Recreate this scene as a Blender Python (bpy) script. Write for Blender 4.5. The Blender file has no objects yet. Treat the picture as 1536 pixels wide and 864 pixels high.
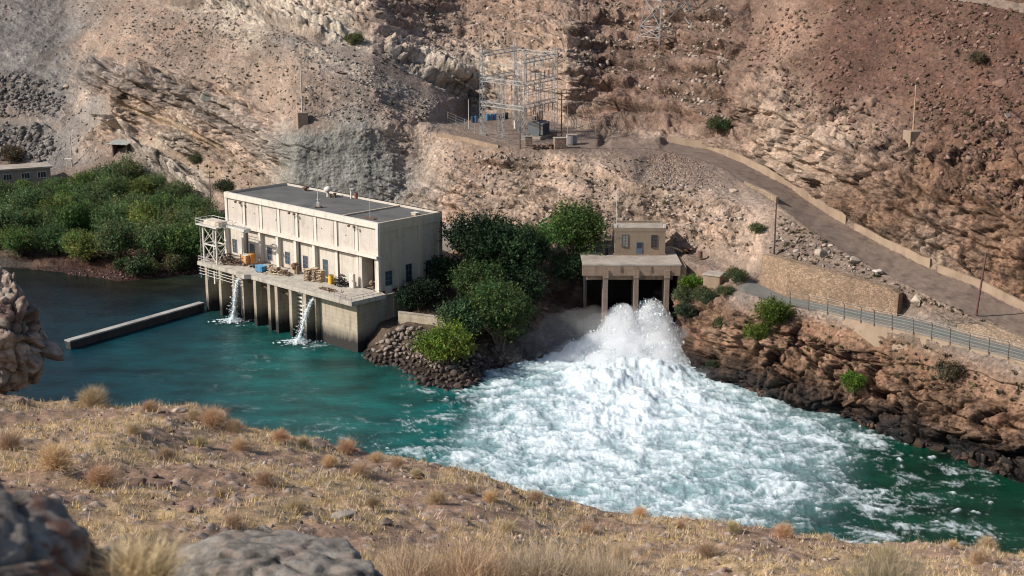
import bpy, math, random
import numpy as np
from mathutils import Vector, Matrix
from mathutils.geometry import delaunay_2d_cdt
random.seed(7); RNG = np.random.default_rng(11)
scene = bpy.context.scene
COL = scene.collection
R = math.radians

# ------------------------------------------------------------------ camera constants
FPX = 1536 * 50.0 / 36.0
CZ = 70.0
PITCH = R(13.75)
SP, CP = math.sin(PITCH), math.cos(PITCH)
def ratio(py):
    v = np.asarray(py, float) - 432
    return (FPX * SP + CP * v) / (FPX * CP - SP * v)
def denY(py):
    return FPX * CP - SP * (np.asarray(py, float) - 432)
def PY(px, py, Y):
    """survey point: direction (px,py) seen from the survey station, at forward distance Y"""
    return np.array([(px - 768) * Y / denY(py), Y, CZ - Y * ratio(py)])
def PZ(px, py, z):
    return PY(px, py, (CZ - z) / ratio(py))
def proj(P):
    P = np.asarray(P, float); X, Y, Z = P[..., 0], P[..., 1], P[..., 2] - CZ
    d = Y * CP - Z * SP
    return 768 + FPX * X / d, 432 + FPX * (-(Z * CP) - Y * SP) / d

# ------------------------------------------------------------------ numpy noise
def _h(ix, iy, iz, s):
    h = (ix.astype(np.uint32) * np.uint32(374761393) + iy.astype(np.uint32) * np.uint32(668265263)
         + iz.astype(np.uint32) * np.uint32(2147483647 - 1274126177) + np.uint32((s * 974711 + 12345) & 0xffffffff))
    h ^= h >> np.uint32(15); h *= np.uint32(2246822519); h ^= h >> np.uint32(13); h *= np.uint32(3266489917); h ^= h >> np.uint32(16)
    return h
def perlin(x, y, z, s=0):
    x = np.asarray(x, np.float32); y = np.asarray(y, np.float32); z = np.asarray(z, np.float32)
    xi = np.floor(x); yi = np.floor(y); zi = np.floor(z)
    fx, fy, fz = x - xi, y - yi, z - zi
    xi = xi.astype(np.int64); yi = yi.astype(np.int64); zi = zi.astype(np.int64)
    u = fx**3 * (fx * (fx * 6 - 15) + 10); v = fy**3 * (fy * (fy * 6 - 15) + 10); w = fz**3 * (fz * (fz * 6 - 15) + 10)
    out = 0
    for dx in (0, 1):
        for dy in (0, 1):
            for dz in (0, 1):
                h = _h(xi + dx, yi + dy, zi + dz, s)
                gx = (h & np.uint32(1023)).astype(np.float32) / 511.5 - 1
                gy = ((h >> np.uint32(10)) & np.uint32(1023)).astype(np.float32) / 511.5 - 1
                gz = ((h >> np.uint32(20)) & np.uint32(1023)).astype(np.float32) / 511.5 - 1
                wgt = (u if dx else 1 - u) * (v if dy else 1 - v) * (w if dz else 1 - w)
                out = out + wgt * (gx * (fx - dx) + gy * (fy - dy) + gz * (fz - dz))
    return out * 1.3
def fbm(x, y, z, o=4, s=0, lac=2.03, g=0.5):
    a, t, f = 1.0, 0, 1.0
    for i in range(o):
        t = t + a * perlin(x * f, y * f, z * f, s + i * 17); a *= g; f *= lac
    return t
def ridged(x, y, z, o=4, s=0, g=0.5):
    a, t, f = 1.0, 0, 1.0
    for i in range(o):
        n = 1 - np.abs(perlin(x * f, y * f, z * f, s + i * 17)) * 1.6
        t = t + a * n; a *= g; f *= 2.07
    return t
def voro(x, y, z, s=0):
    """cell noise: F1, F2, id (nearest eight cells)"""
    x = np.asarray(x, np.float32); y = np.asarray(y, np.float32); z = np.asarray(z, np.float32)
    bx = np.floor(x - .5).astype(np.int64); by = np.floor(y - .5).astype(np.int64); bz = np.floor(z - .5).astype(np.int64)
    f1 = np.full(x.shape, 9., np.float32); f2 = f1.copy(); cid = np.zeros(x.shape, np.float32)
    for dx in (0, 1):
        for dy in (0, 1):
            for dz in (0, 1):
                cx, cy, cz = bx + dx, by + dy, bz + dz
                h = _h(cx, cy, cz, s)
                px = cx + .5 + .8 * ((h & np.uint32(1023)).astype(np.float32) / 1023 - .5)
                py = cy + .5 + .8 * (((h >> np.uint32(10)) & np.uint32(1023)).astype(np.float32) / 1023 - .5)
                pz = cz + .5 + .8 * (((h >> np.uint32(20)) & np.uint32(1023)).astype(np.float32) / 1023 - .5)
                d = np.sqrt((x - px)**2 + (y - py)**2 + (z - pz)**2)
                idv = ((h * np.uint32(2654435761)) >> np.uint32(8) & np.uint32(65535)).astype(np.float32) / 65535
                nb = d < f1
                f2 = np.where(nb, f1, np.minimum(f2, d)); cid = np.where(nb, idv, cid); f1 = np.where(nb, d, f1)
    return f1, f2, cid
def facet(x, y, z, s=0):
    """broken-rock relief: every cell is a randomly tilted flat face; returns height, joint mask, id"""
    x = np.asarray(x, np.float32); y = np.asarray(y, np.float32); z = np.asarray(z, np.float32)
    bx = np.floor(x - .5).astype(np.int64); by = np.floor(y - .5).astype(np.int64); bz = np.floor(z - .5).astype(np.int64)
    f1 = np.full(x.shape, 9., np.float32); f2 = f1.copy(); hh = np.zeros(x.shape, np.float32); cid = hh.copy()
    for dx in (0, 1):
        for dy in (0, 1):
            for dz in (0, 1):
                cx, cy, cz = bx + dx, by + dy, bz + dz; h = _h(cx, cy, cz, s); h2 = _h(cx, cy, cz, s + 1)
                u = [((q >> np.uint32(k)) & np.uint32(1023)).astype(np.float32) / 1023 - .5 for q in (h, h2) for k in (0, 10, 20)]
                ox = x - (cx + .5 + .8 * u[0]); oy = y - (cy + .5 + .8 * u[1]); oz = z - (cz + .5 + .8 * u[2]); d = np.sqrt(ox * ox + oy * oy + oz * oz)
                nb = d < f1; f2 = np.where(nb, f1, np.minimum(f2, d)); hh = np.where(nb, 1.7 * (ox * u[3] + oy * u[4] + oz * u[5]) + .5 * u[3] * u[5] * 4 * .5, hh); cid = np.where(nb, u[4] + .5, cid); f1 = np.where(nb, d, f1)
    return hh, sstep(0, .16, f2 - f1), cid
def sstep(a, b, x):
    t = np.clip((x - a) / (b - a), 0, 1); return t * t * (3 - 2 * t)
def blur(a, r):
    if r <= 0: return a
    k = np.exp(-0.5 * (np.arange(-3 * r, 3 * r + 1) / r)**2); k /= k.sum(); m = 3 * r
    p = np.pad(a, ((m, m), (0, 0)), 'edge'); a = sum(k[i] * p[i:i + a.shape[0]] for i in range(len(k)))
    p = np.pad(a, ((0, 0), (m, m)), 'edge'); a = sum(k[i] * p[:, i:i + a.shape[1]] for i in range(len(k)))
    return a

# ------------------------------------------------------------------ mesh helpers
def np_mesh(name, V, F):
    me = bpy.data.meshes.new(name)
    V = np.ascontiguousarray(V, np.float32); F = np.ascontiguousarray(F, np.int32)
    me.vertices.add(len(V)); me.vertices.foreach_set('co', V.ravel())
    me.loops.add(F.size); me.loops.foreach_set('vertex_index', F.ravel())
    me.polygons.add(len(F)); me.polygons.foreach_set('loop_start', np.arange(0, F.size, F.shape[1], dtype=np.int32))
    me.update(calc_edges=True)
    return me
def add_color(me, name, C):
    a = me.color_attributes.new(name, 'FLOAT_COLOR', 'POINT')
    if C.shape[1] == 3: C = np.concatenate([C, np.ones((len(C), 1))], 1)
    a.data.foreach_set('color', np.ascontiguousarray(C, np.float32).ravel())
def add_float(me, name, v):
    a = me.attributes.new(name, 'FLOAT', 'POINT'); a.data.foreach_set('value', np.ascontiguousarray(v, np.float32))
def smooth(me):
    me.polygons.foreach_set('use_smooth', np.ones(len(me.polygons), bool))
def tag(o, label=None, cat=None, group=None, kind=None):
    if label: o['label'] = label
    if cat: o['category'] = cat
    if group: o['group'] = group
    if kind: o['kind'] = kind
    return o
def link(name, me, mat=None, parent=None):
    o = bpy.data.objects.new(name, me); COL.objects.link(o)
    if mat is not None and len(me.materials) == 0: me.materials.append(mat)
    if parent is not None: o.parent = parent
    return o
def empty(name, loc, label, cat, group=None, rz=0.0):
    o = bpy.data.objects.new(name, None); COL.objects.link(o)
    o.location = [float(c) for c in loc]; o.rotation_euler = (0, 0, rz); o.empty_display_size = .3
    tag(o, label, cat, group); return o
def copy_tree(o, parent=None):
    c = o.copy(); COL.objects.link(c)
    if parent is not None: c.parent = parent
    for ch in [k for k in o.children]: copy_tree(ch, c)
    return c

class MB:
    """collects shapes, builds ONE mesh. M: frame matrix from local coordinates to world."""
    def __init__(s, M=None): s.v = []; s.f = []; s.M = M or Matrix.Identity(4)
    def add(s, vs, fs):
        b = len(s.v); s.v += [tuple(s.M @ Vector(v)) for v in vs]; s.f += [tuple(b + i for i in f) for f in fs]; return s
    def box(s, x0, x1, y0, y1, z0, z1):
        return s.add([(x0, y0, z0), (x1, y0, z0), (x1, y1, z0), (x0, y1, z0), (x0, y0, z1), (x1, y0, z1), (x1, y1, z1), (x0, y1, z1)],
                     [(0, 3, 2, 1), (4, 5, 6, 7), (0, 1, 5, 4), (1, 2, 6, 5), (2, 3, 7, 6), (3, 0, 4, 7)])
    def cbox(s, c, d, rz=0, tilt=0, tax='X'):
        T = Matrix.Translation(c) @ Matrix.Rotation(rz, 4, 'Z') @ Matrix.Rotation(tilt, 4, tax)
        x, y, z = d[0] / 2, d[1] / 2, d[2] / 2
        vs = [T @ Vector(p) for p in [(-x, -y, -z), (x, -y, -z), (x, y, -z), (-x, y, -z), (-x, -y, z), (x, -y, z), (x, y, z), (-x, y, z)]]
        return s.add(vs, [(0, 3, 2, 1), (4, 5, 6, 7), (0, 1, 5, 4), (1, 2, 6, 5), (2, 3, 7, 6), (3, 0, 4, 7)])
    def tube(s, a, b, r0, r1=None, n=8, cap=True):
        r1 = r0 if r1 is None else r1; a = Vector(a); b = Vector(b); d = (b - a)
        if d.length < 1e-6: return s
        d.normalize(); t = d.orthogonal().normalized(); q = d.cross(t)
        vs = [a + (t * math.cos(2 * math.pi * i / n) + q * math.sin(2 * math.pi * i / n)) * r0 for i in range(n)]
        vs += [b + (t * math.cos(2 * math.pi * i / n) + q * math.sin(2 * math.pi * i / n)) * r1 for i in range(n)]
        fs = [(i, (i + 1) % n, n + (i + 1) % n, n + i) for i in range(n)]
        if cap: fs += [tuple(range(n - 1, -1, -1)), tuple(range(n, 2 * n))]
        return s.add(vs, fs)
    def path(s, pts, r0, r1, n=6):
        k = len(pts) - 1
        for i in range(k):
            s.tube(pts[i], pts[i + 1], r0 + (r1 - r0) * i / k, r0 + (r1 - r0) * (i + 1) / k, n)
        return s
    def prism(s, poly, z0, z1):
        n = len(poly)
        return s.add([(p[0], p[1], z0) for p in poly] + [(p[0], p[1], z1) for p in poly],
                     [tuple(range(n - 1, -1, -1)), tuple(range(n, 2 * n))] + [(i, (i + 1) % n, n + (i + 1) % n, n + i) for i in range(n)])
    def lathe(s, prof, c=(0, 0, 0), n=14):
        vs, fs = [], []
        for r, z in prof:
            vs += [(c[0] + r * math.cos(2 * math.pi * i / n), c[1] + r * math.sin(2 * math.pi * i / n), c[2] + z) for i in range(n)]
        for k in range(len(prof) - 1):
            fs += [(k * n + i, k * n + (i + 1) % n, (k + 1) * n + (i + 1) % n, (k + 1) * n + i) for i in range(n)]
        fs += [tuple(range(n - 1, -1, -1)), tuple(range((len(prof) - 1) * n, len(prof) * n))]
        return s.add(vs, fs)
    def build(s, name, mat, parent=None, origin=None, bevel=0.0, sm=False):
        """parent: an empty, or a part of one; coordinates are world, moved into the parent's frame"""
        o0 = Vector((0, 0, 0))
        if parent is not None:
            p = parent
            while p.parent is not None: p = p.parent
            o0 = Vector(p.location)
        elif origin is not None: o0 = Vector(origin)
        me = bpy.data.meshes.new(name)
        me.from_pydata([tuple(Vector(v) - o0) for v in s.v], [], s.f); me.update()
        if sm: smooth(me)
        o = link(name, me, mat, parent)
        if parent is None and origin is not None: o.location = o0
        if bevel > 0:
            b = o.modifiers.new('bevel', 'BEVEL'); b.width = bevel; b.segments = 1; b.limit_method = 'ANGLE'
        return o

# ------------------------------------------------------------------ materials
def nmat(name):
    m = bpy.data.materials.new(name); m.use_nodes = True
    nt = m.node_tree; nt.nodes.clear()
    out = nt.nodes.new('ShaderNodeOutputMaterial')
    bs = nt.nodes.new('ShaderNodeBsdfPrincipled'); nt.links.new(bs.outputs[0], out.inputs[0])
    return m, nt, bs, out
def N(nt, t, **kw):
    n = nt.nodes.new('ShaderNode' + t)
    for k, v in kw.items():
        if k.startswith('i_'):
            key = k[2:]
            n.inputs[int(key) if key.isdigit() else key].default_value = v
        else: setattr(n, k, v)
    return n
def noise(nt, scale, detail=5, rough=.6, vec=None, dist=0.0):
    n = N(nt, 'TexNoise', i_Scale=scale, i_Detail=detail, i_Roughness=rough, i_Distortion=dist)
    if vec is not None: nt.links.new(vec, n.inputs['Vector'])
    return n
def mapped(nt, sx, sy, sz, coord='Object'):
    tc = N(nt, 'TexCoord'); mp = N(nt, 'Mapping'); mp.inputs['Scale'].default_value = (sx, sy, sz)
    nt.links.new(tc.outputs[coord], mp.inputs['Vector']); return mp.outputs[0]
def ramp(nt, fac, stops):
    r = N(nt, 'ValToRGB'); cr = r.color_ramp
    while len(cr.elements) > 1: cr.elements.remove(cr.elements[-1])
    cr.elements[0].position = stops[0][0]; cr.elements[0].color = (*stops[0][1], 1)
    for p, c in stops[1:]:
        e = cr.elements.new(p); e.color = (*c, 1)
    nt.links.new(fac, r.inputs[0]); return r.outputs[0]
def mixc(nt, fac, a, b, mode='MIX'):
    m = N(nt, 'Mix', data_type='RGBA', blend_type=mode)
    for i, v in ((0, fac), (6, a), (7, b)):
        if hasattr(v, 'is_output'): nt.links.new(v, m.inputs[i])
        elif i == 0: m.inputs[0].default_value = v
        else: m.inputs[i].default_value = (*v, 1)
    return m.outputs[2]
def bump(nt, bs, h, strength=.4, dist=.1, prev=None):
    b = N(nt, 'Bump', i_Strength=strength, i_Distance=dist); nt.links.new(h, b.inputs['Height'])
    if prev is not None: nt.links.new(prev, b.inputs['Normal'])
    nt.links.new(b.outputs[0], bs.inputs['Normal']); return b.outputs[0]
MATS = {}
def surf(name, c, rough=.8, var=.25, scale=1.5, bstr=.25, bscale=12., bdist=.03, metal=0.0, dirt=None, coord='Object', stretch=(1, 1, 1), spec=.4):
    """generic weathered surface: colour varies with noise, fine bump, optional dirt colour in blotches"""
    if name in MATS: return MATS[name]
    m, nt, bs, out = nmat(name)
    vec = mapped(nt, *stretch, coord=coord)
    n1 = noise(nt, scale, 6, .62, vec)
    d = tuple(x * (1 - var) for x in c); b = tuple(min(1, x * (1 + var * .7)) for x in c)
    col = ramp(nt, n1.outputs[0], [(.3, d), (.5, c), (.72, b)])
    if dirt is not None:
        n2 = noise(nt, scale * .45, 7, .7, vec, .6)
        f = ramp(nt, n2.outputs[0], [(.46, (0, 0, 0)), (.66, (1, 1, 1))])
        f2 = N(nt, 'Math', operation='MULTIPLY'); nt.links.new(f, f2.inputs[0]); f2.inputs[1].default_value = .75
        col = mixc(nt, f2.outputs[0], col, dirt)
    nt.links.new(col, bs.inputs['Base Color'])
    bs.inputs['Roughness'].default_value = rough; bs.inputs['Metallic'].default_value = metal
    bs.inputs['Specular IOR Level'].default_value = spec
    n3 = noise(nt, bscale, 5, .65, vec); bump(nt, bs, n3.outputs[0], bstr, bdist)
    MATS[name] = m; return m
# ------------------------------------------------------------------ far bank terrain: survey points
ZC = dict(g=(.165, .150, .140), t=(.248, .186, .146), p=(.38, .282, .218), w=(.46, .395, .325), d=(.118, .068, .051), e=(.235, .158, .119),
          o=(.205, .125, .083), k=(.042, .031, .026), s=(.22, .215, .195), m=(.185, .138, .110), y=(.21, .172, .148), v=(.10, .07, .05), r=(.12, .06, .045), x=(.175, .114, .088))
# px, py, 'Y' or 'z', value, rock amplitude 0..1, colour key
CP_ = """
-260 400 z -.3 .2 v|-260 380 z 2 .2 v|-260 300 z 6 .2 v|-260 245 z 11 .15 g|-260 185 z 21 .5 g|-260 100 Y 424 .4 g|-260 0 Y 462 .35 g|-260 -150 Y 530 .4 t
0 402 z -.2 .2 v|0 388 z 1.5 .2 v|0 300 z 6 .2 m|0 272 z 9 .1 m|0 247 z 11 .1 m|0 190 Y 391 .55 g|0 180 Y 402 .15 m|0 110 Y 418 .55 g|0 100 Y 424 .2 g|0 0 Y 457 .35 g|0 -150 Y 528 .4 t
100 412 z -.1 .15 r|100 396 z 1.2 .15 r|100 300 z 6.5 .2 m|100 268 z 9.6 .1 m|100 250 Y 375 .15 g|80 190 Y 388 .55 g|90 110 Y 413 .4 g|100 150 Y 405 .15 g|100 50 Y 438 .3 g|100 -150 Y 530 .4 t
180 423 z -.1 .15 r|180 406 z 1.1 .15 r|190 300 z 7 .2 m|200 285 z 9.5 .1 m|180 238 Y 362 .15 m|150 205 Y 376 .6 p|200 190 Y 374.5 .8 p|190 112 Y 380 .8 p|190 98 Y 384 .25 t|130 60 Y 425 .2 t|200 0 Y 425 .28 t|200 -150 Y 497 .4 t
300 411 z -.1 .15 r|300 396 z 1.2 .15 v|310 330 z 6 .2 m|320 297 z 10 .1 m|230 222 Y 360 .7 w|260 250 Y 354 .8 w|290 275 Y 346 .8 w|330 212 Y 350 .85 p|330 140 Y 356 .85 p|330 122 Y 360 .25 t|300 240 Y 353 .3 t|330 60 Y 382 .28 t|330 0 Y 402 .3 t|330 -150 Y 470 .4 t
340 402 z -.5 .1 v|345 380 z 2 .1 v|390 305 Y 319 .15 t|390 250 Y 328 .7 p|395 180 Y 333 .8 p|400 165 Y 337 .25 t|390 100 Y 357 .28 t|390 0 Y 394 .3 t|400 -150 Y 455 .4 t
450 482 Y 272 .1 v|450 400 Y 290 .1 m|450 341 Y 299 .1 m|430 300 Y 302 .25 s|450 206 Y 306 .3 s|450 180 Y 311 .2 t|450 100 Y 333 .28 t|430 55 Y 352 .25 g|400 40 Y 366 .6 w|450 38 Y 357 .6 w|450 10 Y 366 .7 w|330 5 Y 400 .6 w|450 -150 Y 430 .4 t
540 502 Y 250 .1 v|540 440 Y 270 .1 v|540 341 Y 296 .1 m|550 330 Y 298 .2 s|540 192 Y 304 .3 s|560 140 Y 318 .25 y|560 70 Y 345 .2 t|520 60 Y 349 .5 w|560 0 Y 367 .7 p|560 -150 Y 430 .4 t
605 440 Y 262 .1 v|605 400 Y 275 .1 v|610 341 Y 292 .2 p|605 290 Y 301 .45 s|605 190 Y 309 .5 p|620 150 Y 327 .2 y|640 115 Y 344 .5 w|620 60 Y 362 .6 p|620 0 Y 377 .55 e
660 400 Y 268 .1 v|680 341 Y 288 .4 p|690 280 Y 293 .75 p|658 203 Y 307 .2 p|650 160 Y 328 .25 y|685 163 Y 339 .25 y
545 533 z -.3 .1 k|560 553 z -.5 .15 k|620 582 z -.4 .15 k|690 593 z -.4 .15 k|740 558 z -.5 .3 k|800 547 z -.5 .3 k|870 522 z -.5 .4 k
580 500 Y 235.5 .1 v|600 492 Y 237 .1 v|655 500 Y 234 .1 v|600 545 Y 231 .1 v|660 550 Y 226 .1 v|730 500 Y 238 .3 v|720 530 Y 231 .2 v
640 455 Y 246 .1 v|700 440 Y 252 .15 v|700 380 Y 270 .2 v|800 430 Y 256 .4 e|800 495 Y 244 .4 e|870 400 Y 257 .5 e|870 470 Y 251.5 .5 e
700 173 z 28.5 .03 m|745 174.5 z 28.5 .02 m|790 176 z 28.5 .02 m|850 189 z 28.5 .02 m|900 196 z 28.5 .02 m|745 219 z 28.5 .03 m|700 209 z 28.5 .03 m|800 222 z 28.4 .03 m|858 224 z 28.4 .03 m
700 145 Y 349.5 .35 y|660 185 z 29.5 .1 y|715 104 Y 353 .6 w|700 0 Y 390 .5 e|700 -150 Y 455 .4 t|700 60 Y 370 .5 p
850 178 Y 328.5 .5 p|850 97 Y 332.5 .6 p|850 50 Y 347 .6 p|850 0 Y 364 .6 x|850 -150 Y 425 .4 t|780 100 Y 348 .6 p|780 166 Y 344 .4 p|930 190 Y 314 .5 p|905 215 Y 309 .1 m
990 205 Y 303.5 .5 p|1000 -150 Y 410 .4 d|1060 205 Y 296 .5 e|1000 -10 Y 357 .45 x
1000 214 z 28.2 .03 m|1060 224 z 27.4 .03 m|1110 243 z 26.3 .03 m|1180 280 z 24.5 .03 m|1250 328 z 22.6 .03 m|1330 372 z 20.6 .04 m|1400 406 z 19.2 .04 m|1470 435 z 18 .04 m|1536 468 z 16.8 .04 m|1860 610 z 12 .1 m
970 224 z 28.2 .03 m|1027 233 z 27.5 .03 m|1080 251 z 26.8 .04 m|1120 277 z 26.1 .05 m|1162 304 z 25 .05 m|1215 345 z 22.6 .06 m|1270 380 z 20.8 .06 m|1333 415 z 18.8 .06 m|1440 468 z 17.2 .06 m|1536 510 z 15.2 .06 m|1860 650 z 11 .1 m
1110 226 Y 287 .6 p|1110 150 Y 293 .7 e|1130 60 Y 318 .4 x|1130 0 Y 333 .4 x|1100 -150 Y 380 .4 d
1180 262 Y 268.5 .7 p|1180 170 Y 275 .7 p|1180 90 Y 294 .4 e|1180 0 Y 313 .35 e
1250 308 Y 247 .7 o|1250 222 Y 252.5 .7 p|1250 130 Y 269 .35 d|1250 0 Y 295 .35 d|1250 -150 Y 333 .4 d
1330 350 Y 231 .7 o|1330 255 Y 237.5 .7 e|1330 130 Y 259 .35 d
1400 385 Y 221 .8 p|1400 290 Y 227 .7 o|1400 150 Y 248 .35 d|1400 0 Y 275 .35 d|1400 -150 Y 312 .4 d
1470 415 Y 213.5 .8 o|1470 300 Y 220 .8 o
1536 447 Y 204.5 .8 o|1536 330 Y 211 .7 o|1536 150 Y 236 .35 d|1536 0 Y 260 .3 d|1536 -150 Y 292 .4 d
1860 590 Y 175 .8 o|1860 430 Y 182 .7 o|1860 0 Y 238 .4 d|1860 -150 Y 266 .4 d
800 290 Y 284 .7 p|800 350 Y 274 .5 p|740 330 Y 284 .5 p|900 258 Y 280 .5 p|880 330 Y 268 .6 p|900 366 z 14.5 .1 m|950 366 z 14.5 .02 m|1000 370 z 14.5 .05 m|1060 386 z 14.5 .1 m|950 287 Y 269 .6 p|1010 298 Y 262 .6 p|1000 330 Y 261 .6 p
1060 300 Y 257.5 .5 p|1120 312 Y 249.5 .5 p|1060 350 Y 252 .6 p|1120 380 Y 240 .5 p|1118 415 z 14.4 .1 m|950 240 Y 281.5 .08 m|1040 262 Y 272 .06 m|840 234 Y 286 .4 p
900 386 Y 257 .05 m|950 400 Y 258 .05 k|950 440 Y 257.5 .05 k|950 480 Y 256.5 .05 k|950 512 Y 254 .05 k|905 505 Y 253 .05 k|1003 400 Y 256 .05 k|1003 480 Y 252 .05 k|1003 530 Y 243 .05 k|950 560 z -3 .05 k|905 420 Y 257 .05 k|905 470 Y 255 .05 k
1030 392 z 14.4 .06 m|1060 400 Y 244 .1 m|1022 440 Y 246 .5 o|1030 470 Y 240 .6 o|1025 548 z -.5 .5 k|1062 440 Y 234 .5 o|1060 500 Y 229 .6 o|1060 570 z -.5 .5 k
1143 428 z 14.1 .05 y|1180 443 z 14 .03 y|1240 455 z 14 .03 y|1305 466 z 14 .03 y|1345 472 z 14 .03 y|1400 486 z 14 .03 y|1450 500 z 14 .03 y|1536 522 z 14 .03 y|1860 640 z 12 .1 y
1147 389 z 18.3 .1 m|1240 413 z 18 .1 m|1335 438 z 17.3 .1 m|1358 458 Y 212.5 .2 m|1440 479 Y 201.4 .1 m|1536 513 Y 192.9 .1 m
1118 440 z 14.2 .05 y|1150 452 z 14 .05 y|1225 467 z 14 .05 y|1304 486 z 14 .05 y|1380 503 z 14 .05 y|1458 524 z 14 .05 y|1536 544 z 14 .05 y|1860 660 z 12 .1 y
1110 470 Y 222 .5 o|1110 530 Y 220.5 .7 o|1110 583 z -.5 .4 k|1110 556 Y 218.5 .6 k
1160 480 Y 217.5 .5 o|1160 540 Y 214.5 .8 o|1160 575 Y 213 .7 k|1160 596 z -.5 .4 k
1225 487 Y 213 .4 o|1225 520 Y 212 .8 o|1225 570 Y 208.5 .8 o|1225 600 Y 207 .6 k|1225 615 z -.5 .4 k
1304 505 Y 206 .3 o|1304 550 Y 204.5 .8 o|1304 600 Y 201.5 .8 o|1304 630 Y 200 .6 k|1304 644 z -.5 .4 k
1380 540 Y 199 .3 o|1390 590 Y 196 .8 o|1395 645 Y 192.5 .8 k|1400 678 z -.5 .4 k
1458 565 Y 191.5 .3 o|1458 630 Y 188 .7 o|1458 668 Y 186.5 .8 k|1458 703 z -.5 .4 k
1536 590 Y 185 .3 o|1536 650 Y 181.5 .7 o|1536 695 Y 180 .8 k|1536 728 z -.5 .4 k|1860 720 Y 163 .5 o|1860 850 z -.5 .4 k
"""
ctrl = []
for tok in CP_.replace('\n', '|').split('|'):
    tok = tok.split()
    if not tok: continue
    px, py, md, val, amp, ck = float(tok[0]), float(tok[1]), tok[2], float(tok[3]), float(tok[4]), tok[5]
    Y = val if md == 'Y' else float((CZ - val) / ratio(py))
    ctrl.append((px, py, 1.0 / Y, amp, *ZC[ck]))
# stepped beds above the road: short upright faces with sloping benches between them
STEPS = [(905, 316, 8.0, (196, 168, 140, 105, 78, 40, 8)), (950, 311, 8.6, (200, 172, 146, 112, 84, 44, 10)), (1000, 303.5, 8.4, (205, 178, 150, 120, 86, 48, 10)), (1060, 296, 7.0, (205, 183, 153, 121, 86, 46, 8)), (1098, 290.5, 6.8, (214, 190, 163, 133, 98, 52, 12))]
LIPS = [[] for _ in range(6)]
for px, Y0_, dY_, ys_ in STEPS:
    Yc = Y0_
    for i in range(6):
        ym = ys_[i] + (ys_[i + 1] - ys_[i]) * .58
        ctrl += [(px, ys_[i] - 1, 1 / (Yc + .1), .45, *ZC['x']), (px, ym, 1 / (Yc + .9), .62, *ZC['x']), (px, ym - 2.5, 1 / (Yc + 2.4), .4, *ZC['e'])]
        LIPS[i].append((px, ym)); Yc += dY_
# long edges (roads, walls) get extra points so that their surfaces stay even
def dense(pts, step=18):
    out = []
    for (x0, y0, i0, a0, *c0), (x1, y1, i1, a1, *c1) in zip(pts[:-1], pts[1:]):
        n = max(1, int(math.hypot(x1 - x0, y1 - y0) / step))
        for k in range(1, n):
            t = k / n
            out.append((x0 + (x1 - x0) * t, y0 + (y1 - y0) * t, i0 + (i1 - i0) * t, a0 + (a1 - a0) * t, *[p + (q - p) * t for p, q in zip(c0, c1)]))
    return out
def cfind(px, py):
    return min(ctrl, key=lambda c: (c[0] - px)**2 + (c[1] - py)**2)
EDGES = [
 [(900, 196), (990, 205)], [(1000, 214), (1060, 224), (1110, 243), (1180, 280), (1250, 328), (1330, 372), (1400, 406), (1470, 435), (1536, 468), (1860, 610)],
 [(858, 224), (970, 224), (1027, 233), (1080, 251), (1120, 277), (1162, 304), (1215, 345), (1270, 380), (1333, 415), (1440, 468), (1536, 510), (1860, 650)],
 [(990, 205), (1060, 205), (1110, 226), (1180, 262), (1250, 308), (1330, 350), (1400, 385), (1470, 415), (1536, 447), (1860, 590)],
 [(1143, 428), (1180, 443), (1240, 455), (1305, 466), (1345, 472), (1400, 486), (1450, 500), (1536, 522), (1860, 640)],
 [(1147, 389), (1240, 413), (1335, 438), (1358, 458), (1440, 479), (1536, 513)],
 [(1118, 440), (1150, 452), (1225, 467), (1304, 486), (1380, 503), (1458, 524), (1536, 544), (1860, 660)],
 [(700, 173), (745, 174), (790, 176), (850, 189), (900, 196)], [(658, 203), (700, 209), (745, 219), (800, 222), (858, 224)],
 [(1110, 470), (1160, 480), (1225, 487), (1304, 505), (1380, 540), (1458, 565), (1536, 590)],
 [(900, 366), (950, 366), (1000, 370), (1060, 386), (1118, 415)]]
extra = []
for e in EDGES: extra += dense([cfind(*p) for p in e])
ctrl = np.array(ctrl + extra)
# below the water line the bed falls to -4 m
bed = [(x, 900., 1 / float((CZ + 4) / ratio(900)), .05, *ZC['k']) for x in (-260, 100, 400, 800, 1200, 1540, 1860)]
bed += [(x, y, 1 / float((CZ + 4) / ratio(y)), .05, *ZC['k']) for x, y in
        ((-260, 440), (0, 440), (180, 455), (310, 440), (330, 450), (400, 520), (500, 575), (560, 590), (620, 618), (690, 630), (760, 600), (830, 590), (900, 600),
         (1040, 610), (1110, 625), (1160, 640), (1225, 660), (1304, 690), (1400, 725), (1458, 750), (1536, 775), (1860, 890))]
ctrl = np.concatenate([ctrl, np.array(bed)])

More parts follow.
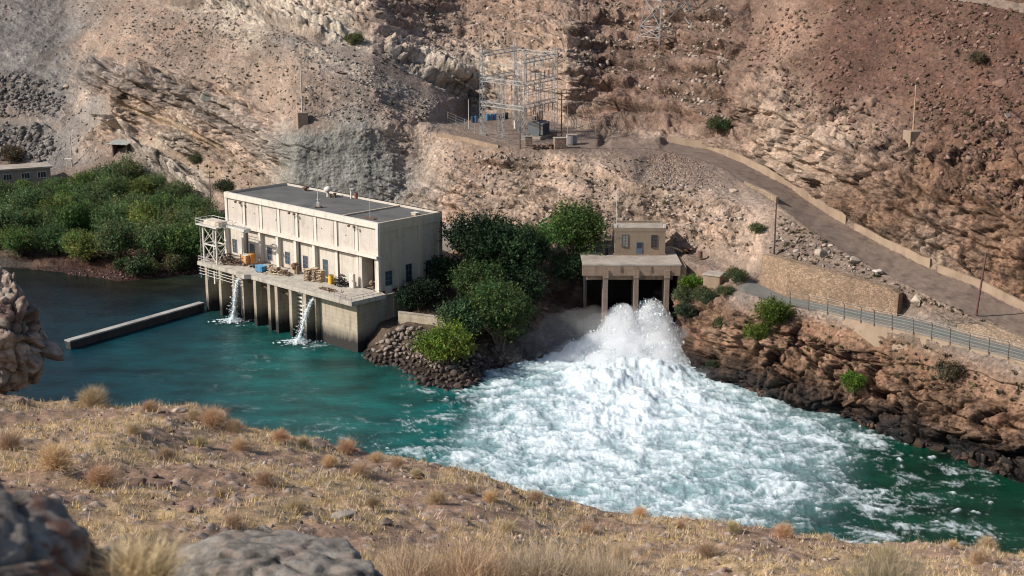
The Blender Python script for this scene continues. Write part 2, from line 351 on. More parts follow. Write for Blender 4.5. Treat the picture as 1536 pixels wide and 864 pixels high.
class Field:
    def __init__(s, pts, x0, x1, y0, y1, st, sy=None):
        sy = sy or st; s.x0, s.y0, s.st, s.sy = x0, y0, st, sy
        s.gx = np.arange(x0, x1 + .01, st); s.gy = np.arange(y0, y1 + .01, sy)
        s.PX, s.PYg = np.meshgrid(s.gx, s.gy)
        k = pts.shape[1] - 2
        s.val = np.full((k,) + s.PX.shape, np.nan)
        r = delaunay_2d_cdt([Vector((p[0], p[1])) for p in pts], [], [], 0, 1e-3)
        V = np.array([tuple(v) for v in r[0]]); orig = [o[0] for o in r[3]]
        D = pts[orig][:, 2:]
        for f in r[2]:
            a, b, c = V[f[0]], V[f[1]], V[f[2]]
            i0 = max(0, int((min(a[0], b[0], c[0]) - x0) / st)); i1 = min(len(s.gx) - 1, int((max(a[0], b[0], c[0]) - x0) / st) + 1)
            j0 = max(0, int((min(a[1], b[1], c[1]) - y0) / sy)); j1 = min(len(s.gy) - 1, int((max(a[1], b[1], c[1]) - y0) / sy) + 1)
            if i1 < i0 or j1 < j0: continue
            X = s.PX[j0:j1 + 1, i0:i1 + 1]; Yy = s.PYg[j0:j1 + 1, i0:i1 + 1]
            den = (b[1] - c[1]) * (a[0] - c[0]) + (c[0] - b[0]) * (a[1] - c[1])
            if abs(den) < 1e-9: continue
            w0 = ((b[1] - c[1]) * (X - c[0]) + (c[0] - b[0]) * (Yy - c[1])) / den
            w1 = ((c[1] - a[1]) * (X - c[0]) + (a[0] - c[0]) * (Yy - c[1])) / den
            w2 = 1 - w0 - w1
            m = (w0 > -1e-6) & (w1 > -1e-6) & (w2 > -1e-6)
            for q in range(k):
                val = w0 * D[f[0], q] + w1 * D[f[1], q] + w2 * D[f[2], q]
                sub = s.val[q][j0:j1 + 1, i0:i1 + 1]; sub[m] = val[m]
        for q in range(k):
            g = s.val[q]; bad = np.isnan(g)
            if bad.any():
                g[bad] = np.nanmean(g)
    def samp(s, q, px, py):
        g = s.val[q]
        fx = np.clip((np.asarray(px) - s.x0) / s.st, 0, g.shape[1] - 1.001); fy = np.clip((np.asarray(py) - s.y0) / s.sy, 0, g.shape[0] - 1.001)
        i = fx.astype(int); j = fy.astype(int); u = fx - i; v = fy - j
        return (g[j, i] * (1 - u) + g[j, i + 1] * u) * (1 - v) + (g[j + 1, i] * (1 - u) + g[j + 1, i + 1] * u) * v

ST, STY = 1.75, 1.15
T = Field(ctrl, -200, 1740, -130, 790, ST, STY)
invY = blur(T.val[0], 1)
AMP = blur(T.val[1], 3)
PXg, PYg = T.PX, T.PYg
Yg = 1 / invY
P0 = np.stack([(PXg - 768) * Yg / denY(PYg), Yg, CZ - Yg * ratio(PYg)], -1)
def normals(P):
    dx = np.gradient(P, axis=1); dy = np.gradient(P, axis=0)
    n = np.cross(dy, dx); n /= np.linalg.norm(n, axis=-1, keepdims=True) + 1e-9
    n *= np.sign(-(n * P).sum(-1) + n[..., 2] * CZ)[..., None]      # towards the open side of the valley
    return n
def inpoly(px, py, poly):
    c = np.zeros(np.shape(px), bool); n = len(poly); j = n - 1
    for i in range(n):
        xi, yi = poly[i]; xj, yj = poly[j]
        c ^= ((yi > py) != (yj > py)) & (px < (xj - xi) * (py - yi) / (yj - yi + 1e-12) + xi); j = i
    return c
Nb = normals(np.stack([blur(P0[..., k], 5) for k in range(3)], -1))
valid = P0[..., 2] > -3.0
X, Y_, Z = [P0[..., k][valid] for k in range(3)]
amp = AMP[valid]
# mapped geology: named bands of the slope (benches, pale ribs, ledges) with their own roughness and colour; one grey band is painted shade
vpx, vpy = PXg[valid], PYg[valid]
wob_ = 4.5 * fbm(X / 6, Y_ / 6, Z / 6, 4, 151); vpyw = vpy + wob_; vpxw = vpx + 4 * fbm(X / 6, Y_ / 6, Z / 6, 3, 153)
def band(pts, w):
    d = np.full(vpx.shape, 1e9)
    for (x0, y0), (x1, y1) in zip(pts[:-1], pts[1:]):
        dx, dy = x1 - x0, y1 - y0; t = np.clip(((vpxw - x0) * dx + (vpyw - y0) * dy) / (dx * dx + dy * dy), 0, 1); d = np.minimum(d, np.hypot(vpxw - x0 - t * dx, vpyw - y0 - t * dy))
    return 1 - sstep(w * .55, w * 1.15, d)
BANDS = [([(340, -20), (430, 40), (520, 80), (600, 112), (660, 150), (690, 176)], 13, (.205, .165, .14), .06, .85), ([(200, 20), (330, 25), (430, 55)], 7, (.23, .18, .145), .1, .6),
         ([(320, 0), (380, 16), (440, 30), (505, 50)], 13, (.47, .40, .325), .85, .75), ([(590, 72), (640, 98), (690, 125), (735, 150)], 17, (.48, .40, .32), .85, .75),
         ([(158, 178), (215, 222), (262, 255), (312, 290)], 10, (.42, .355, .30), .9, .75), ([(140, 112), (200, 118), (260, 138), (330, 168), (390, 205), (415, 225)], 24, (.25, .22, .20), .95, .6),
         ([(185, 158), (260, 186), (335, 226)], 6, (.27, .195, .125), .12, .7), ([(210, 205), (270, 235), (330, 262)], 9, (.25, .185, .125), .12, .6), ([(150, 160), (105, 200), (70, 255)], 22, (.165, .158, .148), .12, .6), ([(0, 182), (90, 186)], 6, (.22, .185, .155), .06, .7),
         ([(690, 160), (715, 172)], 10, (.13, .125, .12), .15, .6), ([(960, 250), (1060, 268), (1140, 300)], 20, (.205, .165, .14), .12, .5)]  # first band: shade on the mound beside the switchyard, painted as dark grey
bcol = []
for pts, w, c, a_, k in BANDS:
    mk = band(pts, w); amp = amp * (1 - mk) + a_ * mk; bcol.append((mk * k, c))
# signed ledges: the bed above the line stands out, the softer bed below is cut back
LEDGES = [([(640, 42), (760, 60), (880, 72), (960, 84)], 1.4), ([(900, 30), (950, 42), (1010, 36), (1095, 46)], 2.3), ([(900, 66), (960, 86), (1040, 82), (1105, 96)], 2.3), ([(930, 108), (980, 121), (1060, 117), (1115, 131)], 2.0), ([(940, 142), (985, 152), (1060, 151), (1110, 162)], 2.0), ([(985, 178), (1060, 180), (1100, 188)], 1.8),
          ([(140, 120), (200, 124), (260, 142), (330, 172), (395, 208)], 1.5), ([(160, 148), (230, 172), (290, 207), (360, 235)], 1.2), ([(320, 12), (380, 28), (440, 42), (505, 62)], 1.2), ([(590, 86), (640, 112), (690, 140), (735, 164)], 1.2),
          ([(1110, 158), (1180, 176), (1250, 226), (1330, 258), (1400, 292), (1470, 304), (1536, 334)], 1.1), ([(1130, 200), (1200, 232), (1290, 285), (1400, 335), (1536, 390)], .8), ([(680, 238), (760, 246), (840, 250), (900, 268), (960, 290), (1050, 306)], 1.1), ([(690, 280), (780, 300), (870, 300), (960, 322), (1060, 336)], .8),
          ([(640, 12), (800, 20), (900, 8)], .9), ([(700, 28), (800, 46), (900, 52)], .8), ([(840, 110), (920, 128), (960, 150)], .9)]
LEDGES = LEDGES[:1] + LEDGES[6:] + [(l, 1.7) for l in LIPS]
ledge_d = np.zeros(vpx.shape)
for pts, A_ in LEDGES:
    xs_ = [p[0] for p in pts]; sd_ = vpyw + .8 * wob_ - np.interp(vpx, xs_, [p[1] for p in pts]); en = sstep(xs_[0] - 8, xs_[0] + 18, vpxw) * (1 - sstep(xs_[-1] - 18, xs_[-1] + 8, vpxw)) * np.clip(.75 + .6 * perlin(X / 5, Y_ / 5, Z / 5, 157), .1, 1.2)
    ledge_d += A_ * en * -np.tanh(sd_ / 2.4) * np.exp(-(sd_ / 10)**2)
# layered rock: beds dip towards the right and the river
wx = fbm(X / 14, Y_ / 14, Z / 14, 3, 5) * 3.0
q = Z + .03 * X - 2.6 * np.log1p(np.exp(-np.clip((X - 12) / 8, -30, 30))) + .05 * Y_ + wx * .55
bedh = q / 3.1 + .22 * fbm(X / 30, Y_ / 30, q / 3, 2, 7)
fr = bedh - np.floor(bedh); bi = np.floor(bedh)
hard = _h(bi.astype(np.int64), bi.astype(np.int64) * 0, bi.astype(np.int64) * 0, 3).astype(np.float64) / 2**32
ledge = (sstep(0, .10, fr) * (1 - sstep(.5, 1.0, fr) * .9)) * (.15 + 1.05 * hard)
b2 = bedh * 3.7 + .3 * perlin(X / 6, Y_ / 6, Z / 6, 8); fr2 = b2 - np.floor(b2); hard2 = _h(np.floor(b2).astype(np.int64), np.floor(b2).astype(np.int64) * 0, np.floor(b2).astype(np.int64) * 0, 9).astype(np.float64) / 2**32
ledge2 = sstep(0, .15, fr2) * (1 - sstep(.55, 1.0, fr2)) * (.2 + hard2)
big = fbm(X / 16, Y_ / 16, Z / 11, 4, 21)
rid = ridged(X / 7, Y_ / 7, Z / 5, 4, 31)
f1, f2, cid = voro(X / 3.0 + wx * .1, Y_ / 3.0, Z / 2.0 + wx * .1, 41)
crack = sstep(0.0, .16, f2 - f1)
g1, g2, cid2 = voro(X / 1.15, Y_ / 1.15, Z / .8, 43)
crack2 = sstep(0.0, .2, g2 - g1)
fine = fbm(X / 1.7, Y_ / 1.7, Z / 1.7, 4, 51)
stone = np.clip(.48 - g1, 0, 1) * (cid2 > .55)
rockm = sstep(.3, .62, amp + .16 * fbm(X / 9, Y_ / 9, Z / 9, 3, 61))       # 1 on outcrops
h1, k1, i1 = facet(X / 4.2 + .25 * perlin(X / 3, Y_ / 3, Z / 3, 141), Y_ / 4.2, Z / 2.6 + .25 * perlin(X / 3, Y_ / 3, Z / 3, 142), 143)
h2, k2, i2 = facet(X / 1.7 + .3 * wx * .2, Y_ / 1.7, Z / 1.15, 145)
h3, k3, i3 = facet(X / .75, Y_ / .75, Z / .6, 147)
gul = fbm(X / 7, (Y_ + Z) / 40, X * 0, 4, 64)
slope_d = .9 * (ledge - .3) * sstep(-.25, .35, big) + .3 * (ledge2 - .4) * sstep(-.25, .35, big) + .9 * big + .25 * fine + stone * 1.0 + .38 * h3 * (i3 > .35) + .45 * h2 * (i2 > .6) + .5 * fbm(X / 5, Y_ / 5, Z / 5, 4, 63) + .7 * gul
butt = ridged((X * .8 - Y_ * .6) / 6.5, (X * .6 + Y_ * .8) / 30, Z / 26, 4, 35) - .8                      # upright buttresses and clefts
diag = ridged((X + 1.1 * Z) / 8, Y_ / 9, (Z - .8 * X) / 22, 3, 37) - .8
lm = sstep(.78, .92, amp) * sstep(-40, 10, Y_ - 300)
bank = sstep(13.5, 11, Z) * sstep(20, 30, X)                                    # the broken river bank on the right
rc = sstep(20, 36, X) * sstep(13, 16, Z)                                         # upright fractured cliff over the road
rock_d = (1.2 + .5 * bank) * big + (.7 + .5 * bank) * (1 - .8 * rc) * (rid - .9) + (2.1 + 1.6 * lm) * (1 - .75 * bank) * (1 - .8 * rc) * (ledge - .35) + .55 * (1 - .6 * bank) * (1 - .7 * rc) * (ledge2 - .4) + (.75 + .3 * bank + 1.6 * rc) * butt + (.25 + 1.5 * bank) * (1 - rc) * diag + (.85 + 2.2 * bank + 1.3 * rc) * h1 - (.35 + .5 * bank) * (1 - k1) + (.75 + .4 * bank) * h2 - .28 * (1 - k2) + .42 * h3 - .12 * (1 - k3) + .2 * fine
# gully streaks that run down the loose slopes
flat_ = np.clip(Nb[..., 2][valid], 0, 1)
rock_d = rock_d - (.3 * h3 - .08 * (1 - k3)) * sstep(.5, .85, flat_) - .35 * h2 * sstep(.6, .9, flat_)
disp = np.clip(amp / .35, 0, 1) * (1 - rockm) * slope_d * .8 + rockm * rock_d * np.clip(amp * 1.3, 0, 1.15) + .02 * fine * np.clip(amp / .06, 0, 1) + ledge_d
disp *= sstep(-3, -.3, Z)
Pd = P0.copy(); Pd[valid] += Nb[valid] * disp[:, None]
Nd = normals(Pd)
nz = Nd[..., 2][valid]

# base colours of ground and rock (warped between survey colours)
jx = PXg + 22 * 0; 
w1 = fbm(X / 18, Y_ / 18, Z / 18, 4, 71); w2 = fbm(X / 18, Y_ / 18, Z / 18, 4, 77)
cpx = PXg[valid] + 26 * w1; cpy = PYg[valid] + 14 * w2
base = np.stack([T.samp(2 + k, cpx, cpy) for k in range(3)], -1)
t1 = fbm(X / 4.5, Y_ / 4.5, Z / 2.2, 5, 81); t2 = fbm(X / .9, Y_ / .9, Z / .9, 3, 83)
layer = fbm(q * 0 + 3, q * .9, q * 0 + 1, 3, 85)
for mk, c in bcol: base = base * (1 - mk[:, None]) + np.array(c) * mk[:, None]
base = base * (1 + .20 * t1 + .16 * t2)[:, None]
bedc = (.5 * (hard - .5) + .35 * (hard2 - .5)) * (1 - .6 * rc)
base = base * (1 + (rockm + .55 * (1 - rockm) * np.clip(amp / .2, 0, 1)) * bedc)[:, None]
base = base * (1 + rockm * (.12 * layer + .40 * (i1 - .5) + .32 * (i2 - .5) + .3 * (i3 - .5)))[:, None]
base = base * (1 + (1 - rockm) * .38 * np.clip(amp / .2, 0, 1) * gul + .22 * fbm(X / 22, Y_ / 22, Z / 22, 3, 66))[:, None]
pale = rockm * sstep(.1, .5, fbm(X / 6, Y_ / 6, Z / 3, 4, 87)) * .4
lum = base.mean(1, keepdims=True)
base = base + pale[:, None] * (np.array(ZC['w']) * lum / .5 - base) * .45
# loose pale stones on the slopes and dry tufts
base = np.where(((stone > .13) & (rockm < .5))[:, None], base * 1.35, base)
rust = sstep(.15, .6, fbm(X / 9 + 9, Y_ / 9, Z / 7, 4, 89)) * .22
base = base * (1 + rust[:, None] * np.array([.18, -.12, -.3]))
tuft = sstep(.33, .5, fbm(X / 1.5, Y_ / 1.5, Z / 1.5, 2, 91)) * sstep(-.1, .35, fbm(X / 20, Y_ / 20, Z / 20, 3, 93)) * (1 - rockm) * np.clip(amp / .2, 0, 1)
base = base + tuft[:, None] * .6 * (np.array((.13, .10, .062)) - base)
crev = rockm * ((1 - k1) * .45 + (1 - k2) * .3 + (1 - k3) * .12)                    # darker along the joints
base = base * (1 - crev[:, None])
qn = 1 + .35 * fbm(X / 5, Y_ / 5, Z / 5, 4, 97); quar = .85 * np.exp(-((cpx - 505) / 82 * qn)**4 - ((cpy - 250) / 56 * qn)**4)                # the cut quarry face: grey, water-streaked
streak = fbm(X / .8, Y_ / .8, Z / 14, 4, 95)
base = base * (1 - quar[:, None]) + quar[:, None] * (np.array((.190, .182, .165)) * (1 + .75 * streak + .2 * t1)[:, None])
wet = np.maximum(sstep(2.6, .6, Z + 1.2 * t1), bank * .9 * sstep(4.8, .8, Z + 2.5 * t1 + 1.5 * big))  # wet rock; on the right bank the dark foot also has shadow painted in
base = base * (1 - .66 * wet[:, None])
base = np.clip(base, .015, .85)
C = np.zeros(P0.shape); C[valid] = base

idx = -np.ones(P0.shape[:2], np.int64); idx[valid] = np.arange(valid.sum())
a, b, c, d = idx[:-1, :-1], idx[:-1, 1:], idx[1:, 1:], idx[1:, :-1]
ok = (a >= 0) & (b >= 0) & (c >= 0) & (d >= 0)
FQ = np.stack([a[ok], d[ok], c[ok], b[ok]], 1)
me = np_mesh('hillside', Pd[valid], FQ); add_color(me, 'Col', base); smooth(me)
wetv = wet; add_float(me, 'wet', wetv)
m, nt, bs, out = nmat('hill_ground')
at = N(nt, 'Attribute', attribute_name='Col')
geo = N(nt, 'NewGeometry')
nA = noise(nt, 1.6, 7, .7, geo.outputs['Position']); nB = noise(nt, .5, 4, .6, geo.outputs['Position'])
vo = N(nt, 'TexVoronoi', i_Scale=1.9); nt.links.new(geo.outputs['Position'], vo.inputs['Vector'])
f = ramp(nt, nA.outputs[0], [(.28, (.42, .40, .39)), (.46, (.95, .95, .95)), (.72, (1.5, 1.48, 1.44))])
nt.links.new(mixc(nt, 1.0, at.outputs['Color'], f, 'MULTIPLY'), bs.inputs['Base Color'])
aw = N(nt, 'Attribute', attribute_name='wet')
rr = N(nt, 'MapRange'); nt.links.new(aw.outputs['Fac'], rr.inputs[0]); rr.inputs[3].default_value = .95; rr.inputs[4].default_value = .45
nt.links.new(rr.outputs[0], bs.inputs['Roughness']); bs.inputs['Specular IOR Level'].default_value = .2
b1 = bump(nt, bs, vo.outputs[0], .45, .3); bump(nt, bs, nA.outputs[0], .8, .45, b1)
HILLMAT = m
hill = link('hillside', me, m); tag(hill, kind='structure', label='rocky hillside of the far bank', cat='hillside')

def ter(px, py):
    """point of the built far bank under survey direction (px,py)"""
    fx = np.clip((px - T.x0) / ST, 0, Pd.shape[1] - 1.001); fy = np.clip((py - T.y0) / STY, 0, Pd.shape[0] - 1.001)
    i = int(fx); j = int(fy); u = fx - i; v = fy - j
    return (Pd[j, i] * (1 - u) + Pd[j, i + 1] * u) * (1 - v) + (Pd[j + 1, i] * (1 - u) + Pd[j + 1, i + 1] * u) * v
_vx, _vy = Pd[valid][::3, 0], Pd[valid][::3, 1]; _vz = Pd[valid][::3, 2]
def terz(x, y):
    """ground height of the far bank at a place"""
    d = (_vx - x)**2 + (_vy - y)**2; k = np.argpartition(d, 6)[:6]
    return float(np.median(_vz[k]))

# roads: strips lying 5 cm above the ground they follow
def surface_patch(name, poly, mat, lift=.05):
    mk = inpoly(PXg, PYg, poly) & valid
    ii = -np.ones(mk.shape, np.int64); ii[mk] = np.arange(mk.sum())
    a, b, c, d = ii[:-1, :-1], ii[:-1, 1:], ii[1:, 1:], ii[1:, :-1]
    ok = (a >= 0) & (b >= 0) & (c >= 0) & (d >= 0)
    V = Pd[mk] + np.array([0, 0, lift])
    me = np_mesh(name, V, np.stack([a[ok], d[ok], c[ok], b[ok]], 1)); smooth(me)
    o = link(name, me, mat); tag(o, kind='structure'); return o
m_dirt = surf('packed_dirt', (.185, .138, .110), .95, .4, .5, .4, 2.5, .06, dirt=(.205, .155, .122), coord='Object', spec=.1)
m_grey = surf('grey_gravel_road', (.155, .16, .145), .95, .15, .3, .3, 3, .05, dirt=(.18, .16, .135), spec=.1)
FAR_EDGE = [(880, 205), (1000, 214), (1060, 224), (1110, 243), (1180, 280), (1250, 328), (1330, 372), (1400, 406), (1470, 435), (1536, 468), (1850, 606)]
NEAR_EDGE = [(858, 224), (970, 224), (1027, 233), (1080, 251), (1120, 277), (1162, 304), (1215, 345), (1270, 380), (1333, 415), (1440, 468), (1536, 510), (1850, 645)]
surface_patch('road', FAR_EDGE + NEAR_EDGE[::-1], m_dirt)
LOW_FAR = [(1118, 416), (1143, 430), (1180, 445), (1240, 457), (1305, 468), (1345, 474), (1400, 488), (1450, 502), (1536, 524), (1850, 640)]
LOW_NEAR = [(1108, 437), (1150, 451), (1225, 466), (1304, 485), (1380, 502), (1458, 523), (1536, 543), (1850, 655)]
surface_patch('road', LOW_FAR + LOW_NEAR[::-1], m_grey)
surface_patch('road', [(1400, -14), (1470, -3), (1536, 6), (1860, 58), (1860, 85), (1536, 22), (1470, 11), (1400, 0)], m_dirt, .25)
# ------------------------------------------------------------------ water
WC = """
-200 400 .0 D|0 400 0 D|0 440 0 D|100 430 0 D|310 420 0 B|200 450 0 D|0 500 0 N|100 500 0 N|300 455 0 N|200 480 0 N|100 540 .03 N|200 520 .04 M|320 490 .06 M|-200 600 0 N
330 520 .10 M|250 560 .10 M|420 530 .12 A|450 560 .10 A|520 570 .07 A|380 570 .10 A|540 560 .03 G|560 580 .03 A|150 600 .05 N|300 610 .08 M|450 620 .10 A|560 620 .10 A|620 600 .10 A|690 600 .30 A
640 650 .22 A|560 660 .14 A|680 625 .42 A|720 590 .60 A|640 685 .45 A|700 650 .66 A|650 720 .55 A|560 700 .2 M|700 720 .70 A
760 560 .66 A|800 545 .72 A|870 525 .8 A|800 600 .80 W|740 640 .74 A|760 700 .72 A|850 640 .84 W|900 560 .95 W|960 540 .95 W|1000 560 .95 W|950 620 .93 W|1040 600 .88 W|1030 565 .8 W|1100 600 .78 A|1150 600 .62 G|1100 640 .78 A
850 720 .76 A|950 700 .78 A|950 770 .70 A|850 780 .66 A|1050 680 .76 A|1150 680 .70 A|1050 760 .70 A|1150 760 .60 G|1200 640 .66 G|1250 660 .56 G|1300 650 .46 G|1250 720 .55 G|1250 790 .45 G|1320 700 .38 E|1340 740 .35 E|1350 800 .24 E
1380 680 .25 E|1420 720 .20 E|1420 780 .22 E|1480 730 .16 E|1536 760 .14 E|1480 800 .20 E|1536 800 .16 E|1600 760 .1 E|1860 850 .1 E|1500 860 .1 E|900 880 .6 A|600 880 .3 A|-200 880 0 N|1860 900 .1 E
"""
WCOL = dict(D=(.004, .007, .006), B=(.030, .022, .008), N=(.003, .024, .034), M=(.004, .052, .058), A=(.004, .088, .080), G=(.004, .050, .040), E=(.002, .034, .018), W=(.10, .24, .29))
wp = []
for tok in WC.replace('\n', '|').split('|'):
    tok = tok.split()
    if tok: wp.append((float(tok[0]), float(tok[1]), float(tok[2]), *WCOL[tok[3]]))
wp += [(-300, 380, 0, *WCOL['D']), (1900, 380, .1, *WCOL['E']), (-300, 900, 0, *WCOL['N']), (700, 400, .5, *WCOL['A']), (1300, 500, .4, *WCOL['G'])]
W = Field(np.array(wp), -258, 1858, 392, 866, 1.7)
foamc = blur(W.val[0], 10); wc = [blur(W.val[1 + k], 8) for k in range(3)]
Yw = CZ / ratio(W.PYg); Xw = (W.PX - 768) * Yw / denY(W.PYg)
jx = Xw + 1.6 * fbm(Xw / 7, Yw / 7, Xw * 0, 3, 101); jy = Yw + 1.6 * fbm(Xw / 7 + 40, Yw / 7, Xw * 0, 3, 103)
patch = fbm(jx / 4.2, jy / 3.4, jx * 0, 6, 105, g=.62)
jx2 = jx + .9 * perlin(jx / 1.6, jy / 1.6, jx * 0 + 2, 111); jy2 = jy + .9 * perlin(jx / 1.6 + 9, jy / 1.6, jx * 0 + 5, 112)
lace = ridged(jx2 / 1.9, jy2 / 1.6, jx * 0 + .3, 5, 107, g=.66)             # bright filaments
lace = (lace - lace.mean()) / lace.std()
patch = patch / patch.std()
sig = .62 * lace + .55 * patch + .5 * fbm(jx / .6, jy / .5, jx * 0, 3, 109)
src = PZ(945, 555, 0); thd = np.arctan2(jy - src[1], jx - src[0]); rad = np.hypot(jx - src[0], jy - src[1])
flow = fbm(thd * 9, rad / 8.5, jx * 0, 4, 131) / .33; wide = fbm(Xw / 15, Yw / 11, jx * 0, 3, 133) / .35
sig = sig * .85 + .42 * flow * sstep(6, 22, rad) + .38 * wide
cc = foamc
thr = 2.0 - 3.15 * cc
foam = sstep(-1.0, 1.9, sig - thr) * sstep(.05, .2, cc)
foam = np.clip(foam * .95 + .5 * sstep(.7, .98, cc), 0, 1)
# whitecap crests stand out from the quieter green water
caps = sstep(1.5, 2.3, fbm(jx / 2.4, jy / 1.6, jx * 0 + 7, 3, 115) / .33) * sstep(.08, .2, cc) * (1 - sstep(.5, .7, cc))
foam = np.clip(np.maximum(foam, caps * .95), 0, 1)
hs = sstep(.05, .8, cc)
hz = hs * (.09 * patch + .055 * lace + .55 * fbm(Xw / 9, Yw / 6, Xw * 0, 4, 117)) + .25 * caps + .7 * sstep(.75, 1, cc) * fbm(Xw / 3.2, Yw / 3.2, Xw * 0, 5, 119)
# standing mounds of white water where the two jets plunge
for mx, my, mr, mh in ((908, 572, 4.0, 1.5), (950, 552, 5.0, 1.6), (1000, 560, 3.6, 1.4), (1050, 598, 2.6, .8), (870, 560, 3.4, .9), (960, 600, 4.0, .7), (820, 575, 3.0, .5), (930, 520, 4.5, 1.6), (980, 515, 4.0, 1.8)):
    c_ = PZ(mx, my, 0); d2 = ((Xw - c_[0])**2 + (Yw - c_[1])**2) / mr**2
    hz = hz + mh * np.exp(-d2) * np.clip(1 + .35 * fbm(Xw / 1.6 + mx, Yw / 1.6, Xw * 0, 5, 125), .4, 1.6)
hz = hz + .035 * fbm(Xw / 2.2, Yw / 1.2, Xw * 0, 3, 121)
Vw = np.stack([Xw, Yw, hz], -1)
Cw = np.stack(wc, -1)
tint = fbm(Xw / 9, Yw / 5, Xw * 0, 4, 123)
Cw = Cw * (1 + .75 * tint)[..., None]
Cw = Cw + sstep(.4, .75, cc)[..., None] * (np.array((.26, .37, .39)) - Cw) * .8
# aerated water under the foam has a paler colour
n0, n1 = W.PX.shape
ii = np.arange(n0 * n1).reshape(n0, n1)
FQ = np.stack([ii[:-1, :-1].ravel(), ii[1:, :-1].ravel(), ii[1:, 1:].ravel(), ii[:-1, 1:].ravel()], 1)
me = np_mesh('water', Vw.reshape(-1, 3), FQ); smooth(me)
add_color(me, 'Col', np.clip(Cw, 0, 1).reshape(-1, 3)); add_float(me, 'foam', foam.ravel()); add_float(me, 'rough', hs.ravel())
m, nt, bs, out = nmat('river_water')
at = N(nt, 'Attribute', attribute_name='Col'); af = N(nt, 'Attribute', attribute_name='foam')
geo = N(nt, 'NewGeometry')
mp = N(nt, 'Mapping'); mp.inputs['Scale'].default_value = (.55, 1.3, 1); mp.inputs['Rotation'].default_value = (0, 0, .35); nt.links.new(geo.outputs['Position'], mp.inputs[0])
nr = noise(nt, .9, 6, .62, mp.outputs[0], .4); nf = noise(nt, 3.2, 6, .7, geo.outputs['Position'], .8)
fx = N(nt, 'MapRange'); nt.links.new(nf.outputs[0], fx.inputs[0]); fx.inputs[1].default_value = .3; fx.inputs[2].default_value = .7; fx.inputs[3].default_value = .62; fx.inputs[4].default_value = 1.18
mu = N(nt, 'Math', operation='MULTIPLY', use_clamp=True); nt.links.new(af.outputs['Fac'], mu.inputs[0]); nt.links.new(fx.outputs[0], mu.inputs[1])
nt.links.new(mixc(nt, mu.outputs[0], at.outputs['Color'], (.75, .82, .85)), bs.inputs['Base Color'])
r2 = N(nt, 'MapRange'); nt.links.new(mu.outputs[0], r2.inputs[0]); r2.inputs[3].default_value = .10; r2.inputs[4].default_value = .9
nt.links.new(r2.outputs[0], bs.inputs['Roughness']); bs.inputs['IOR'].default_value = 1.33
b1 = bump(nt, bs, nr.outputs[0], .5, .4); bump(nt, bs, nf.outputs[0], .5, .25, b1)
water = link('water', me, m); tag(water, kind='structure')

# ------------------------------------------------------------------ near bank: grassy brow below the camera
EDGE = [(-300, 575, 46), (0, 580, 48), (80, 592, 48.5), (150, 600, 48.8), (300, 612, 49), (360, 632, 49), (440, 645, 49), (520, 668, 48.5), (620, 692, 48), (760, 724, 47), (900, 766, 46), (1050, 786, 45.5), (1250, 806, 45), (1400, 820, 44.5), (1536, 834, 44), (1900, 866, 43)]
EP = np.array([PY(x, y, Y) for x, y, Y in EDGE])
def near_z(X, Y, detail=True):
    X = np.asarray(X, float); Y = np.asarray(Y, float)
    e = EP[np.argsort(EP[:, 0])]
    YE = np.interp(X, e[:, 0], e[:, 1]); ZE = np.interp(X, e[:, 0], e[:, 2])
    wob = 1.1 * perlin(X / 3.1, X * 0, X * 0 + 4, 201) + .5 * perlin(X / .9, X * 0, X * 0 + 4, 202)
    t = Y / YE
    z = 65.6 + (ZE - 65.6) * np.clip(t, -.3, 1) ** 1.0 if False else 65.6 + (ZE - 65.6) * t
    z = z - .9 * np.sin(np.clip(t, 0, 1) * math.pi) * .6
    over = Y - (YE + wob)
    z = z - np.where(over > 0, np.minimum(over, 26) * 2.2 + .9 * np.minimum(over, 1.2), 0)
    if detail:
        z = z + .34 * fbm(X / 4.6, Y / 4.6, X * 0, 4, 211) + .10 * fbm(X / .8, Y / .8, X * 0, 4, 213)
        f1, f2, cid = voro(X / .42, Y / .42, X * 0 + .5, 215)
        z = z + np.where(cid > .62, np.clip(.42 - f1, 0, 1) * .30, 0)
    return z
xs = np.concatenate([np.arange(-46, -26, .35), np.arange(-26, 26, .075), np.arange(26, 44, .2)])
ys = np.concatenate([np.arange(-4, 18, .12), np.arange(18, 53, .085), np.arange(53, 112, .8)])
XX, YY = np.meshgrid(xs, ys)
ZZ = np.maximum(near_z(XX, YY), -3)
n0, n1 = XX.shape; ii = np.arange(n0 * n1).reshape(n0, n1)
FQ = np.stack([ii[:-1, :-1].ravel(), ii[:-1, 1:].ravel(), ii[1:, 1:].ravel(), ii[1:, :-1].ravel()], 1)
me = np_mesh('near_bank', np.stack([XX, YY, ZZ], -1).reshape(-1, 3), FQ); smooth(me)
grassy = sstep(-.25, .3, fbm(XX / 3.4, YY / 3.4, XX * 0, 4, 221))
g_soil = np.array((.27, .178, .125)); g_grass = np.array((.45, .32, .18)); g_stone = np.array((.33, .255, .21))
f1, f2, cid = voro(XX / .42, YY / .42, XX * 0 + .5, 215)
Cn = g_soil + grassy[..., None] * .7 * (g_grass - g_soil)
st_m = ((cid > .62) & (f1 < .36))[..., None]
Cn = np.where(st_m, g_stone * (1 + .5 * (cid[..., None] - .8)), Cn)
Cn = Cn * (1 + .28 * fbm(XX / .5, YY / .5, XX * 0, 4, 223))[..., None]
add_color(me, 'Col', np.clip(Cn, .02, .8).reshape(-1, 3))
m, nt, bs, out = nmat('near_soil')
at = N(nt, 'Attribute', attribute_name='Col'); geo = N(nt, 'NewGeometry')
n1_ = noise(nt, 9, 7, .7, geo.outputs['Position'])
f = ramp(nt, n1_.outputs[0], [(.3, (.6, .6, .6)), (.5, (1, 1, 1)), (.72, (1.4, 1.38, 1.35))])
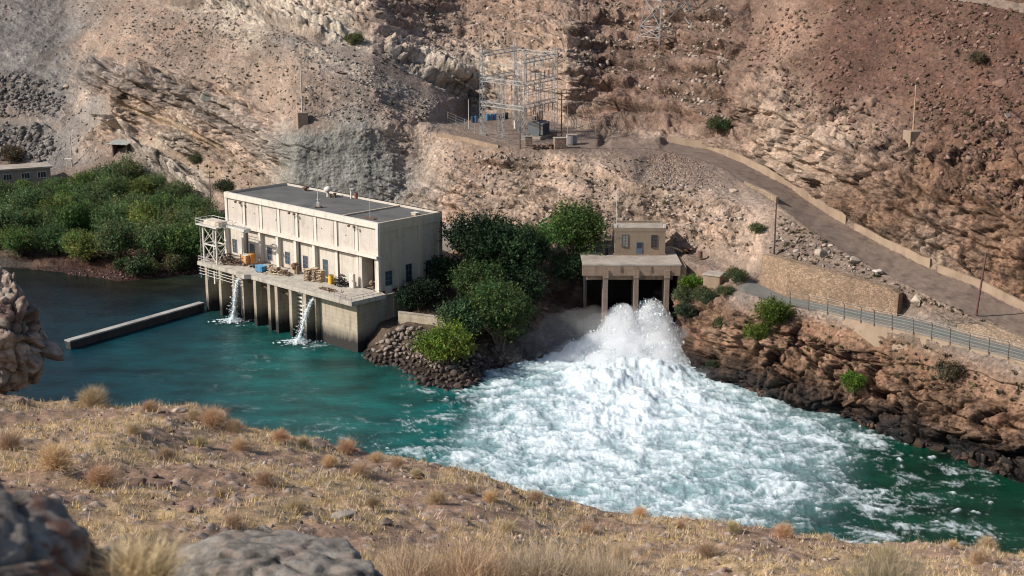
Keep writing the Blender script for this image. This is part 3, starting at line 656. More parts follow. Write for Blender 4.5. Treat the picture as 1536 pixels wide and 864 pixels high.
nt.links.new(mixc(nt, 1., at.outputs['Color'], f, 'MULTIPLY'), bs.inputs['Base Color']); bs.inputs['Roughness'].default_value = .95; bs.inputs['Specular IOR Level'].default_value = .1
bump(nt, bs, n1_.outputs[0], .6, .06)
near = link('near_bank', me, m); tag(near, kind='structure')
def npt(px, py):
    """point of the near bank under direction (px,py)"""
    Y = np.linspace(4, 50, 900); X = (px - 768) * Y / denY(py); zr = CZ - Y * ratio(py)
    zn = near_z(X, Y)
    k = np.argmax(zr <= zn) if (zr <= zn).any() else 899
    return np.array([X[k], Y[k], zn[k]])
# ------------------------------------------------------------------ powerhouse
A0 = Vector((-56.5, 275.5, 0)); EX = Vector((33, -31.9, 0)).normalized(); EY = Vector((-EX.y, EX.x, 0))
PM = Matrix(((EX.x, EY.x, 0, A0.x), (EX.y, EY.y, 0, A0.y), (0, 0, 1, 0), (0, 0, 0, 1)))
PHRZ = math.atan2(EX.y, EX.x)
def L2W(u, w, z): return PM @ Vector((u, w, z))
def uof(px, w, z):
    lo, hi = -10., 60.
    for _ in range(40):
        m_ = (lo + hi) / 2
        if proj(np.array(L2W(m_, w, z)))[0] < px: lo = m_
        else: hi = m_
    return lo
def wof(px, u, z):
    lo, hi = -12., 30.
    for _ in range(40):
        m_ = (lo + hi) / 2
        if proj(np.array(L2W(u, m_, z)))[0] < px: lo = m_
        else: hi = m_
    return lo
def zx(x): return 280 + x / 2.98        # readings taken on an enlarged crop
def wall_paint(name, c, dirt, k=.75):
    m, nt, bs, out = nmat(name); geo = N(nt, 'NewGeometry'); mp = N(nt, 'Mapping'); mp.inputs['Scale'].default_value = (1.6, 1.6, .1); nt.links.new(geo.outputs['Position'], mp.inputs[0])
    n1 = noise(nt, .8, 7, .7, mp.outputs[0]); n2 = noise(nt, .45, 7, .68, geo.outputs['Position'], .5); n3 = noise(nt, 2.5, 5, .6, geo.outputs['Position'])
    col = ramp(nt, n3.outputs[0], [(.3, tuple(x * .92 for x in c)), (.7, tuple(x * 1.05 for x in c))])
    f = ramp(nt, n1.outputs[0], [(.50, (0, 0, 0)), (.72, (k, k, k))]); col = mixc(nt, f, col, dirt)
    f = ramp(nt, n2.outputs[0], [(.52, (0, 0, 0)), (.70, (k * .8,) * 3)]); col = mixc(nt, f, col, tuple(x * .82 for x in dirt))
    nt.links.new(col, bs.inputs['Base Color']); bs.inputs['Roughness'].default_value = .85; bs.inputs['Specular IOR Level'].default_value = .25; bump(nt, bs, n3.outputs[0], .15, .02); MATS[name] = m; return m
m_cream = surf('cream_wall_paint', (.585, .52, .44), .85, .14, .7, .15, 6, .02, dirt=(.42, .355, .285), stretch=(1, 1, .35))
m_white = surf('pale_trim_paint', (.70, .645, .56), .8, .06, .6, .1, 8, .02, dirt=(.62, .55, .46))
m_panel = surf('pinkish_panel_paint', (.555, .485, .425), .85, .14, .8, .1, 8, .02, dirt=(.43, .36, .30), stretch=(1, 1, .3))
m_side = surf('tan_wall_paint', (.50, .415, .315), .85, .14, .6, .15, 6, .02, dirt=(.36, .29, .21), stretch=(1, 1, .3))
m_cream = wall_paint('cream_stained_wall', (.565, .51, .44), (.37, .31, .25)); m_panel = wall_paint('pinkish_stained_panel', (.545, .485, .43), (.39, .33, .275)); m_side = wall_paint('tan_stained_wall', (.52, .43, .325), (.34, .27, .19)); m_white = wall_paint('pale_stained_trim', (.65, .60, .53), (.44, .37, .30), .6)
m_roof = surf('dark_roof_felt', (.10, .097, .092), .95, .3, .25, .2, 4, .02, dirt=(.165, .155, .14))
m_glass = surf('dark_window_glass', (.022, .032, .048), .12, .2, .6, .02, 3, .005, spec=.6)
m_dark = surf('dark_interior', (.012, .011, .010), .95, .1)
m_steel = surf('pale_steel_paint', (.62, .60, .55), .5, .12, 2, .1, 14, .01, dirt=(.42, .34, .26))
m_rust = surf('rusty_steel', (.15, .085, .055), .8, .35, 3, .3, 12, .01, dirt=(.075, .05, .04))
m_wood = surf('weathered_timber', (.33, .25, .17), .9, .3, 3, .3, 14, .01, dirt=(.18, .13, .09))
m_darkpole = surf('tarred_timber', (.075, .05, .042), .9, .3, 2, .3, 12, .01)
def concrete(name, c, waterline=None):
    if name in MATS: return MATS[name]
    m, nt, bs, out = nmat(name)
    geo = N(nt, 'NewGeometry'); sep = N(nt, 'SeparateXYZ'); nt.links.new(geo.outputs['Position'], sep.inputs[0])
    mp = N(nt, 'Mapping'); mp.inputs['Scale'].default_value = (1.1, 1.1, .13); nt.links.new(geo.outputs['Position'], mp.inputs[0])
    n1 = noise(nt, 1.0, 7, .68, mp.outputs[0]); n2 = noise(nt, .7, 6, .6, geo.outputs['Position'])
    col = ramp(nt, n1.outputs[0], [(.3, tuple(x * .5 for x in c)), (.46, tuple(x * .88 for x in c)), (.6, c), (.75, tuple(x * 1.15 for x in c))])
    wv = N(nt, 'TexWave', bands_direction='Z', i_Scale=.42, i_Distortion=.3); nt.links.new(geo.outputs['Position'], wv.inputs[0])   # pour lines
    lf = ramp(nt, wv.outputs['Fac'], [(0, (.82, .82, .82)), (.06, (1, 1, 1))])
    col = mixc(nt, 1., col, lf, 'MULTIPLY')
    col = mixc(nt, 1., col, ramp(nt, n2.outputs[0], [(.3, (.85, .83, .8)), (.7, (1.08, 1.08, 1.08))]), 'MULTIPLY')
    if waterline is not None:
        ad = N(nt, 'Math', operation='MULTIPLY_ADD'); nt.links.new(n1.outputs[0], ad.inputs[0]); ad.inputs[1].default_value = -3.2; nt.links.new(sep.outputs['Z'], ad.inputs[2])
        sc_ = N(nt, 'Math', operation='MULTIPLY'); nt.links.new(ad.outputs[0], sc_.inputs[0]); sc_.inputs[1].default_value = .1
        wet = ramp(nt, sc_.outputs[0], [(0, (1, 1, 1)), (waterline * .1, (.0, .0, .0))])
        col = mixc(nt, wet, col, (.035, .032, .03))
    nt.links.new(col, bs.inputs['Base Color']); bs.inputs['Roughness'].default_value = .85; bs.inputs['Specular IOR Level'].default_value = .25
    bump(nt, bs, n1.outputs[0], .25, .06); MATS[name] = m; return m
m_conc = concrete('stained_concrete', (.43, .365, .28))
m_concw = concrete('wet_stained_concrete', (.43, .37, .285), 2.2)
m_concd = concrete('dark_bay_concrete', (.25, .205, .16), 2.8)  # same concrete in a darker tone, for the back wall of the bays
m_deck = concrete('deck_concrete', (.47, .43, .37))

ph = empty('powerhouse', L2W(0, 0, 9.6), 'long cream concrete power station hall with flat dark roof standing in the water', 'building')
LU, LW, ZB, ZT, ZL = 46.0, 15.4, 9.6, 22.0, 15.7
op0, op1 = uof(zx(785), 0, 10), uof(zx(842), 0, 10)          # the big doorway
# body (front wall left open at the doorway)
b = MB(PM)
b.box(0, op0 - .8, .55, 1.0, ZB, ZL); b.box(op0 - .8, op0, .02, 3.2, ZB, ZL - .35); b.box(op1, LU - .5, .02, .6, ZB, ZL)
b.box(0, LU - .5, .50, 1.0, ZL, ZT - .9)                      # upper wall, behind the panels
b.box(0, .5, 1.0, LW - .5, ZB, ZT); b.box(0, LU, LW - .5, LW, ZB, ZT)
b.build('front_wall', m_cream, ph)
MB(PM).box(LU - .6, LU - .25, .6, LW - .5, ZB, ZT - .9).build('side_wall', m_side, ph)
b = MB(PM); b.box(-.12, LU + .02, .0, .62, ZT - 1.05, ZT); b.build('parapet', m_white, ph)
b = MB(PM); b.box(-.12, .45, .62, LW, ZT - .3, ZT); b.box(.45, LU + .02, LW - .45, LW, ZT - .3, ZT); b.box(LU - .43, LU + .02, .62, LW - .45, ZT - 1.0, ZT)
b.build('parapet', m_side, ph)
b = MB(PM); b.box(.45, LU - .43, .62, LW - .45, ZT - .75, ZT - .42); rf = b.build('roof', m_roof, ph)
uk = uof(zx(825), 8, ZT)
MB(PM).box(uk - .25, uk + .1, .7, LW - .5, ZT - .42, ZT - .15).build('roof_kerb', m_side, rf)
MB(PM).box(-.5, LU + .1, -.55, .50, ZL - .05, ZL + .42).build('ledge', m_white, ph)
# pilasters and recessed panels
pil = [uof(zx(x), 0, 12) for x in (178, 256, 331, 410, 490, 573, 664, 757)]
pl = MB(PM)
for i, u in enumerate(pil):
    wd = .36
    MB(PM).box(u - wd, u + wd, -.25 if i < 6 else .3, .55, ZB, ZL - .05).build('pilaster', m_white, ph)
    if i > 0: MB(PM).box(u - .28, u + .28, .36, .50, ZL + .42, ZT - 1.05).build('pilaster', m_white, ph)
    if i < 7:
        MB(PM).box(u + .75, pil[i + 1] - .75, .42, .50, ZL + .42, ZT - 1.55).build('wall_panel', m_panel, ph)
MB(PM).box(pil[7] + .75, LU - 1.0, .42, .50, ZL + .42, ZT - 1.55).build('wall_panel', m_panel, ph)
MB(PM).box(pil[0] - .4, pil[0] + .3, .28, .50, ZL + .42, ZT - 1.05).build('pilaster', m_white, ph)
MB(PM).box(LU - .62, LU - .02, -.02, .60, ZB, ZT - 1.05).build('corner_post', m_white, ph)
# windows of the long wall
m_frame = surf('grey_window_frame', (.20, .20, .20), .6, .15, 2)
def window(par, M, u, z0, z1, w, nrow, axis='u', plane=.5, glass=None, off=0):
    fr = MB(M); gl = MB(M); s_ = w / 2
    def bx(mb, a0, a1, d0, d1, q0, q1):
        if axis == 'u': mb.box(a0, a1, plane - d1, plane - d0, q0, q1)
        else: mb.box(plane + d0, plane + d1, a0, a1, q0, q1)
    bx(gl, u - s_, u + s_, .0, .03, z0, z1)
    t = .07
    bx(fr, u - s_ - t, u - s_, 0, .10, z0 - t, z1 + t); bx(fr, u + s_, u + s_ + t, 0, .10, z0 - t, z1 + t)
    bx(fr, u - s_, u + s_, 0, .10, z1, z1 + t); bx(fr, u - s_, u + s_, 0, .16, z0 - t, z0)
    for k in range(1, nrow):
        z = z0 + (z1 - z0) * k / nrow; bx(fr, u - s_, u + s_, .031, .07, z - .025, z + .025)
    bx(fr, u - .025, u + .025, .031, .065, z0, z1)
    f = fr.build('window', m_frame, par); gl.build('pane', glass or m_glass, f); return f
m_glassb = surf('blue_grey_glass', (.05, .075, .105), .15, .3, .6, .02, 3, .005, spec=.6)
for x, zl, zh in ((215, .55, 3.1), (293, .7, 3.0), (371, .8, 3.1), (451, .9, 3.1), (531, .9, 3.2), (620, .4, 3.4)):
    window(ph, PM, uof(zx(x), .5, 11.5), ZB + zl, ZB + zh, 1.3, 3, plane=.55, glass=m_glassb)
u4 = uof(zx(451), .5, 11.5)
MB(PM).box(u4 - .65, u4 + .65, .47, .55, ZB + .05, ZB + .78).build('door', m_side, ph)
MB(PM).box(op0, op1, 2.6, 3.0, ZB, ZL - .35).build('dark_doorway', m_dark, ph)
MB(PM).box(op0 - .8, op1, .3, 3.0, ZL - .36, ZL - .06).build('lintel', m_cream, ph)
MB(PM).box(op0, op1, .7, 2.7, ZB + .01, ZB + .03).build('sill', m_deck, ph)
# side wall: raised frame of piers around three recessed panels, each with a window
sp_edges = [wof(zx(x), LU, 14) for x in (853, 868, 946, 962, 1040, 1056, 1128, 1143)]
sp_edges[0] = .6; sp_edges[7] = LW
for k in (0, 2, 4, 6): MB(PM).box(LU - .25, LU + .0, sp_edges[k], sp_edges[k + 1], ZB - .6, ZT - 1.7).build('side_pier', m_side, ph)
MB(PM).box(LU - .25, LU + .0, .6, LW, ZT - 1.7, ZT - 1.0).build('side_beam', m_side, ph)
for x, z0, z1, wd, g in ((905, .9, 3.4, 1.5, m_glassb), (995, .7, 3.9, 1.35, m_glass), (1083, .6, 3.8, 1.35, m_glass)):
    window(ph, PM, wof(zx(x), LU - .1, 11.5), ZB + z0, ZB + z1, wd, 3, axis='w', plane=LU - .25, glass=g)
w1_ = wof(zx(905), LU, 10)
MB(PM).box(LU - .24, LU + .03, w1_ - .7, w1_ + .7, ZB - .6, ZB + .75).build('hatch', m_panel, ph)
for u in (pil[1] + .55, pil[4] + .5, pil[6] + .5):
    g = MB(PM); g.tube((u, .36, ZL + .45), (u, .36, ZT - 1.1), .07, .07, 6); g.tube((u, .45, ZB), (u, .45, ZL - .1), .07, .07, 6); g.build('downpipe', m_rust, ph)
g = MB(PM); g.tube((1.2, -.02, ZL - .35), (LU - 6, -.02, ZL - .35), .035, .035, 5); g.build('conduit', m_rust, ph)
for k in range(6):
    g = MB(PM); u = 2.2 + k * 6.9; g.box(u - .12, u + .12, .40, .43, ZT - 3.0 - .3 * (k % 3), ZT - 2.8 - .3 * (k % 3)); g.build('vent_hole', m_dark, ph)
# flood lights in pairs on brackets
for x in (238, 478, 746):
    u = uof(zx(x), 0, 20.3); z = ZT - 1.5
    f = MB(PM); f.tube((u, .5, z), (u, -.35, z + .18), .05); f.tube((u - .75, -.35, z + .18), (u + .75, -.35, z + .18), .04)
    fo = f.build('lamp_bracket', m_steel, ph)
    for s_ in (-.75, .75): MB(PM).cbox((u + s_, -.5, z + .15), (.42, .34, .34), tilt=.5).build('flood_lamp', m_rust, fo)

# substructure: deck slab, solid block at the right, gate bays with piers at the left
sub = empty('tailrace_block', L2W(20, -6, 0), 'stained concrete base of the power station with gate bays and rust streaks', 'concrete base')
dk = MB(PM); dk.prism([(1.4, -7.9), (47.9, -7.9), (47.9, -.2), (46.6, .3), (1.4, .3)], 8.85, 9.6); dk.build('deck_slab', m_deck, sub)
us = uof(zx(597), -6, 5)
b = MB(PM); b.prism([(us, -6.0), (47.0, -6.0), (46.15, .0), (46.15, 16.2), (us, 16.2)], -3, 8.85); b.build('solid_wall', m_concw, sub)
b = MB(PM); b.box(46.15, 46.45, 3, 16.5, -3, 9.0); b.build('side_buttress', m_conc, sub)
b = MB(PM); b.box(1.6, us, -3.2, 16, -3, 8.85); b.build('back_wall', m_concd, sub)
for x in (92, 152, 213, 252, 308, 371, 404, 467, 531):
    u = uof(zx(x), -7.6, 5)
    MB(PM).box(u - .42, u + .38, -7.7, -3.2, -3, 8.85).build('bay_pier', m_concw, sub)
MB(PM).box(us - .35, us, -6.9, -3.2, -3, 8.85).build('bay_pier', m_concw, sub)
# gate hoist frames between piers
for x, rows, zb in ((505, 9, 1.6), (440, 2, 6.9), (345, 2, 7.1), (283, 2, 7.2), (231, 10, .6)):
    u = uof(zx(x), -6.4, 5); g = MB(PM); wd = .95 if rows > 3 else 1.1
    for s_ in (-wd, wd): g.box(u + s_ - .09, u + s_ + .09, -6.5, -6.3, zb, 8.8)
    for k in range(rows):
        z = zb + .3 + k * (8.4 - zb) / rows; g.box(u - wd + .09, u + wd - .09, -6.48, -6.32, z, z + .3)
    g.build('gate_frame', m_steel if rows > 3 else m_rust, sub)
# pipes and rails below the deck at the left end
g = MB(PM)
for z in (8.4, 7.9, 7.3): g.tube((2.0, -7.95, z), (uof(zx(245), -8, 8), -7.95, z - .15), .05)
for u in (2.6, 5.2, 7.9, 9.6): g.tube((u, -7.95, 8.8), (u, -7.95, 6.5), .05)
g.box(7.0, 7.3, -8.05, -7.8, 6.0, 8.5); g.build('pipe_rack', m_steel, sub)
ul = uof(zx(262), -7.9, 9)
b = MB(PM); b.prism([(ul - 1.6, -8.9), (ul + 1.0, -8.9), (ul + 1.8, -7.9), (ul - 2.4, -7.9)], 8.9, 9.75); b.build('spout_box', m_deck, sub)
# railing along the deck, light pipe rails
g = MB(PM)
for z in (10.15, 10.65): g.tube((1.6, -7.75, z), (5.4, -7.75, z), .035); g.tube((1.6, -7.75, z), (1.6, -1, z), .035)
for u in (1.6, 2.9, 4.1, 5.4): g.tube((u, -7.75, 9.6), (u, -7.75, 10.65), .035)
for w_ in (-5.5, -3.2, -1): g.tube((1.6, w_, 9.6), (1.6, w_, 10.65), .035)
tag(g.build('railing', m_steel, None, L2W(1.6, -7.75, 9.6)), 'pale pipe railing at the left end of the concrete deck', 'railing')
g = MB(PM)
for z in (10.0, 10.45): g.tube((43.0, -7.6, z), (47.6, -7.6, z), .03); g.tube((47.6, -7.6, z), (47.6, -1, z), .03)
for u in (43, 44.5, 46, 47.6): g.tube((u, -7.6, 9.6), (u, -7.6, 10.45), .03)
for w_ in (-5, -2.8, -1): g.tube((47.6, w_, 9.6), (47.6, w_, 10.45), .03)
tag(g.build('railing', m_rust, None, L2W(47.6, -7.6, 9.6)), 'thin rusty railing round the right corner of the concrete deck', 'railing')

# breakwater wall in the river
pa = PZ(105, 511, 1.6); pb = np.array(L2W(3.0, -7.9, 1.6)); dv = Vector(pb - pa); dv.z = 0; ln = dv.length; bz = math.atan2(dv.y, dv.x)
Mb = Matrix.Translation((pa[0], pa[1], 0)) @ Matrix.Rotation(bz, 4, 'Z')
bw = empty('dividing_wall', (pa[0], pa[1], 0), 'long low concrete wall running out through the dark water', 'wall')
MB(Mb).box(0, ln, 0, 1.3, -3, 1.35).build('wall_body', concrete('black_wet_concrete', (.055, .05, .048)), bw)
MB(Mb).box(-.1, ln, -.08, 1.38, 1.35, 1.6).build('coping', surf('pale_coping', (.36, .34, .31), .9, .25, .4, .2, 6, .02, dirt=(.2, .18, .16)), bw)

# the hoist tower at the left end of the deck
tw = empty('hoist_tower', L2W(3.4, -6.6, 9.6), 'pale steel lattice hoist tower with railed platform at the deck end', 'hoist tower')
tu0, tu1, tw0, tw1, th = uof(zx(80), -7.2, 10), uof(zx(137), -7.2, 10), -7.2, -4.9, 7.3
for u in (tu0, tu1):
    for w_ in (tw0, tw1): MB(PM).box(u - .13, u + .13, w_ - .13, w_ + .13, 9.6, 9.6 + th).build('leg', m_steel, tw)
g = MB(PM)
for z0, z1 in ((9.8, 13.1), (13.3, 16.6)):
    for w_ in (tw0, tw1):
        g.tube((tu0, w_, z0), (tu1, w_, z1), .07); g.tube((tu1, w_, z0), (tu0, w_, z1), .07)
    for u in (tu0, tu1): g.tube((u, tw0, z0), (u, tw1, z1), .06); g.tube((u, tw1, z0), (u, tw0, z1), .06)
for z in (13.2, 16.75):
    for w_ in (tw0, tw1): g.box(tu0, tu1, w_ - .1, w_ + .1, z - .12, z + .12)
    for u in (tu0, tu1): g.box(u - .1, u + .1, tw0, tw1, z - .12, z + .12)
g.build('bracing', m_steel, tw)
g = MB(PM); g.box(tu0 - 1.2, tu1 + 1.4, tw0 - .9, tw1 + .7, 16.9, 17.1); pf = g.build('platform', m_steel, tw)
g = MB(PM); zt = 17.1; c4 = [(tu0 - 1.15, tw0 - .85), (tu1 + 1.35, tw0 - .85), (tu1 + 1.35, tw1 + .65), (tu0 - 1.15, tw1 + .65)]
for i in range(4):
    p, q_ = c4[i], c4[(i + 1) % 4]
    for z in (.55, 1.05): g.tube((p[0], p[1], zt + z), (q_[0], q_[1], zt + z), .045)
    for t in (0, .34, .67): g.tube((p[0] + (q_[0] - p[0]) * t, p[1] + (q_[1] - p[1]) * t, zt), (p[0] + (q_[0] - p[0]) * t, p[1] + (q_[1] - p[1]) * t, zt + 1.05), .04)
g.build('platform_rail', m_steel, pf)
g = MB(PM); g.box(tu0 + .2, tu1 + .9, tw0 + .1, tw1 - .2, 17.1, 17.9); g.build('winch_box', surf('pale_winch_paint', (.62, .56, .46), .6, .2, 2, dirt=(.35, .22, .14)), tw)
g = MB(PM); g.box(tu1 + 1.4, tu1 + 7.2, tw1 - .9, tw1 - .6, 16.9, 17.3); g.box(tu1 + 1.4, tu1 + 7.2, tw1 + .3, tw1 + .6, 16.9, 17.3)
for k in range(6): g.tube((tu1 + 1.6 + k, tw1 - .75, 17.3), (tu1 + 2.6 + k, tw1 + .45, 17.3), .07); g.tube((tu1 + 1.6 + k, tw1 - .75, 17.3), (tu1 + 1.6 + k, tw1 + .45, 17.3), .07)
g.box(tu1 + 6.9, tu1 + 7.2, tw1 - .59, tw1 + .29, 16.6, 17.3); g.tube((tu1 + 2, tw1 - .2, 17.3), (tu1 + 4.2, tw1 - .2, 18.4), .1); g.tube((tu1 + 4.2, tw1 - .2, 18.4), (tu1 + 6.8, tw1 - .2, 17.8), .1)
g.build('jib', m_steel, tw)
g = MB(PM)
for s_ in (-.25, .25): g.tube((tu0 - .7, tw0 + s_, 9.6), (tu0 - .7, tw0 + s_, 17.1), .035)
for k in range(24): g.tube((tu0 - .7, tw0 - .25, 9.9 + k * .3), (tu0 - .7, tw0 + .25, 9.9 + k * .3), .025)
g.build('ladder', m_steel, tw)

# roof fittings
def roofpt(x, y, z=ZT - .42): return PZ(280 + x / 2.98, 250 + y / 2.98, z)
p = roofpt(588, 183); t = empty('roof_mast', p, 'thin mast on a square base in the middle of the dark roof', 'mast')
g = MB(Matrix.Translation(p)); g.cbox((0, 0, .12), (1.2, 1.2, .24)); g.build('base_plate', m_rust, t)
g = MB(Matrix.Translation(p)); g.cbox((0, 0, .6), (.55, .55, .75)); g.build('vent_box', m_steel, t)
g = MB(Matrix.Translation(p)); g.tube((0, 0, .9), (0, 0, 3.6), .09, .05); g.tube((-.3, 0, 1.5), (.3, 0, 1.5), .05); g.build('pole', m_steel, t)
p = roofpt(632, 134); t = empty('roof_fan', p, 'pale round extractor fan standing at the far edge of the roof', 'roof fan')
g = MB(Matrix.Translation(p)); g.tube((0, 0, 0), (0, 0, 1.0), .3, .25, 10); g.build('stem', m_steel, t)
g = MB(Matrix.Translation(p)); g.lathe([(.2, 1.0), (.75, 1.1), (.8, 1.5), (.5, 1.9), (.1, 2.05)]); g.build('cowl', m_white, t, sm=True)
p = roofpt(652, 138); t = empty('roof_vent', p, 'small rusty twin pipe vent beside the round roof fan', 'roof vent')
g = MB(Matrix.Translation(p)); g.tube((-.4, 0, 0), (-.4, 0, .6), .2); g.tube((.45, 0, 0), (.45, 0, .75), .24); g.build('pipe', m_rust, t)
g = MB(Matrix.Translation(p)); g.tube((-.4, 0, .6), (-.4, 0, .75), .32); g.tube((.45, 0, .75), (.45, 0, .9), .36); g.build('cap', m_rust, t)
p = roofpt(750, 142); t = empty('roof_vent', p, 'red brown barrel vent with pale neighbour at the far roof edge', 'roof vent')
g = MB(Matrix.Translation(p)); g.tube((.35, 0, 0), (.35, 0, 1.1), .36, .36, 12); g.build('barrel', surf('red_oxide_paint', (.23, .09, .06), .7, .25, 3), t)
g = MB(Matrix.Translation(p)); g.tube((-.6, 0, 0), (-.6, 0, 1.7), .22, .18, 10); g.cbox((-.6, 0, 1.8), (.6, .6, .2)); g.build('flue', m_steel, t)
p = roofpt(532, 108); t = empty('roof_vent', p, 'low dark mushroom vent near the back left of the roof', 'roof vent')
g = MB(Matrix.Translation(p)); g.tube((0, 0, 0), (0, 0, .55), .3); g.build('neck', m_rust, t)
g = MB(Matrix.Translation(p)); g.lathe([(.75, .5), (.7, .7), (.3, .95), (.05, 1.0)]); g.build('hood', m_rust, t, sm=True)
p = roofpt(820, 232); t = empty('aerial_mount', p, 'flat dark aerial base with thin whip near the front right roof corner', 'aerial')
g = MB(Matrix.Translation(p)); g.cbox((0, 0, .1), (2.9, .9, .12), PHRZ); g.cbox((0, .5, .14), (2.4, .3, .16), PHRZ); g.build('frame', m_rust, t)
g = MB(Matrix.Translation(p)); g.tube((0, 0, .1), (0, 0, 5.0), .04, .02, 5); g.build('whip', m_steel, t)
p = roofpt(1022, 216); t = empty('roof_hatch', p, 'small pale hatch on the right end of the dark roof', 'hatch')
g = MB(Matrix.Translation(p)); g.cbox((0, 0, .2), (1.1, .9, .4), PHRZ); g.build('kerb', m_side, t)
g = MB(Matrix.Translation(p)); g.cbox((0, 0, .45), (1.25, 1.05, .1), PHRZ); g.build('lid', m_white, t)

# things left about on the deck
def dpt(x, y, z=9.6): return Vector(PZ(280 + x / 2.98, 250 + y / 2.98, z))
def frameM(p, rz=PHRZ): return Matrix.Translation(p) @ Matrix.Rotation(rz, 4, 'Z')
def crate(x, y, d, c, name, label, cat, mat2=None):
    p = dpt(x, y); t = empty(name, p, label, cat); Mf = frameM(p)
    mm = surf('paint_' + name, c, .6, .2, 2, dirt=tuple(k * .5 for k in c))
    g = MB(Mf); g.box(-d[0] / 2, d[0] / 2, -d[1] / 2, d[1] / 2, .08, d[2]); g.build('body', mm, t, bevel=.03)
    g = MB(Mf); g.box(-d[0] / 2 - .05, d[0] / 2 + .05, -d[1] / 2 - .05, d[1] / 2 + .05, d[2], d[2] + .08); g.build('lid', mat2 or mm, t)
    g = MB(Mf)
    for sx in (-1, 1): g.box(sx * d[0] * .35 - .1, sx * d[0] * .35 + .1, -d[1] / 2, d[1] / 2, 0, .08)
    g.build('skid', m_rust, t)
    g = MB(Mf)
    for sx in (-.28, .28): g.box(sx * d[0] - .05, sx * d[0] + .05, -d[1] / 2 - .04, -d[1] / 2 - .001, .12, d[2] - .05)
    g.build('batten', mat2 or m_wood, t); return t
crate(266, 434, (1.9, 1.3, 1.75), (.62, .27, .07), 'equipment_cabinet', 'orange metal cabinet with pale lid on the deck', 'cabinet', m_white)
crate(293, 434, (1.1, 1.2, 1.9), (.24, .29, .25), 'equipment_cabinet', 'grey green metal cabinet beside the orange one', 'cabinet')
bc = crate(333, 470, (2.1, 1.2, 1.15), (.06, .22, .38), 'tool_chest', 'bright blue crate with white patches standing near the deck edge', 'crate', surf('sky_blue_paint', (.10, .30, .48), .6, .2, 2))
p = dpt(646, 524); t = empty('fuel_drum', p, 'upright bright yellow drum by the dark cable heap', 'drum'); my = surf('yellow_drum_paint', (.72, .42, .03), .55, .12, 2, dirt=(.4, .22, .05))
g = MB(Matrix.Translation(p)); g.lathe([(.5, 0), (.5, .5), (.53, .53), (.5, .56), (.5, 1.05), (.53, 1.08), (.5, 1.11), (.5, 1.62), (.53, 1.65)], n=18); g.build('shell', my, t, sm=False)
g = MB(Matrix.Translation(p)); g.tube((0, 0, 1.65), (0, 0, 1.67), .46, .46, 18); g.tube((.25, 0, 1.67), (.25, 0, 1.75), .08); g.build('drum_top', m_rust, t)
p = dpt(736, 542); t = empty('switch_cabinet', p, 'tall white switch cabinet against the wall left of the doorway', 'cabinet'); Mf = frameM(p)
g = MB(Mf); g.box(-.6, .6, 0, .5, 0, 2.6); g.build('body', m_white, t, bevel=.03)
g = MB(Mf); g.box(-.5, .5, -.04, -.001, .15, 2.5); dd = g.build('door', m_white, t)
g = MB(Mf); g.box(.3, .4, -.1, -.041, 1.2, 1.45); g.build('handle', m_rust, dd)
def heap(name, x0, y0, n, spread, kinds, label, cat, seed, ht=1.0):
    """one untidy pile: sticks, plates and lumps that lie on one another"""
    r = random.Random(seed); p = dpt(x0, y0); t = empty(name, p, label, cat); Mf = frameM(p)
    for kn, mt, cnt, sz in kinds:
        g = MB(Mf)
        for _ in range(cnt):
            a = r.gauss(0, spread[0] / 2.2); b_ = r.gauss(0, spread[1] / 2.2); h = ht * max(0.05, 1 - (a / spread[0])**2 - (b_ / spread[1])**2) * r.random()
            if kn in ('stick', 'pipe'):
                an = r.gauss(0, .5); l = sz * r.uniform(.5, 1.1); dx, dy = math.cos(an) * l, math.sin(an) * l
                g.tube((a - dx, b_ - dy, h + .08 + r.uniform(-.05, .2)), (a + dx, b_ + dy, h + .08 + r.uniform(-.05, .35)), .07, .07, 5)
            else:
                g.cbox((a, b_, h + .15), (sz * r.uniform(.5, 1.2), sz * r.uniform(.4, .9), sz * r.uniform(.2, .6)), r.uniform(0, 3), r.gauss(0, .35))
        g.build(kn, mt, t)
    return t
m_tarp = surf('brown_tarpaulin', (.16, .115, .085), .9, .4, 2)
m_pale = surf('bare_pale_timber', (.50, .39, .26), .9, .3, 3, .2, 12, .01)
heap('scrap_heap', 190, 430, 14, (3.4, 1.3), [('stick', m_rust, 46, 1.6), ('plate', m_tarp, 26, .9), ('lump', m_dark, 12, .6)], 'wide brown scrap heap between the hoist tower and orange cabinet', 'scrap heap', 1, 1.5)
heap('timber_pile', 390, 474, 14, (2.3, 1.1), [('stick', m_pale, 40, 1.5), ('plate', m_wood, 14, .9)], 'pile of pale planks right of the blue crate', 'timber pile', 2, 1.3)
heap('scrap_heap', 440, 482, 14, (2.0, .8), [('stick', m_rust, 26, 1.0), ('plate', m_tarp, 12, .6)], 'low dark scrap heap between the planks and the pallets', 'scrap heap', 3, .6)
heap('cable_heap', 692, 532, 14, (2.0, .9), [('pipe', m_dark, 60, .7), ('lump', surf('grey_cable', (.12, .115, .11), .8, .3), 26, .55)], 'dark grey tangle of cable between yellow drum and white cabinet', 'cable heap', 4, 2.0)
heap('scrap_heap', 315, 452, 10, (1.5, .6), [('stick', m_rust, 18, .8), ('lump', m_dark, 10, .5)], 'small dark scrap heap behind the blue crate', 'scrap heap', 5, .8)
heap('scrap_heap', 630, 552, 10, (2.2, .5), [('stick', m_rust, 18, .9), ('stick', m_wood, 10, .8)], 'thin flat scatter of rods in front of the yellow drum', 'scrap heap', 6, .25)
heap('scrap_heap', 832, 545, 10, (.5, .7), [('plate', m_wood, 12, .5), ('stick', m_rust, 8, .5)], 'small pile of boards beside the big doorway', 'scrap heap', 7, 1.5)
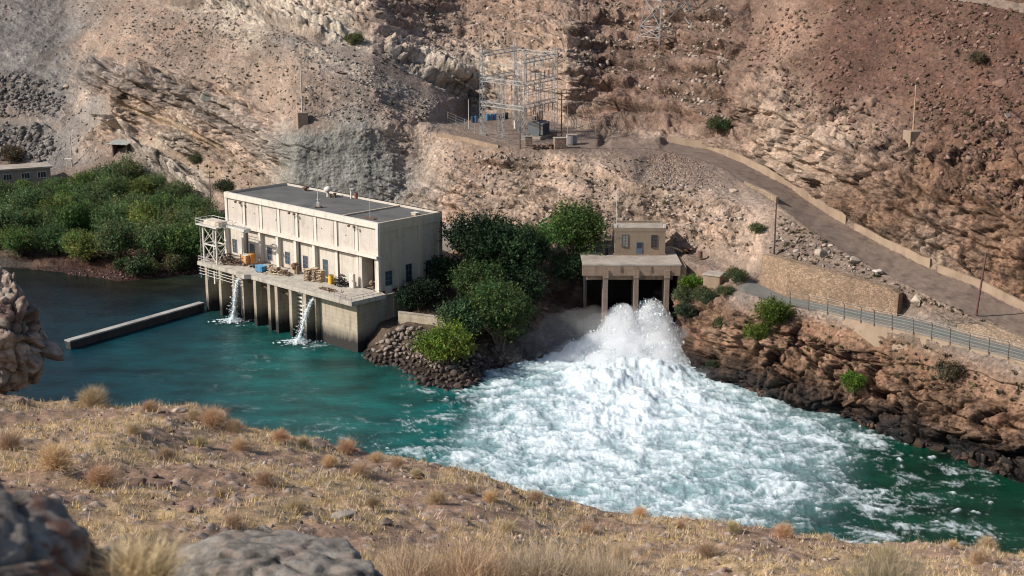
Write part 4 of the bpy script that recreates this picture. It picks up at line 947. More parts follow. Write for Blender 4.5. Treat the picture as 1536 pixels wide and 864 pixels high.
# rusty winch and a pale box between heap and pallets
p = dpt(487, 478); t = empty('hand_winch', p, 'upright rusty winch on a pale plinth by the wall', 'winch'); Mf = frameM(p)
g = MB(Mf); g.box(-.9, .2, -.4, .4, 0, .9); g.build('plinth', m_side, t); g = MB(Mf); g.tube((-.1, -.5, 1.5), (-.1, .5, 1.5), .55, .55, 12); g.box(-.3, .1, -.6, .6, .9, 1.4); g.build('drum', m_rust, t)
g = MB(Mf); g.box(.35, .9, -.3, .3, 0, 1.6); g.build('motor', m_tarp, t)
# stacks of pallets, every pallet a thing
def pallet(M, rz):
    pass
pal = None; kk = 0
PW = [('left', 545, 508, 8), ('middle', 572, 510, 9), ('right', 598, 514, 8)]
ORD = ['lowest', 'second', 'third', 'fourth', 'fifth', 'sixth', 'seventh', 'eighth', 'ninth']
for nm, x, y, n in PW:
    p0 = dpt(x, y)
    for k in range(n):
        loc = p0 + Vector((random.uniform(-.12, .12), random.uniform(-.12, .12), k * .27))
        lab = 'pale wooden pallet, %s from the bottom of the %s stack on the deck' % (ORD[k] if k else 'the first', nm)
        if pal is None:
            pal = empty('pallet', loc, lab, 'pallet', 'pallets stacked on the deck', PHRZ)
            Mf = Matrix.Translation(loc)
            g = MB(Mf)
            for i in range(6): g.box(-.65, .65, -.6 + i * .21, -.6 + i * .21 + .15, .19, .23)
            g.build('top_boards', m_pale, pal)
            g = MB(Mf)
            for i in (-.58, 0, .5): g.box(i, i + .1, -.6, .6, .0, .19)
            g.build('bearers', m_wood, pal)
        else:
            o = copy_tree(pal); o.location = loc; o['label'] = lab; o.rotation_euler.z = PHRZ
        (pal if kk == 0 else o).rotation_euler.z = PHRZ + random.uniform(-.25, .25); kk += 1
# ------------------------------------------------------------------ outlet portal, valve house, walls and fence
def masonry(name, c, scale=2.0, mortar=.72):
    m, nt, bs, out = nmat(name)
    geo = N(nt, 'NewGeometry'); mp = N(nt, 'Mapping'); mp.inputs['Scale'].default_value = (1, 1, 1.35); nt.links.new(geo.outputs['Position'], mp.inputs[0])
    v1 = N(nt, 'TexVoronoi', i_Scale=scale); nt.links.new(mp.outputs[0], v1.inputs['Vector'])
    v2 = N(nt, 'TexVoronoi', feature='DISTANCE_TO_EDGE', i_Scale=scale); nt.links.new(mp.outputs[0], v2.inputs['Vector'])
    n1 = noise(nt, .35, 6, .65, geo.outputs['Position'])
    hs_ = N(nt, 'SeparateColor'); nt.links.new(v1.outputs['Color'], hs_.inputs[0])
    col = ramp(nt, hs_.outputs[0], [(0, tuple(x * .68 for x in c)), (.5, c), (1, tuple(min(1, x * 1.28) for x in c))])
    col = mixc(nt, 1., col, ramp(nt, n1.outputs[0], [(.3, (.75, .73, .7)), (.7, (1.12, 1.12, 1.12))]), 'MULTIPLY')
    e = ramp(nt, v2.outputs['Distance'], [(.02, (1, 1, 1)), (.09, (0, 0, 0))])
    col = mixc(nt, e, col, tuple(x * mortar for x in c))
    nt.links.new(col, bs.inputs['Base Color']); bs.inputs['Roughness'].default_value = .92; bs.inputs['Specular IOR Level'].default_value = .15
    r_ = ramp(nt, v2.outputs['Distance'], [(.0, (0, 0, 0)), (.16, (1, 1, 1))]); bump(nt, bs, r_, .6, .08); return m
m_mason = masonry('tan_stone_masonry', (.30, .21, .145), 2.1)
m_mason2 = masonry('pale_stone_masonry', (.30, .225, .165), 2.4)
m_plast = surf('rendered_masonry', (.31, .23, .165), .92, .16, .45, .4, 2.2, .06, dirt=(.21, .15, .105), stretch=(1, 1, .5), spec=.15)
def ribbon(name, pts, zb, zt, th, mat, label, cat, group=None, coping=None, batter=0.0):
    """a wall along plan points; zb, zt: bottom and top heights per point"""
    pts = [Vector((p[0], p[1], 0)) for p in pts]; n = len(pts)
    o0 = (pts[0].x, pts[0].y, zb[0]); vs, fs, cv = [], [], []
    for i in range(n):
        d = (pts[min(i + 1, n - 1)] - pts[max(i - 1, 0)]).normalized(); nr = Vector((-d.y, d.x, 0))
        if nr.y < 0: nr = -nr
        f_, b_ = pts[i], pts[i] + nr * th
        vs += [f_ - nr * batter + Vector((0, 0, zb[i])), f_ + Vector((0, 0, zt[i])), b_ + Vector((0, 0, zt[i])), b_ + Vector((0, 0, zb[i]))]
        cv += [f_ - nr * .06 + Vector((0, 0, zt[i])), f_ - nr * .06 + Vector((0, 0, zt[i] + .18)), b_ + nr * .06 + Vector((0, 0, zt[i] + .18)), b_ + nr * .06 + Vector((0, 0, zt[i]))]
    for i in range(n - 1):
        for k in range(4): fs.append((i * 4 + k, i * 4 + (k + 1) % 4, i * 4 + 4 + (k + 1) % 4, i * 4 + 4 + k))
    fs += [(0, 1, 2, 3), (n * 4 - 1, n * 4 - 2, n * 4 - 3, n * 4 - 4)]
    if coping is None:
        g = MB(); g.add(vs, fs); o = g.build(name, mat, None, o0); tag(o, label, cat, group); return o
    t = empty(name, o0, label, cat, group)
    g = MB(); g.add(vs, fs); g.build('wall_face', mat, t); g = MB(); g.add(cv, fs); g.build('coping', coping, t); return t
def along(poly, step=12):
    out = []
    for p, q_ in zip(poly[:-1], poly[1:]):
        k = max(1, int((q_[0] - p[0]) / step))
        out += [(p[0] + (q_[0] - p[0]) * i / k, p[1] + (q_[1] - p[1]) * i / k) for i in range(k)]
    return out + [poly[-1]]
def wall_on(poly, h, name, mat, label, cat, th=.45, sink=.8, group=None, coping=None, step=12):
    ps = [ter(*p) for p in along(poly, step)]
    z = blur(np.array([[p[2] for p in ps]]).T, 2)[:, 0]
    ribbon(name, ps, [v - sink for v in z], [v + h for v in z], th, mat, label, cat, group, coping)
FE = dict((round(x), y) for x, y in FAR_EDGE)
def fe(x): return (x, float(np.interp(x, [p[0] for p in FAR_EDGE], [p[1] for p in FAR_EDGE])) - 1.0)
wall_on([fe(x) for x in (1002, 1030, 1060, 1085, 1110, 1145, 1180, 1215, 1250, 1268)], 1.45, 'stone_wall', m_plast, 'long pale low wall curving along the inner side of the upper dirt road', 'wall')
wall_on([fe(x) for x in (1281, 1305, 1330, 1365, 1394)], 1.3, 'stone_wall', m_plast, 'straight middle piece of low wall beside the upper road between two gaps', 'wall')
wall_on([fe(x) for x in (1406, 1435, 1470, 1500, 1536, 1600, 1700)], 1.3, 'stone_wall', m_plast, 'low wall beside the upper road running out of the right edge', 'wall')
wall_on([(1116, 277), (1130, 284), (1148, 294), (1164, 305)], .9, 'stone_wall', m_mason2, 'short stone wall on the outer side of the upper road bend', 'wall')
wall_on([(655, 204), (675, 208), (700, 213), (722, 219), (747, 223)], .75, 'stone_wall', m_plast, 'low pale kerb wall in front of the switchyard', 'wall')
# the tall masonry retaining wall above the lower road
bl = along([(1141, 428), (1180, 444), (1240, 456), (1305, 467), (1346, 474)], 10)
bp = [PZ(x, y, 14.0) for x, y in bl]
tx = [1141, 1145, 1240, 1333, 1347]; ty = [381, 381, 407, 432, 441]
zt = []
for (x, y), p in zip(bl, bp):
    yt = np.interp(x, tx, ty); zt.append(float(CZ - (p[1] + .3) * ratio(yt)))
ribbon('retaining_wall', bp, [13.2] * len(bp), zt, 1.6, m_mason, 'tall tan masonry retaining wall above the lower gravel road', 'retaining wall', batter=.25)
bl = along([(1436, 497), (1450, 501), (1480, 509), (1536, 523), (1640, 560), (1780, 610)], 14)
bp = [PZ(x, y, 14.0) for x, y in bl]
ribbon('retaining_wall', bp, [13.2] * len(bp), [14.2 + max(.9, 2.9 - .24 * i) for i in range(len(bp))], 1.0, m_mason2, 'lower pale stone wall behind the leaning pole at the right edge', 'retaining wall', batter=.2)
# wall and kerb below the lower road
nl = along([(1226, 467), (1304, 486), (1380, 503), (1458, 524), (1536, 544), (1650, 585), (1800, 640)], 14)
npn = [PZ(x, y, 14.0) for x, y in nl]
ribbon('embankment_wall', npn, [13.0 - 2.4 * min(1, max(0, (i - 3) / 3)) for i in range(len(npn))], [14.12] * len(npn), 1.0, m_plast, 'long plastered wall that carries the lower road above the river rocks', 'wall', coping=surf('grey_kerb', (.22, .19, .155), .9, .2, 1), batter=.3)
# chain link fence along that kerb
fn = empty('mesh_fence', PZ(1213, 464, 14.2), 'long wire fence with leaning post tops along the lower road', 'fence')
fx_ = [1185, 1213, 1241, 1266, 1291, 1311, 1338, 1370, 1397, 1425, 1454, 1483, 1512, 1545, 1580, 1620]
heads = []
for x in fx_:
    y = float(np.interp(x, [p[0] for p in LOW_NEAR], [p[1] for p in LOW_NEAR])); p = Vector(PZ(x, y - .5, 14.2)); lx = random.uniform(-.12, .12)
    top = p + Vector((lx * .4, .02, 2.0)); hd = top + Vector((-.38, -.18, .42)); heads.append((p, top, hd))
    g = MB(); g.tube(p - Vector((0, 0, .3)), top, .055, .05, 6); g.tube(top, hd, .045, .035, 6); g.build('post', m_darkpole, fn)
for k in range(6):
    g = MB()
    for (p, t_, h_), (p2, t2, h2) in zip(heads[:-1], heads[1:]):
        a_, b_ = (p.lerp(t_, .08 + k * .23), p2.lerp(t2, .08 + k * .23)) if k < 5 else (h_, h2)
        g.tube(a_, b_, .014, .014, 3)
    g.build('wire', surf('galvanised_wire', (.30, .31, .30), .5, .1, 1), fn)

# outlet works: slab on three piers in front of two dark tunnel mouths
ol = empty('outlet_portal', PZ(950, 500, 0), 'brown concrete outlet with two dark tunnel mouths and three piers', 'dam outlet')
pl_, pr_ = PZ(884, 396, 14.6), PZ(1019, 398, 14.6)
yf = float((pl_[1] + pr_[1]) / 2); x0_, x1_ = float(pl_[0]), float(pr_[0])
m_outc = concrete('rust_stained_concrete', (.30, .215, .16)); m_outd = concrete('dark_wet_pier', (.24, .185, .15), 3.5)
m_slab = surf('bleached_slab', (.36, .31, .26), .9, .25, .5, .2, 5, .02, dirt=(.22, .175, .14))
MB().box(x0_ - 1.2, x1_ + .5, yf, yf + 17, 14.4, 14.62).build('deck_slab', m_slab, ol)
MB().box(x0_ - 1.2, x1_ + .3, yf + .02, yf + 1.2, 12.6, 14.4).build('edge_beam', m_outc, ol)
MB().box(x0_ - .5, x1_ - .9, yf + 1.2, yf + 2.6, 11.6, 13.9).build('lintel_beam', m_outc, ol)
pxs = []
for xx in (908, 954, 1000):
    X_ = (xx - 768) * (yf + .1) / float(denY(440)); pxs.append(X_)
    MB().box(X_ - .42, X_ + .42, yf - .1, yf + 4.5, -3, 12.59).build('pier', m_outd, ol)
    MB().box(X_ - .5, X_ + .5, yf - .2, yf + .13, 12.2, 13.6).build('pier_cap', m_outc, ol)
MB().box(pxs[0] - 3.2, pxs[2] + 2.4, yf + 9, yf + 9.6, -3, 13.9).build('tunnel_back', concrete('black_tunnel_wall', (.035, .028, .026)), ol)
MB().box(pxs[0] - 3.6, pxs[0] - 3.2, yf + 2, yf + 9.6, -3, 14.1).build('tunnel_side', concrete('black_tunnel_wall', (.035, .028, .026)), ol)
MB().box(pxs[2] + 2.0, pxs[2] + 3.4, yf + .4, yf + 9.6, -3, 14.1).build('wing_wall', m_outc, ol)
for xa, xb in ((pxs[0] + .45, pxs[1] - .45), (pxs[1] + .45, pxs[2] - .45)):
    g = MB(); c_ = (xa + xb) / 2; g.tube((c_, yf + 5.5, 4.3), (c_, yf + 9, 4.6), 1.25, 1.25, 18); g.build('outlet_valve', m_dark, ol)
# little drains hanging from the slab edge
for xx in (932, 978):
    g = MB(); X_ = (xx - 768) * yf / float(denY(400)); g.box(X_ - .12, X_ + .12, yf - .06, yf + .14, 13.2, 14.18); g.build('drain', m_rust, ol)

# valve house
hb = PZ(922, 382.5, 14.62); hr = PZ(997.5, 382.5, 14.62); hy = float(hb[1]); hx0, hx1 = float(hb[0]), float(hr[0])
vh = empty('valve_house', ((hx0 + hx1) / 2, hy, 14.62), 'small square flat roofed brown house above the tunnel mouths', 'house')
m_hw = surf('brown_house_render', (.27, .21, .15), .9, .12, .5, .3, 5, .02, dirt=(.20, .15, .11), stretch=(1, 1, .5))
MB().box(hx0, hx1, hy, hy + 6.5, 14.85, 19.3).build('house_wall', m_hw, vh)
g = MB(); g.box(hx0 - .05, hx1 + .05, hy - .05, hy + .3, 18.95, 19.62); g.box(hx0 - .05, hx0 + .3, hy + .3, hy + 6.2, 19.3, 19.62); g.box(hx1 - .3, hx1 + .05, hy + .3, hy + 6.2, 19.3, 19.62); g.box(hx0 - .05, hx1 + .05, hy + 6.2, hy + 6.55, 19.3, 19.72)
g.build('parapet', m_hw, vh)
MB().box(hx0 + .31, hx1 - .31, hy + .31, hy + 6.19, 19.3, 19.36).build('roof', m_slab, vh)
for xx in (hx0 + .1, hx1 - .15): MB().box(xx - .22, xx + .22, hy - .07, hy + .4, 19.63, 20.3).build('parapet_post', m_white, vh)
MB().box(hx0 - .3, hx1 + .2, hy - .35, hy + 6.6, 14.62, 14.85).build('plinth', m_outc, vh)
def hwin(x0, x1, y0, y1, nr, nc, glass):
    a_, b_ = PY(x0, y1, hy), PY(x1, y0, hy); g = MB(); z0, z1, u0, u1 = a_[2], b_[2], a_[0], b_[0]
    g.box(u0 - .09, u0, hy - .09, hy, z0 - .09, z1 + .09); g.box(u1, u1 + .09, hy - .09, hy, z0 - .09, z1 + .09); g.box(u0, u1, hy - .09, hy, z1, z1 + .09); g.box(u0, u1, hy - .14, hy, z0 - .09, z0)
    for k in range(1, nr): z = z0 + (z1 - z0) * k / nr; g.box(u0, u1, hy - .06, hy - .031, z - .03, z + .03)
    for k in range(1, nc): x = u0 + (u1 - u0) * k / nc; g.box(x - .025, x + .025, hy - .058, hy - .031, z0, z1)
    f = g.build('window', m_rust, vh); MB().box(u0, u1, hy - .03, hy - .001, z0, z1).build('pane', glass, f)
hwin(933, 942, 352.5, 370, 4, 2, surf('pale_painted_glass', (.22, .25, .245), .4, .15, 1)); hwin(977, 985.5, 353, 371, 4, 3, m_glass)
a_, b_ = PY(954, 381.8, hy), PY(963.5, 362.5, hy); g = MB(); g.box(a_[0], b_[0], hy - .08, hy - .001, 14.86, 17.0)
dr = g.build('door', surf('slate_blue_paint', (.10, .13, .19), .6, .2, 2), vh)
MB().box(a_[0] + .12, b_[0] - .12, hy - .1, hy - .081, 15.9, 16.9).build('door_glass', m_glass, dr)
g = MB(); p = PZ(924, 382, 14.62); g.tube((hx0 + .25, hy + .8, 19.36), (hx0 + .25, hy + .8, 26.5), .07, .04, 6); tag(g.build('mast', m_steel, None, (hx0 + .25, hy + .8, 19.36)), 'thin tall mast rising from the left corner of the small house', 'mast')
# odds and ends on the platform
def barrel(px, py, z, label, r=.45, h=1.1, mat=None):
    p = PZ(px, py, z); t = empty('barrel', p, label, 'barrel'); g = MB(Matrix.Translation(p)); g.lathe([(r, 0), (r, h * .32), (r * 1.06, h * .34), (r, h * .37), (r, h * .65), (r * 1.06, h * .67), (r, h * .7), (r, h)], n=14); g.build('shell', mat or m_rust, t)
    g = MB(Matrix.Translation(p)); g.tube((0, 0, h), (0, 0, h + .03), r * .9, r * .9, 14); g.build('barrel_top', mat or m_rust, t)
barrel(908, 382, 14.62, 'dark drum left of the small house on the platform', .5, 1.3, m_dark)
barrel(1050, 387, 14.62, 'small dark drum on the platform below the pale cliff', .45, 1.2, m_rust)
p = PZ(1021, 380, 14.62); t = empty('log_heap', p, 'bleached logs and scrap lying right of the small house', 'log heap'); Mf = Matrix.Translation(p)
g = MB(Mf); g.path([(-2.0, 1.5, .9), (-1.0, .9, .8), (.4, .2, .3)], .2, .15); g.path([(-1.6, 1.9, .6), (.0, 1.0, .5), (1.4, .3, .25)], .17, .12); g.build('pale_logs', m_pale, t)
g = MB(Mf)
for _ in range(16): g.cbox((random.gauss(.9, .7), random.gauss(.4, .4), random.uniform(.1, .9)), (random.uniform(.3, 1), random.uniform(.2, .6), random.uniform(.1, .5)), random.uniform(0, 3), random.gauss(0, .5))
g.build('scrap', m_rust, t)
# concrete block at the platform end
p = PZ(1057, 432, 11.6); q0 = PZ(1066, 414, 14.4); t = empty('stone_block', (q0[0], q0[1], 11), 'pale square concrete block at the right end of the platform', 'concrete block')
Mf = Matrix.Translation((q0[0] + .8, q0[1] + .5, 0)) @ Matrix.Rotation(-.5, 4, 'Z')
g = MB(Mf); g.box(-1.6, 1.4, -1.3, 1.6, 9.5, 14.5); g.build('block', m_plast, t, bevel=.08); g = MB(Mf); g.box(-1.75, 1.55, -1.45, 1.75, 14.5, 14.8); g.build('capstone', m_slab, t, bevel=.05)
# garden wall beside the power station and the cross-shaped post
ga, gb, gc = PZ(597, 467.5, 7.0), PZ(668, 476, 7.0), PZ(700, 482, 7.0)
ribbon('garden_wall', [ga, (ga + gb) / 2, gb, gc], [2.5] * 4, [6.85] * 4, .45, m_conc, 'grey concrete garden wall above the boulder heap', 'wall', coping=m_slab)
p = ter(654, 446); p[2] = 7.2; t = empty('signal_post', p, 'white cross-shaped post in the shade beside the power station', 'post'); Mf = Matrix.Translation(p)
MB(Mf).box(-.08, .08, -.08, .08, -.5, 2.4).build('upright', m_white, t); MB(Mf).box(-.5, .5, -.1, .1, 1.55, 1.75).build('cross_bar', m_white, t)
# small pale building behind the power station
def flat_house(name, p, rz, L_, W_, H_, label, wins, mat, roofm, over=.35, cat='building'):
    t = empty(name, p, label, cat); Mf = Matrix.Translation(p) @ Matrix.Rotation(rz, 4, 'Z')
    MB(Mf).box(0, L_, 0, W_, -1.5, H_).build('wall', mat, t); MB(Mf).box(-over, L_ + over, -over, W_ + over, H_, H_ + .4).build('roof', roofm, t)
    for u, z0, z1, wd in wins:
        g = MB(Mf); g.box(u - wd / 2 - .1, u - wd / 2, -.1, 0, z0 - .1, z1 + .1); g.box(u + wd / 2, u + wd / 2 + .1, -.1, 0, z0 - .1, z1 + .1); g.box(u - wd / 2, u + wd / 2, -.1, 0, z1, z1 + .1); g.box(u - wd / 2, u + wd / 2, -.12, 0, z0 - .1, z0)
        for k in (1, 2): g.box(u - wd / 2 + wd * k / 3 - .04, u - wd / 2 + wd * k / 3 + .04, -.08, -.031, z0, z1)
        f = g.build('window', m_white, t); MB(Mf).box(u - wd / 2, u + wd / 2, -.03, -.001, z0, z1).build('pane', m_glass, f)
    return t
p = PY(664, 372, 274); flat_house('store_house', p, -.1, 8.5, 4.5, 3.6, 'small pale building half hidden between the power station and dark trees', [(2.2, 1.2, 2.6, 1.3), (5.5, 1.2, 2.6, 1.3)], m_cream, m_slab)
pr2, pl2 = PZ(75, 249, 13.4), PZ(0, 254, 13.4); d_ = Vector(pr2 - pl2); rz_ = math.atan2(d_.y, d_.x)
p0 = Vector(pr2) - Vector((d_.x, d_.y, 0)).normalized() * 26; p0.z = 9.4
flat_house('long_shed', p0, rz_, 26, 7, 3.6, 'long low grey building with pale flat roof above the thicket', [(26 - 2.2, 1.2, 2.6, 2.0), (26 - 6.2, 1.2, 2.6, 2.0), (26 - 10.6, 1.2, 2.6, 2.0), (26 - 15, 1.2, 2.6, 2.0)], surf('grey_brown_wall', (.25, .205, .175), .9, .15, .6), m_slab, .5)
# open hut with a tilted sheet roof
p = ter(179, 232); p = Vector(p); t = empty('open_hut', p, 'small open hut with sloping grey sheet roof on the left slope', 'hut'); Mf = Matrix.Translation(p) @ Matrix.Rotation(-.25, 4, 'Z')
g = MB(Mf); g.box(-1.6, 2.4, 2.6, 2.9, -1, 2.9); g.box(2.1, 2.4, -.2, 2.6, -1, 2.6); g.box(-1.9, -1.6, 0, 2.9, -1, 2.7); g.build('wall', surf('hut_stone', (.13, .10, .085), .9, .3, 1), t)
g = MB(Mf)
for i in range(9): g.cbox((-2.3 + i * .62, 1.2, 3.0 + (.03 if i % 2 else 0)), (.63, 4.6, .1), 0, .16)
g.build('sheet_roof', surf('weathered_sheet', (.33, .35, .32), .6, .25, .8, dirt=(.2, .17, .14)), t)
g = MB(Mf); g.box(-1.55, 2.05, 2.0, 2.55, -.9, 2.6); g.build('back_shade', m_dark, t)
# pale sheet on the right slope
p = Vector(ter(1512, 182)); t = MB(Matrix.Translation(p + Vector((0, -.3, .5))) @ Matrix.Rotation(.3, 4, 'Z')); t.cbox((0, 0, 0), (1.0, .7, .12), .2, .9); t.cbox((.3, .3, -.2), (.25, .25, .8))
tag(t.build('marker_board', m_slab, None, p), 'small pale board lying on the red slope at the right', 'board')

# two streams of water falling from the deck outlets
def stream(px0, py0, zs, w0, out, label, r=.22):
    u = uof(px0, w0, zs); a_ = L2W(u, w0, zs); t = empty('water_stream', a_, label, 'falling water'); pts = []
    for k in range(15):
        s_ = k / 14; pts.append(L2W(u - 1.0 * s_ * out / 2.5, w0 - out * s_**.62, zs - (zs - .15) * s_**1.35))
    g = MB(); rr_ = random.Random(3)
    for off in range(5):
        ps = [p + Vector((rr_.uniform(-.16, .16), rr_.uniform(-.16, .16), 0)) * (1 + 1.6 * i / 14) * (0 if i == 0 else 1) for i, p in enumerate(pts)]
        g.path(ps, r * .38, r * .62, 6)
    g.build('strand', m_foam, t, sm=True)
    g = MB()
    for _ in range(1300):
        i = rr_.random()**.7; p = pts[min(14, int(i * 14.99))]; s_ = .05 + .07 * rr_.random()
        q_ = p + Vector((rr_.gauss(0, .13 + .30 * i), rr_.gauss(0, .13 + .30 * i), rr_.gauss(0, .3)))
        if q_.z < .1: q_.z = .1 + rr_.random() * .5
        g.add([q_ + Vector((rr_.gauss(0, s_), rr_.gauss(0, s_), rr_.gauss(0, s_))) for _ in range(3)], [(0, 1, 2)])
    tag(g.build('droplets', m_foam, t), kind='stuff')
    g = MB(); c_ = pts[-1]
    for _ in range(700):
        an = rr_.uniform(0, 6.283); rd = abs(rr_.gauss(0, 1.5)); q_ = c_ + Vector((rd * math.cos(an) * 1.3, rd * math.sin(an), .06 + .6 * rr_.random() * math.exp(-rd)))
        s_ = .1 + .18 * rr_.random(); g.add([q_ + Vector((rr_.gauss(0, s_), rr_.gauss(0, s_), abs(rr_.gauss(0, s_ * .4)))) for _ in range(3)], [(0, 1, 2)])
    tag(g.build('splash', m_foam, t), kind='stuff')
m, nt, bs, out = nmat('white_water'); bs.inputs['Base Color'].default_value = (.82, .88, .9, 1); bs.inputs['Roughness'].default_value = .6; bs.inputs['Subsurface Weight'].default_value = 0
m_foam = m
stream(zx(238), 0, 8.4, -7.6, 1.6, 'thin white stream falling from the spout near the hoist tower')
stream(zx(583), 0, 8.2, -6.1, 3.4, 'white arc of water falling beside the solid concrete block', .2)
# ------------------------------------------------------------------ switchyard, poles and pylon
m_galv = surf('galvanised_steel', (.32, .33, .325), .5, .25, 1, .05, 10, .005, dirt=(.22, .2, .18))
def lattice(g, a, b, w, nseg, r=.05, taper=1.0, chord=.06):
    """a lattice member between two points, square cross-section of width w"""
    a, b = Vector(a), Vector(b); d = (b - a).normalized(); ref = Vector((0, 0, 1)) if abs(d.z) < .9 else Vector((1, 0, 0))
    t = d.cross(ref).normalized(); s_ = d.cross(t)
    if abs(d.z) > .9: t, s_ = Vector((YX.x, YX.y, 0)), Vector((-YX.y, YX.x, 0))
    cr = [(-1, -1), (1, -1), (1, 1), (-1, 1)]
    def pt(k, f): return a + (b - a) * f + (t * cr[k][0] + s_ * cr[k][1]) * (w / 2) * (1 + (taper - 1) * f)
    for k in range(4): g.tube(pt(k, 0), pt(k, 1), chord, chord, 4)
    for i in range(nseg):
        f0, f1 = i / nseg, (i + 1) / nseg
        for k in range(4):
            k2 = (k + 1) % 4
            if i % 2: g.tube(pt(k, f0), pt(k2, f1), r, r, 3, False)
            else: g.tube(pt(k2, f0), pt(k, f1), r, r, 3, False)
    return g
FLp = Vector(PZ(724, 203, 28.5)); FRp = Vector(PZ(786, 212, 28.5)); BRp = Vector(PZ(832, 198, 28.5)); BLp = FLp + BRp - FRp
YX = (FRp - FLp).normalized()
sy = empty('switchyard_gantry', FLp, 'tall pale lattice steel gantry of the switchyard', 'gantry')
for p, h_ in ((FLp, 18.6), (FRp, 18.8), (BRp, 18.6), (BLp, 18.6)):
    g = MB(); lattice(g, p + Vector((0, 0, .4)), p + Vector((0, 0, h_)), .95, 17, .042, .75, .07); lc = g.build('lattice_column', m_galv, sy)
    g = MB(Matrix.Translation(p)); g.cbox((0, 0, 0), (1.5, 1.5, .9)); g.build('footing', m_slab, lc)
    g = MB(Matrix.Translation(p)); g.tube((0, 0, h_), (0, 0, h_ + 1.6), .06, .03, 5); g.build('lightning_spike', m_galv, lc)
def beam(p, q_, z0, z1, n=8, w=.8):
    g = MB(); a_, b_ = Vector(p) + Vector((0, 0, z0)), Vector(q_) + Vector((0, 0, z1)); lattice(g, a_, b_, w, n + 3, .04, 1, .065); return g.build('lattice_beam', m_galv, sy)
for z in (7.0, 12.2): beam(FLp, FRp, z, z - .1); 
beam(FLp, BLp, 17.5, 17.5, 9); beam(FRp, BRp, 16.8, 16.8, 9); beam(FRp, BRp, 12.0, 12.0, 9); beam(FRp, BRp, 7.2, 7.2, 9); beam(BLp, BRp, 12.2, 12.2, 8); beam(BLp, BRp, 17.2, 17.2, 8); beam(FLp, BLp, 12.2, 12.2, 9)
m_porc = surf('brown_porcelain', (.17, .09, .06), .3, .2, 2)
def insul(p, h, mat=None):
    g = MB(Matrix.Translation(p)); pr = [(.05, 0)]
    for k in range(6): z = h * k / 6; pr += [(.07, z + .02), (.17, z + h * .05), (.07, z + h * .1)]
    pr += [(.05, h)]; g.lathe(pr, n=7); return g.build('insulator', mat or m_porc, sy)
for k in range(7):
    f = (k + .5) / 7; b_ = FRp.lerp(BRp, f); insul(b_ + Vector((0, 0, 12.4)), 1.7); insul(b_ + Vector((0, 0, 5.0)), 1.8)
for k in range(5):
    f = (k + .5) / 5; b_ = FLp.lerp(FRp, f); insul(b_ + Vector((0, 0, 10.3)), 1.5)
for k in range(3):                                   # bus bars and their droppers
    g = MB(); off = Vector((YX.y, -YX.x, 0)) * (.8 * k - .8)
    g.tube(FRp.lerp(BRp, .05) + off + Vector((0, 0, 9.6 + k * .5)), FRp.lerp(BRp, .95) + off + Vector((0, 0, 9.6 + k * .5)), .06)
    for f in (.2, .45, .7, .9): g.tube(FRp.lerp(BRp, f) + off + Vector((0, 0, 9.6 + k * .5)), FRp.lerp(BRp, f) + off * .5 + Vector((0, 0, 5.5 + k * .3)), .03, .03, 4)
    g.build('bus_bar', m_galv, sy)
    g = MB()
    for f in (.15, .5, .85):
        a_ = FLp.lerp(BLp, f) + Vector((0, 0, 17.2)); c_ = FRp.lerp(BRp, f) + Vector((0, 0, 16.6)); prev = a_
        for i in range(1, 9):
            s_ = i / 8; q_ = a_.lerp(c_, s_) - Vector((0, 0, 1.4 * 4 * s_ * (1 - s_) + k * .25)); g.tube(prev, q_, .025, .025, 3, False); prev = q_
    g.build('overhead_wire', m_galv, sy)
m_galvd = surf('dull_steel', (.20, .20, .19), .6, .25, 1)
for f in (.2, .5, .8):
    for h_ in (4.6, 9.4, 14.6):
        g = MB(); a_ = FRp.lerp(BRp, f) + Vector((0, 0, h_)); c_ = FLp.lerp(BLp, f) + Vector((0, 0, h_)); g.tube(a_, a_.lerp(c_, .35), .06, .06, 4); g.tube(a_.lerp(c_, .35), a_.lerp(c_, .35) + Vector((0, 0, 1.6)), .1, .1, 5); g.tube(a_.lerp(c_, .15), a_.lerp(c_, .15) + Vector((0, 0, 1.6)), .1, .1, 5); g.tube(a_.lerp(c_, .1) + Vector((0, 0, 1.6)), a_.lerp(c_, .4) + Vector((0, 0, 1.7)), .05, .05, 4); g.build('disconnector', m_galvd, sy)
for k in range(8):
    g = MB(); f = (k + .5) / 8; a_ = FRp.lerp(BRp, f) + Vector((0, 0, 16.4)); g.tube(a_, a_ - Vector((0, 0, 3.9)), .05, .05, 4); g.tube(a_ - Vector((.4, 0, 4.4)), a_ - Vector((.2, 0, 8.8)), .05, .05, 4); g.build('dropper', m_galvd, sy)
for i, (fa, fb, hh_) in enumerate(((.5, .0, 13.5), (.5, .5, 15.5), (1.0, .5, 14.0), (.0, .5, 12.5), (.75, .25, 11.5), (.25, .75, 12.0))):
    p = FLp + (FRp - FLp) * fa + (BLp - FLp) * fb; g = MB(); lattice(g, p, p + Vector((0, 0, hh_)), .5, 12, .04, .7, .055); g.build('thin_mast', m_galv, sy)
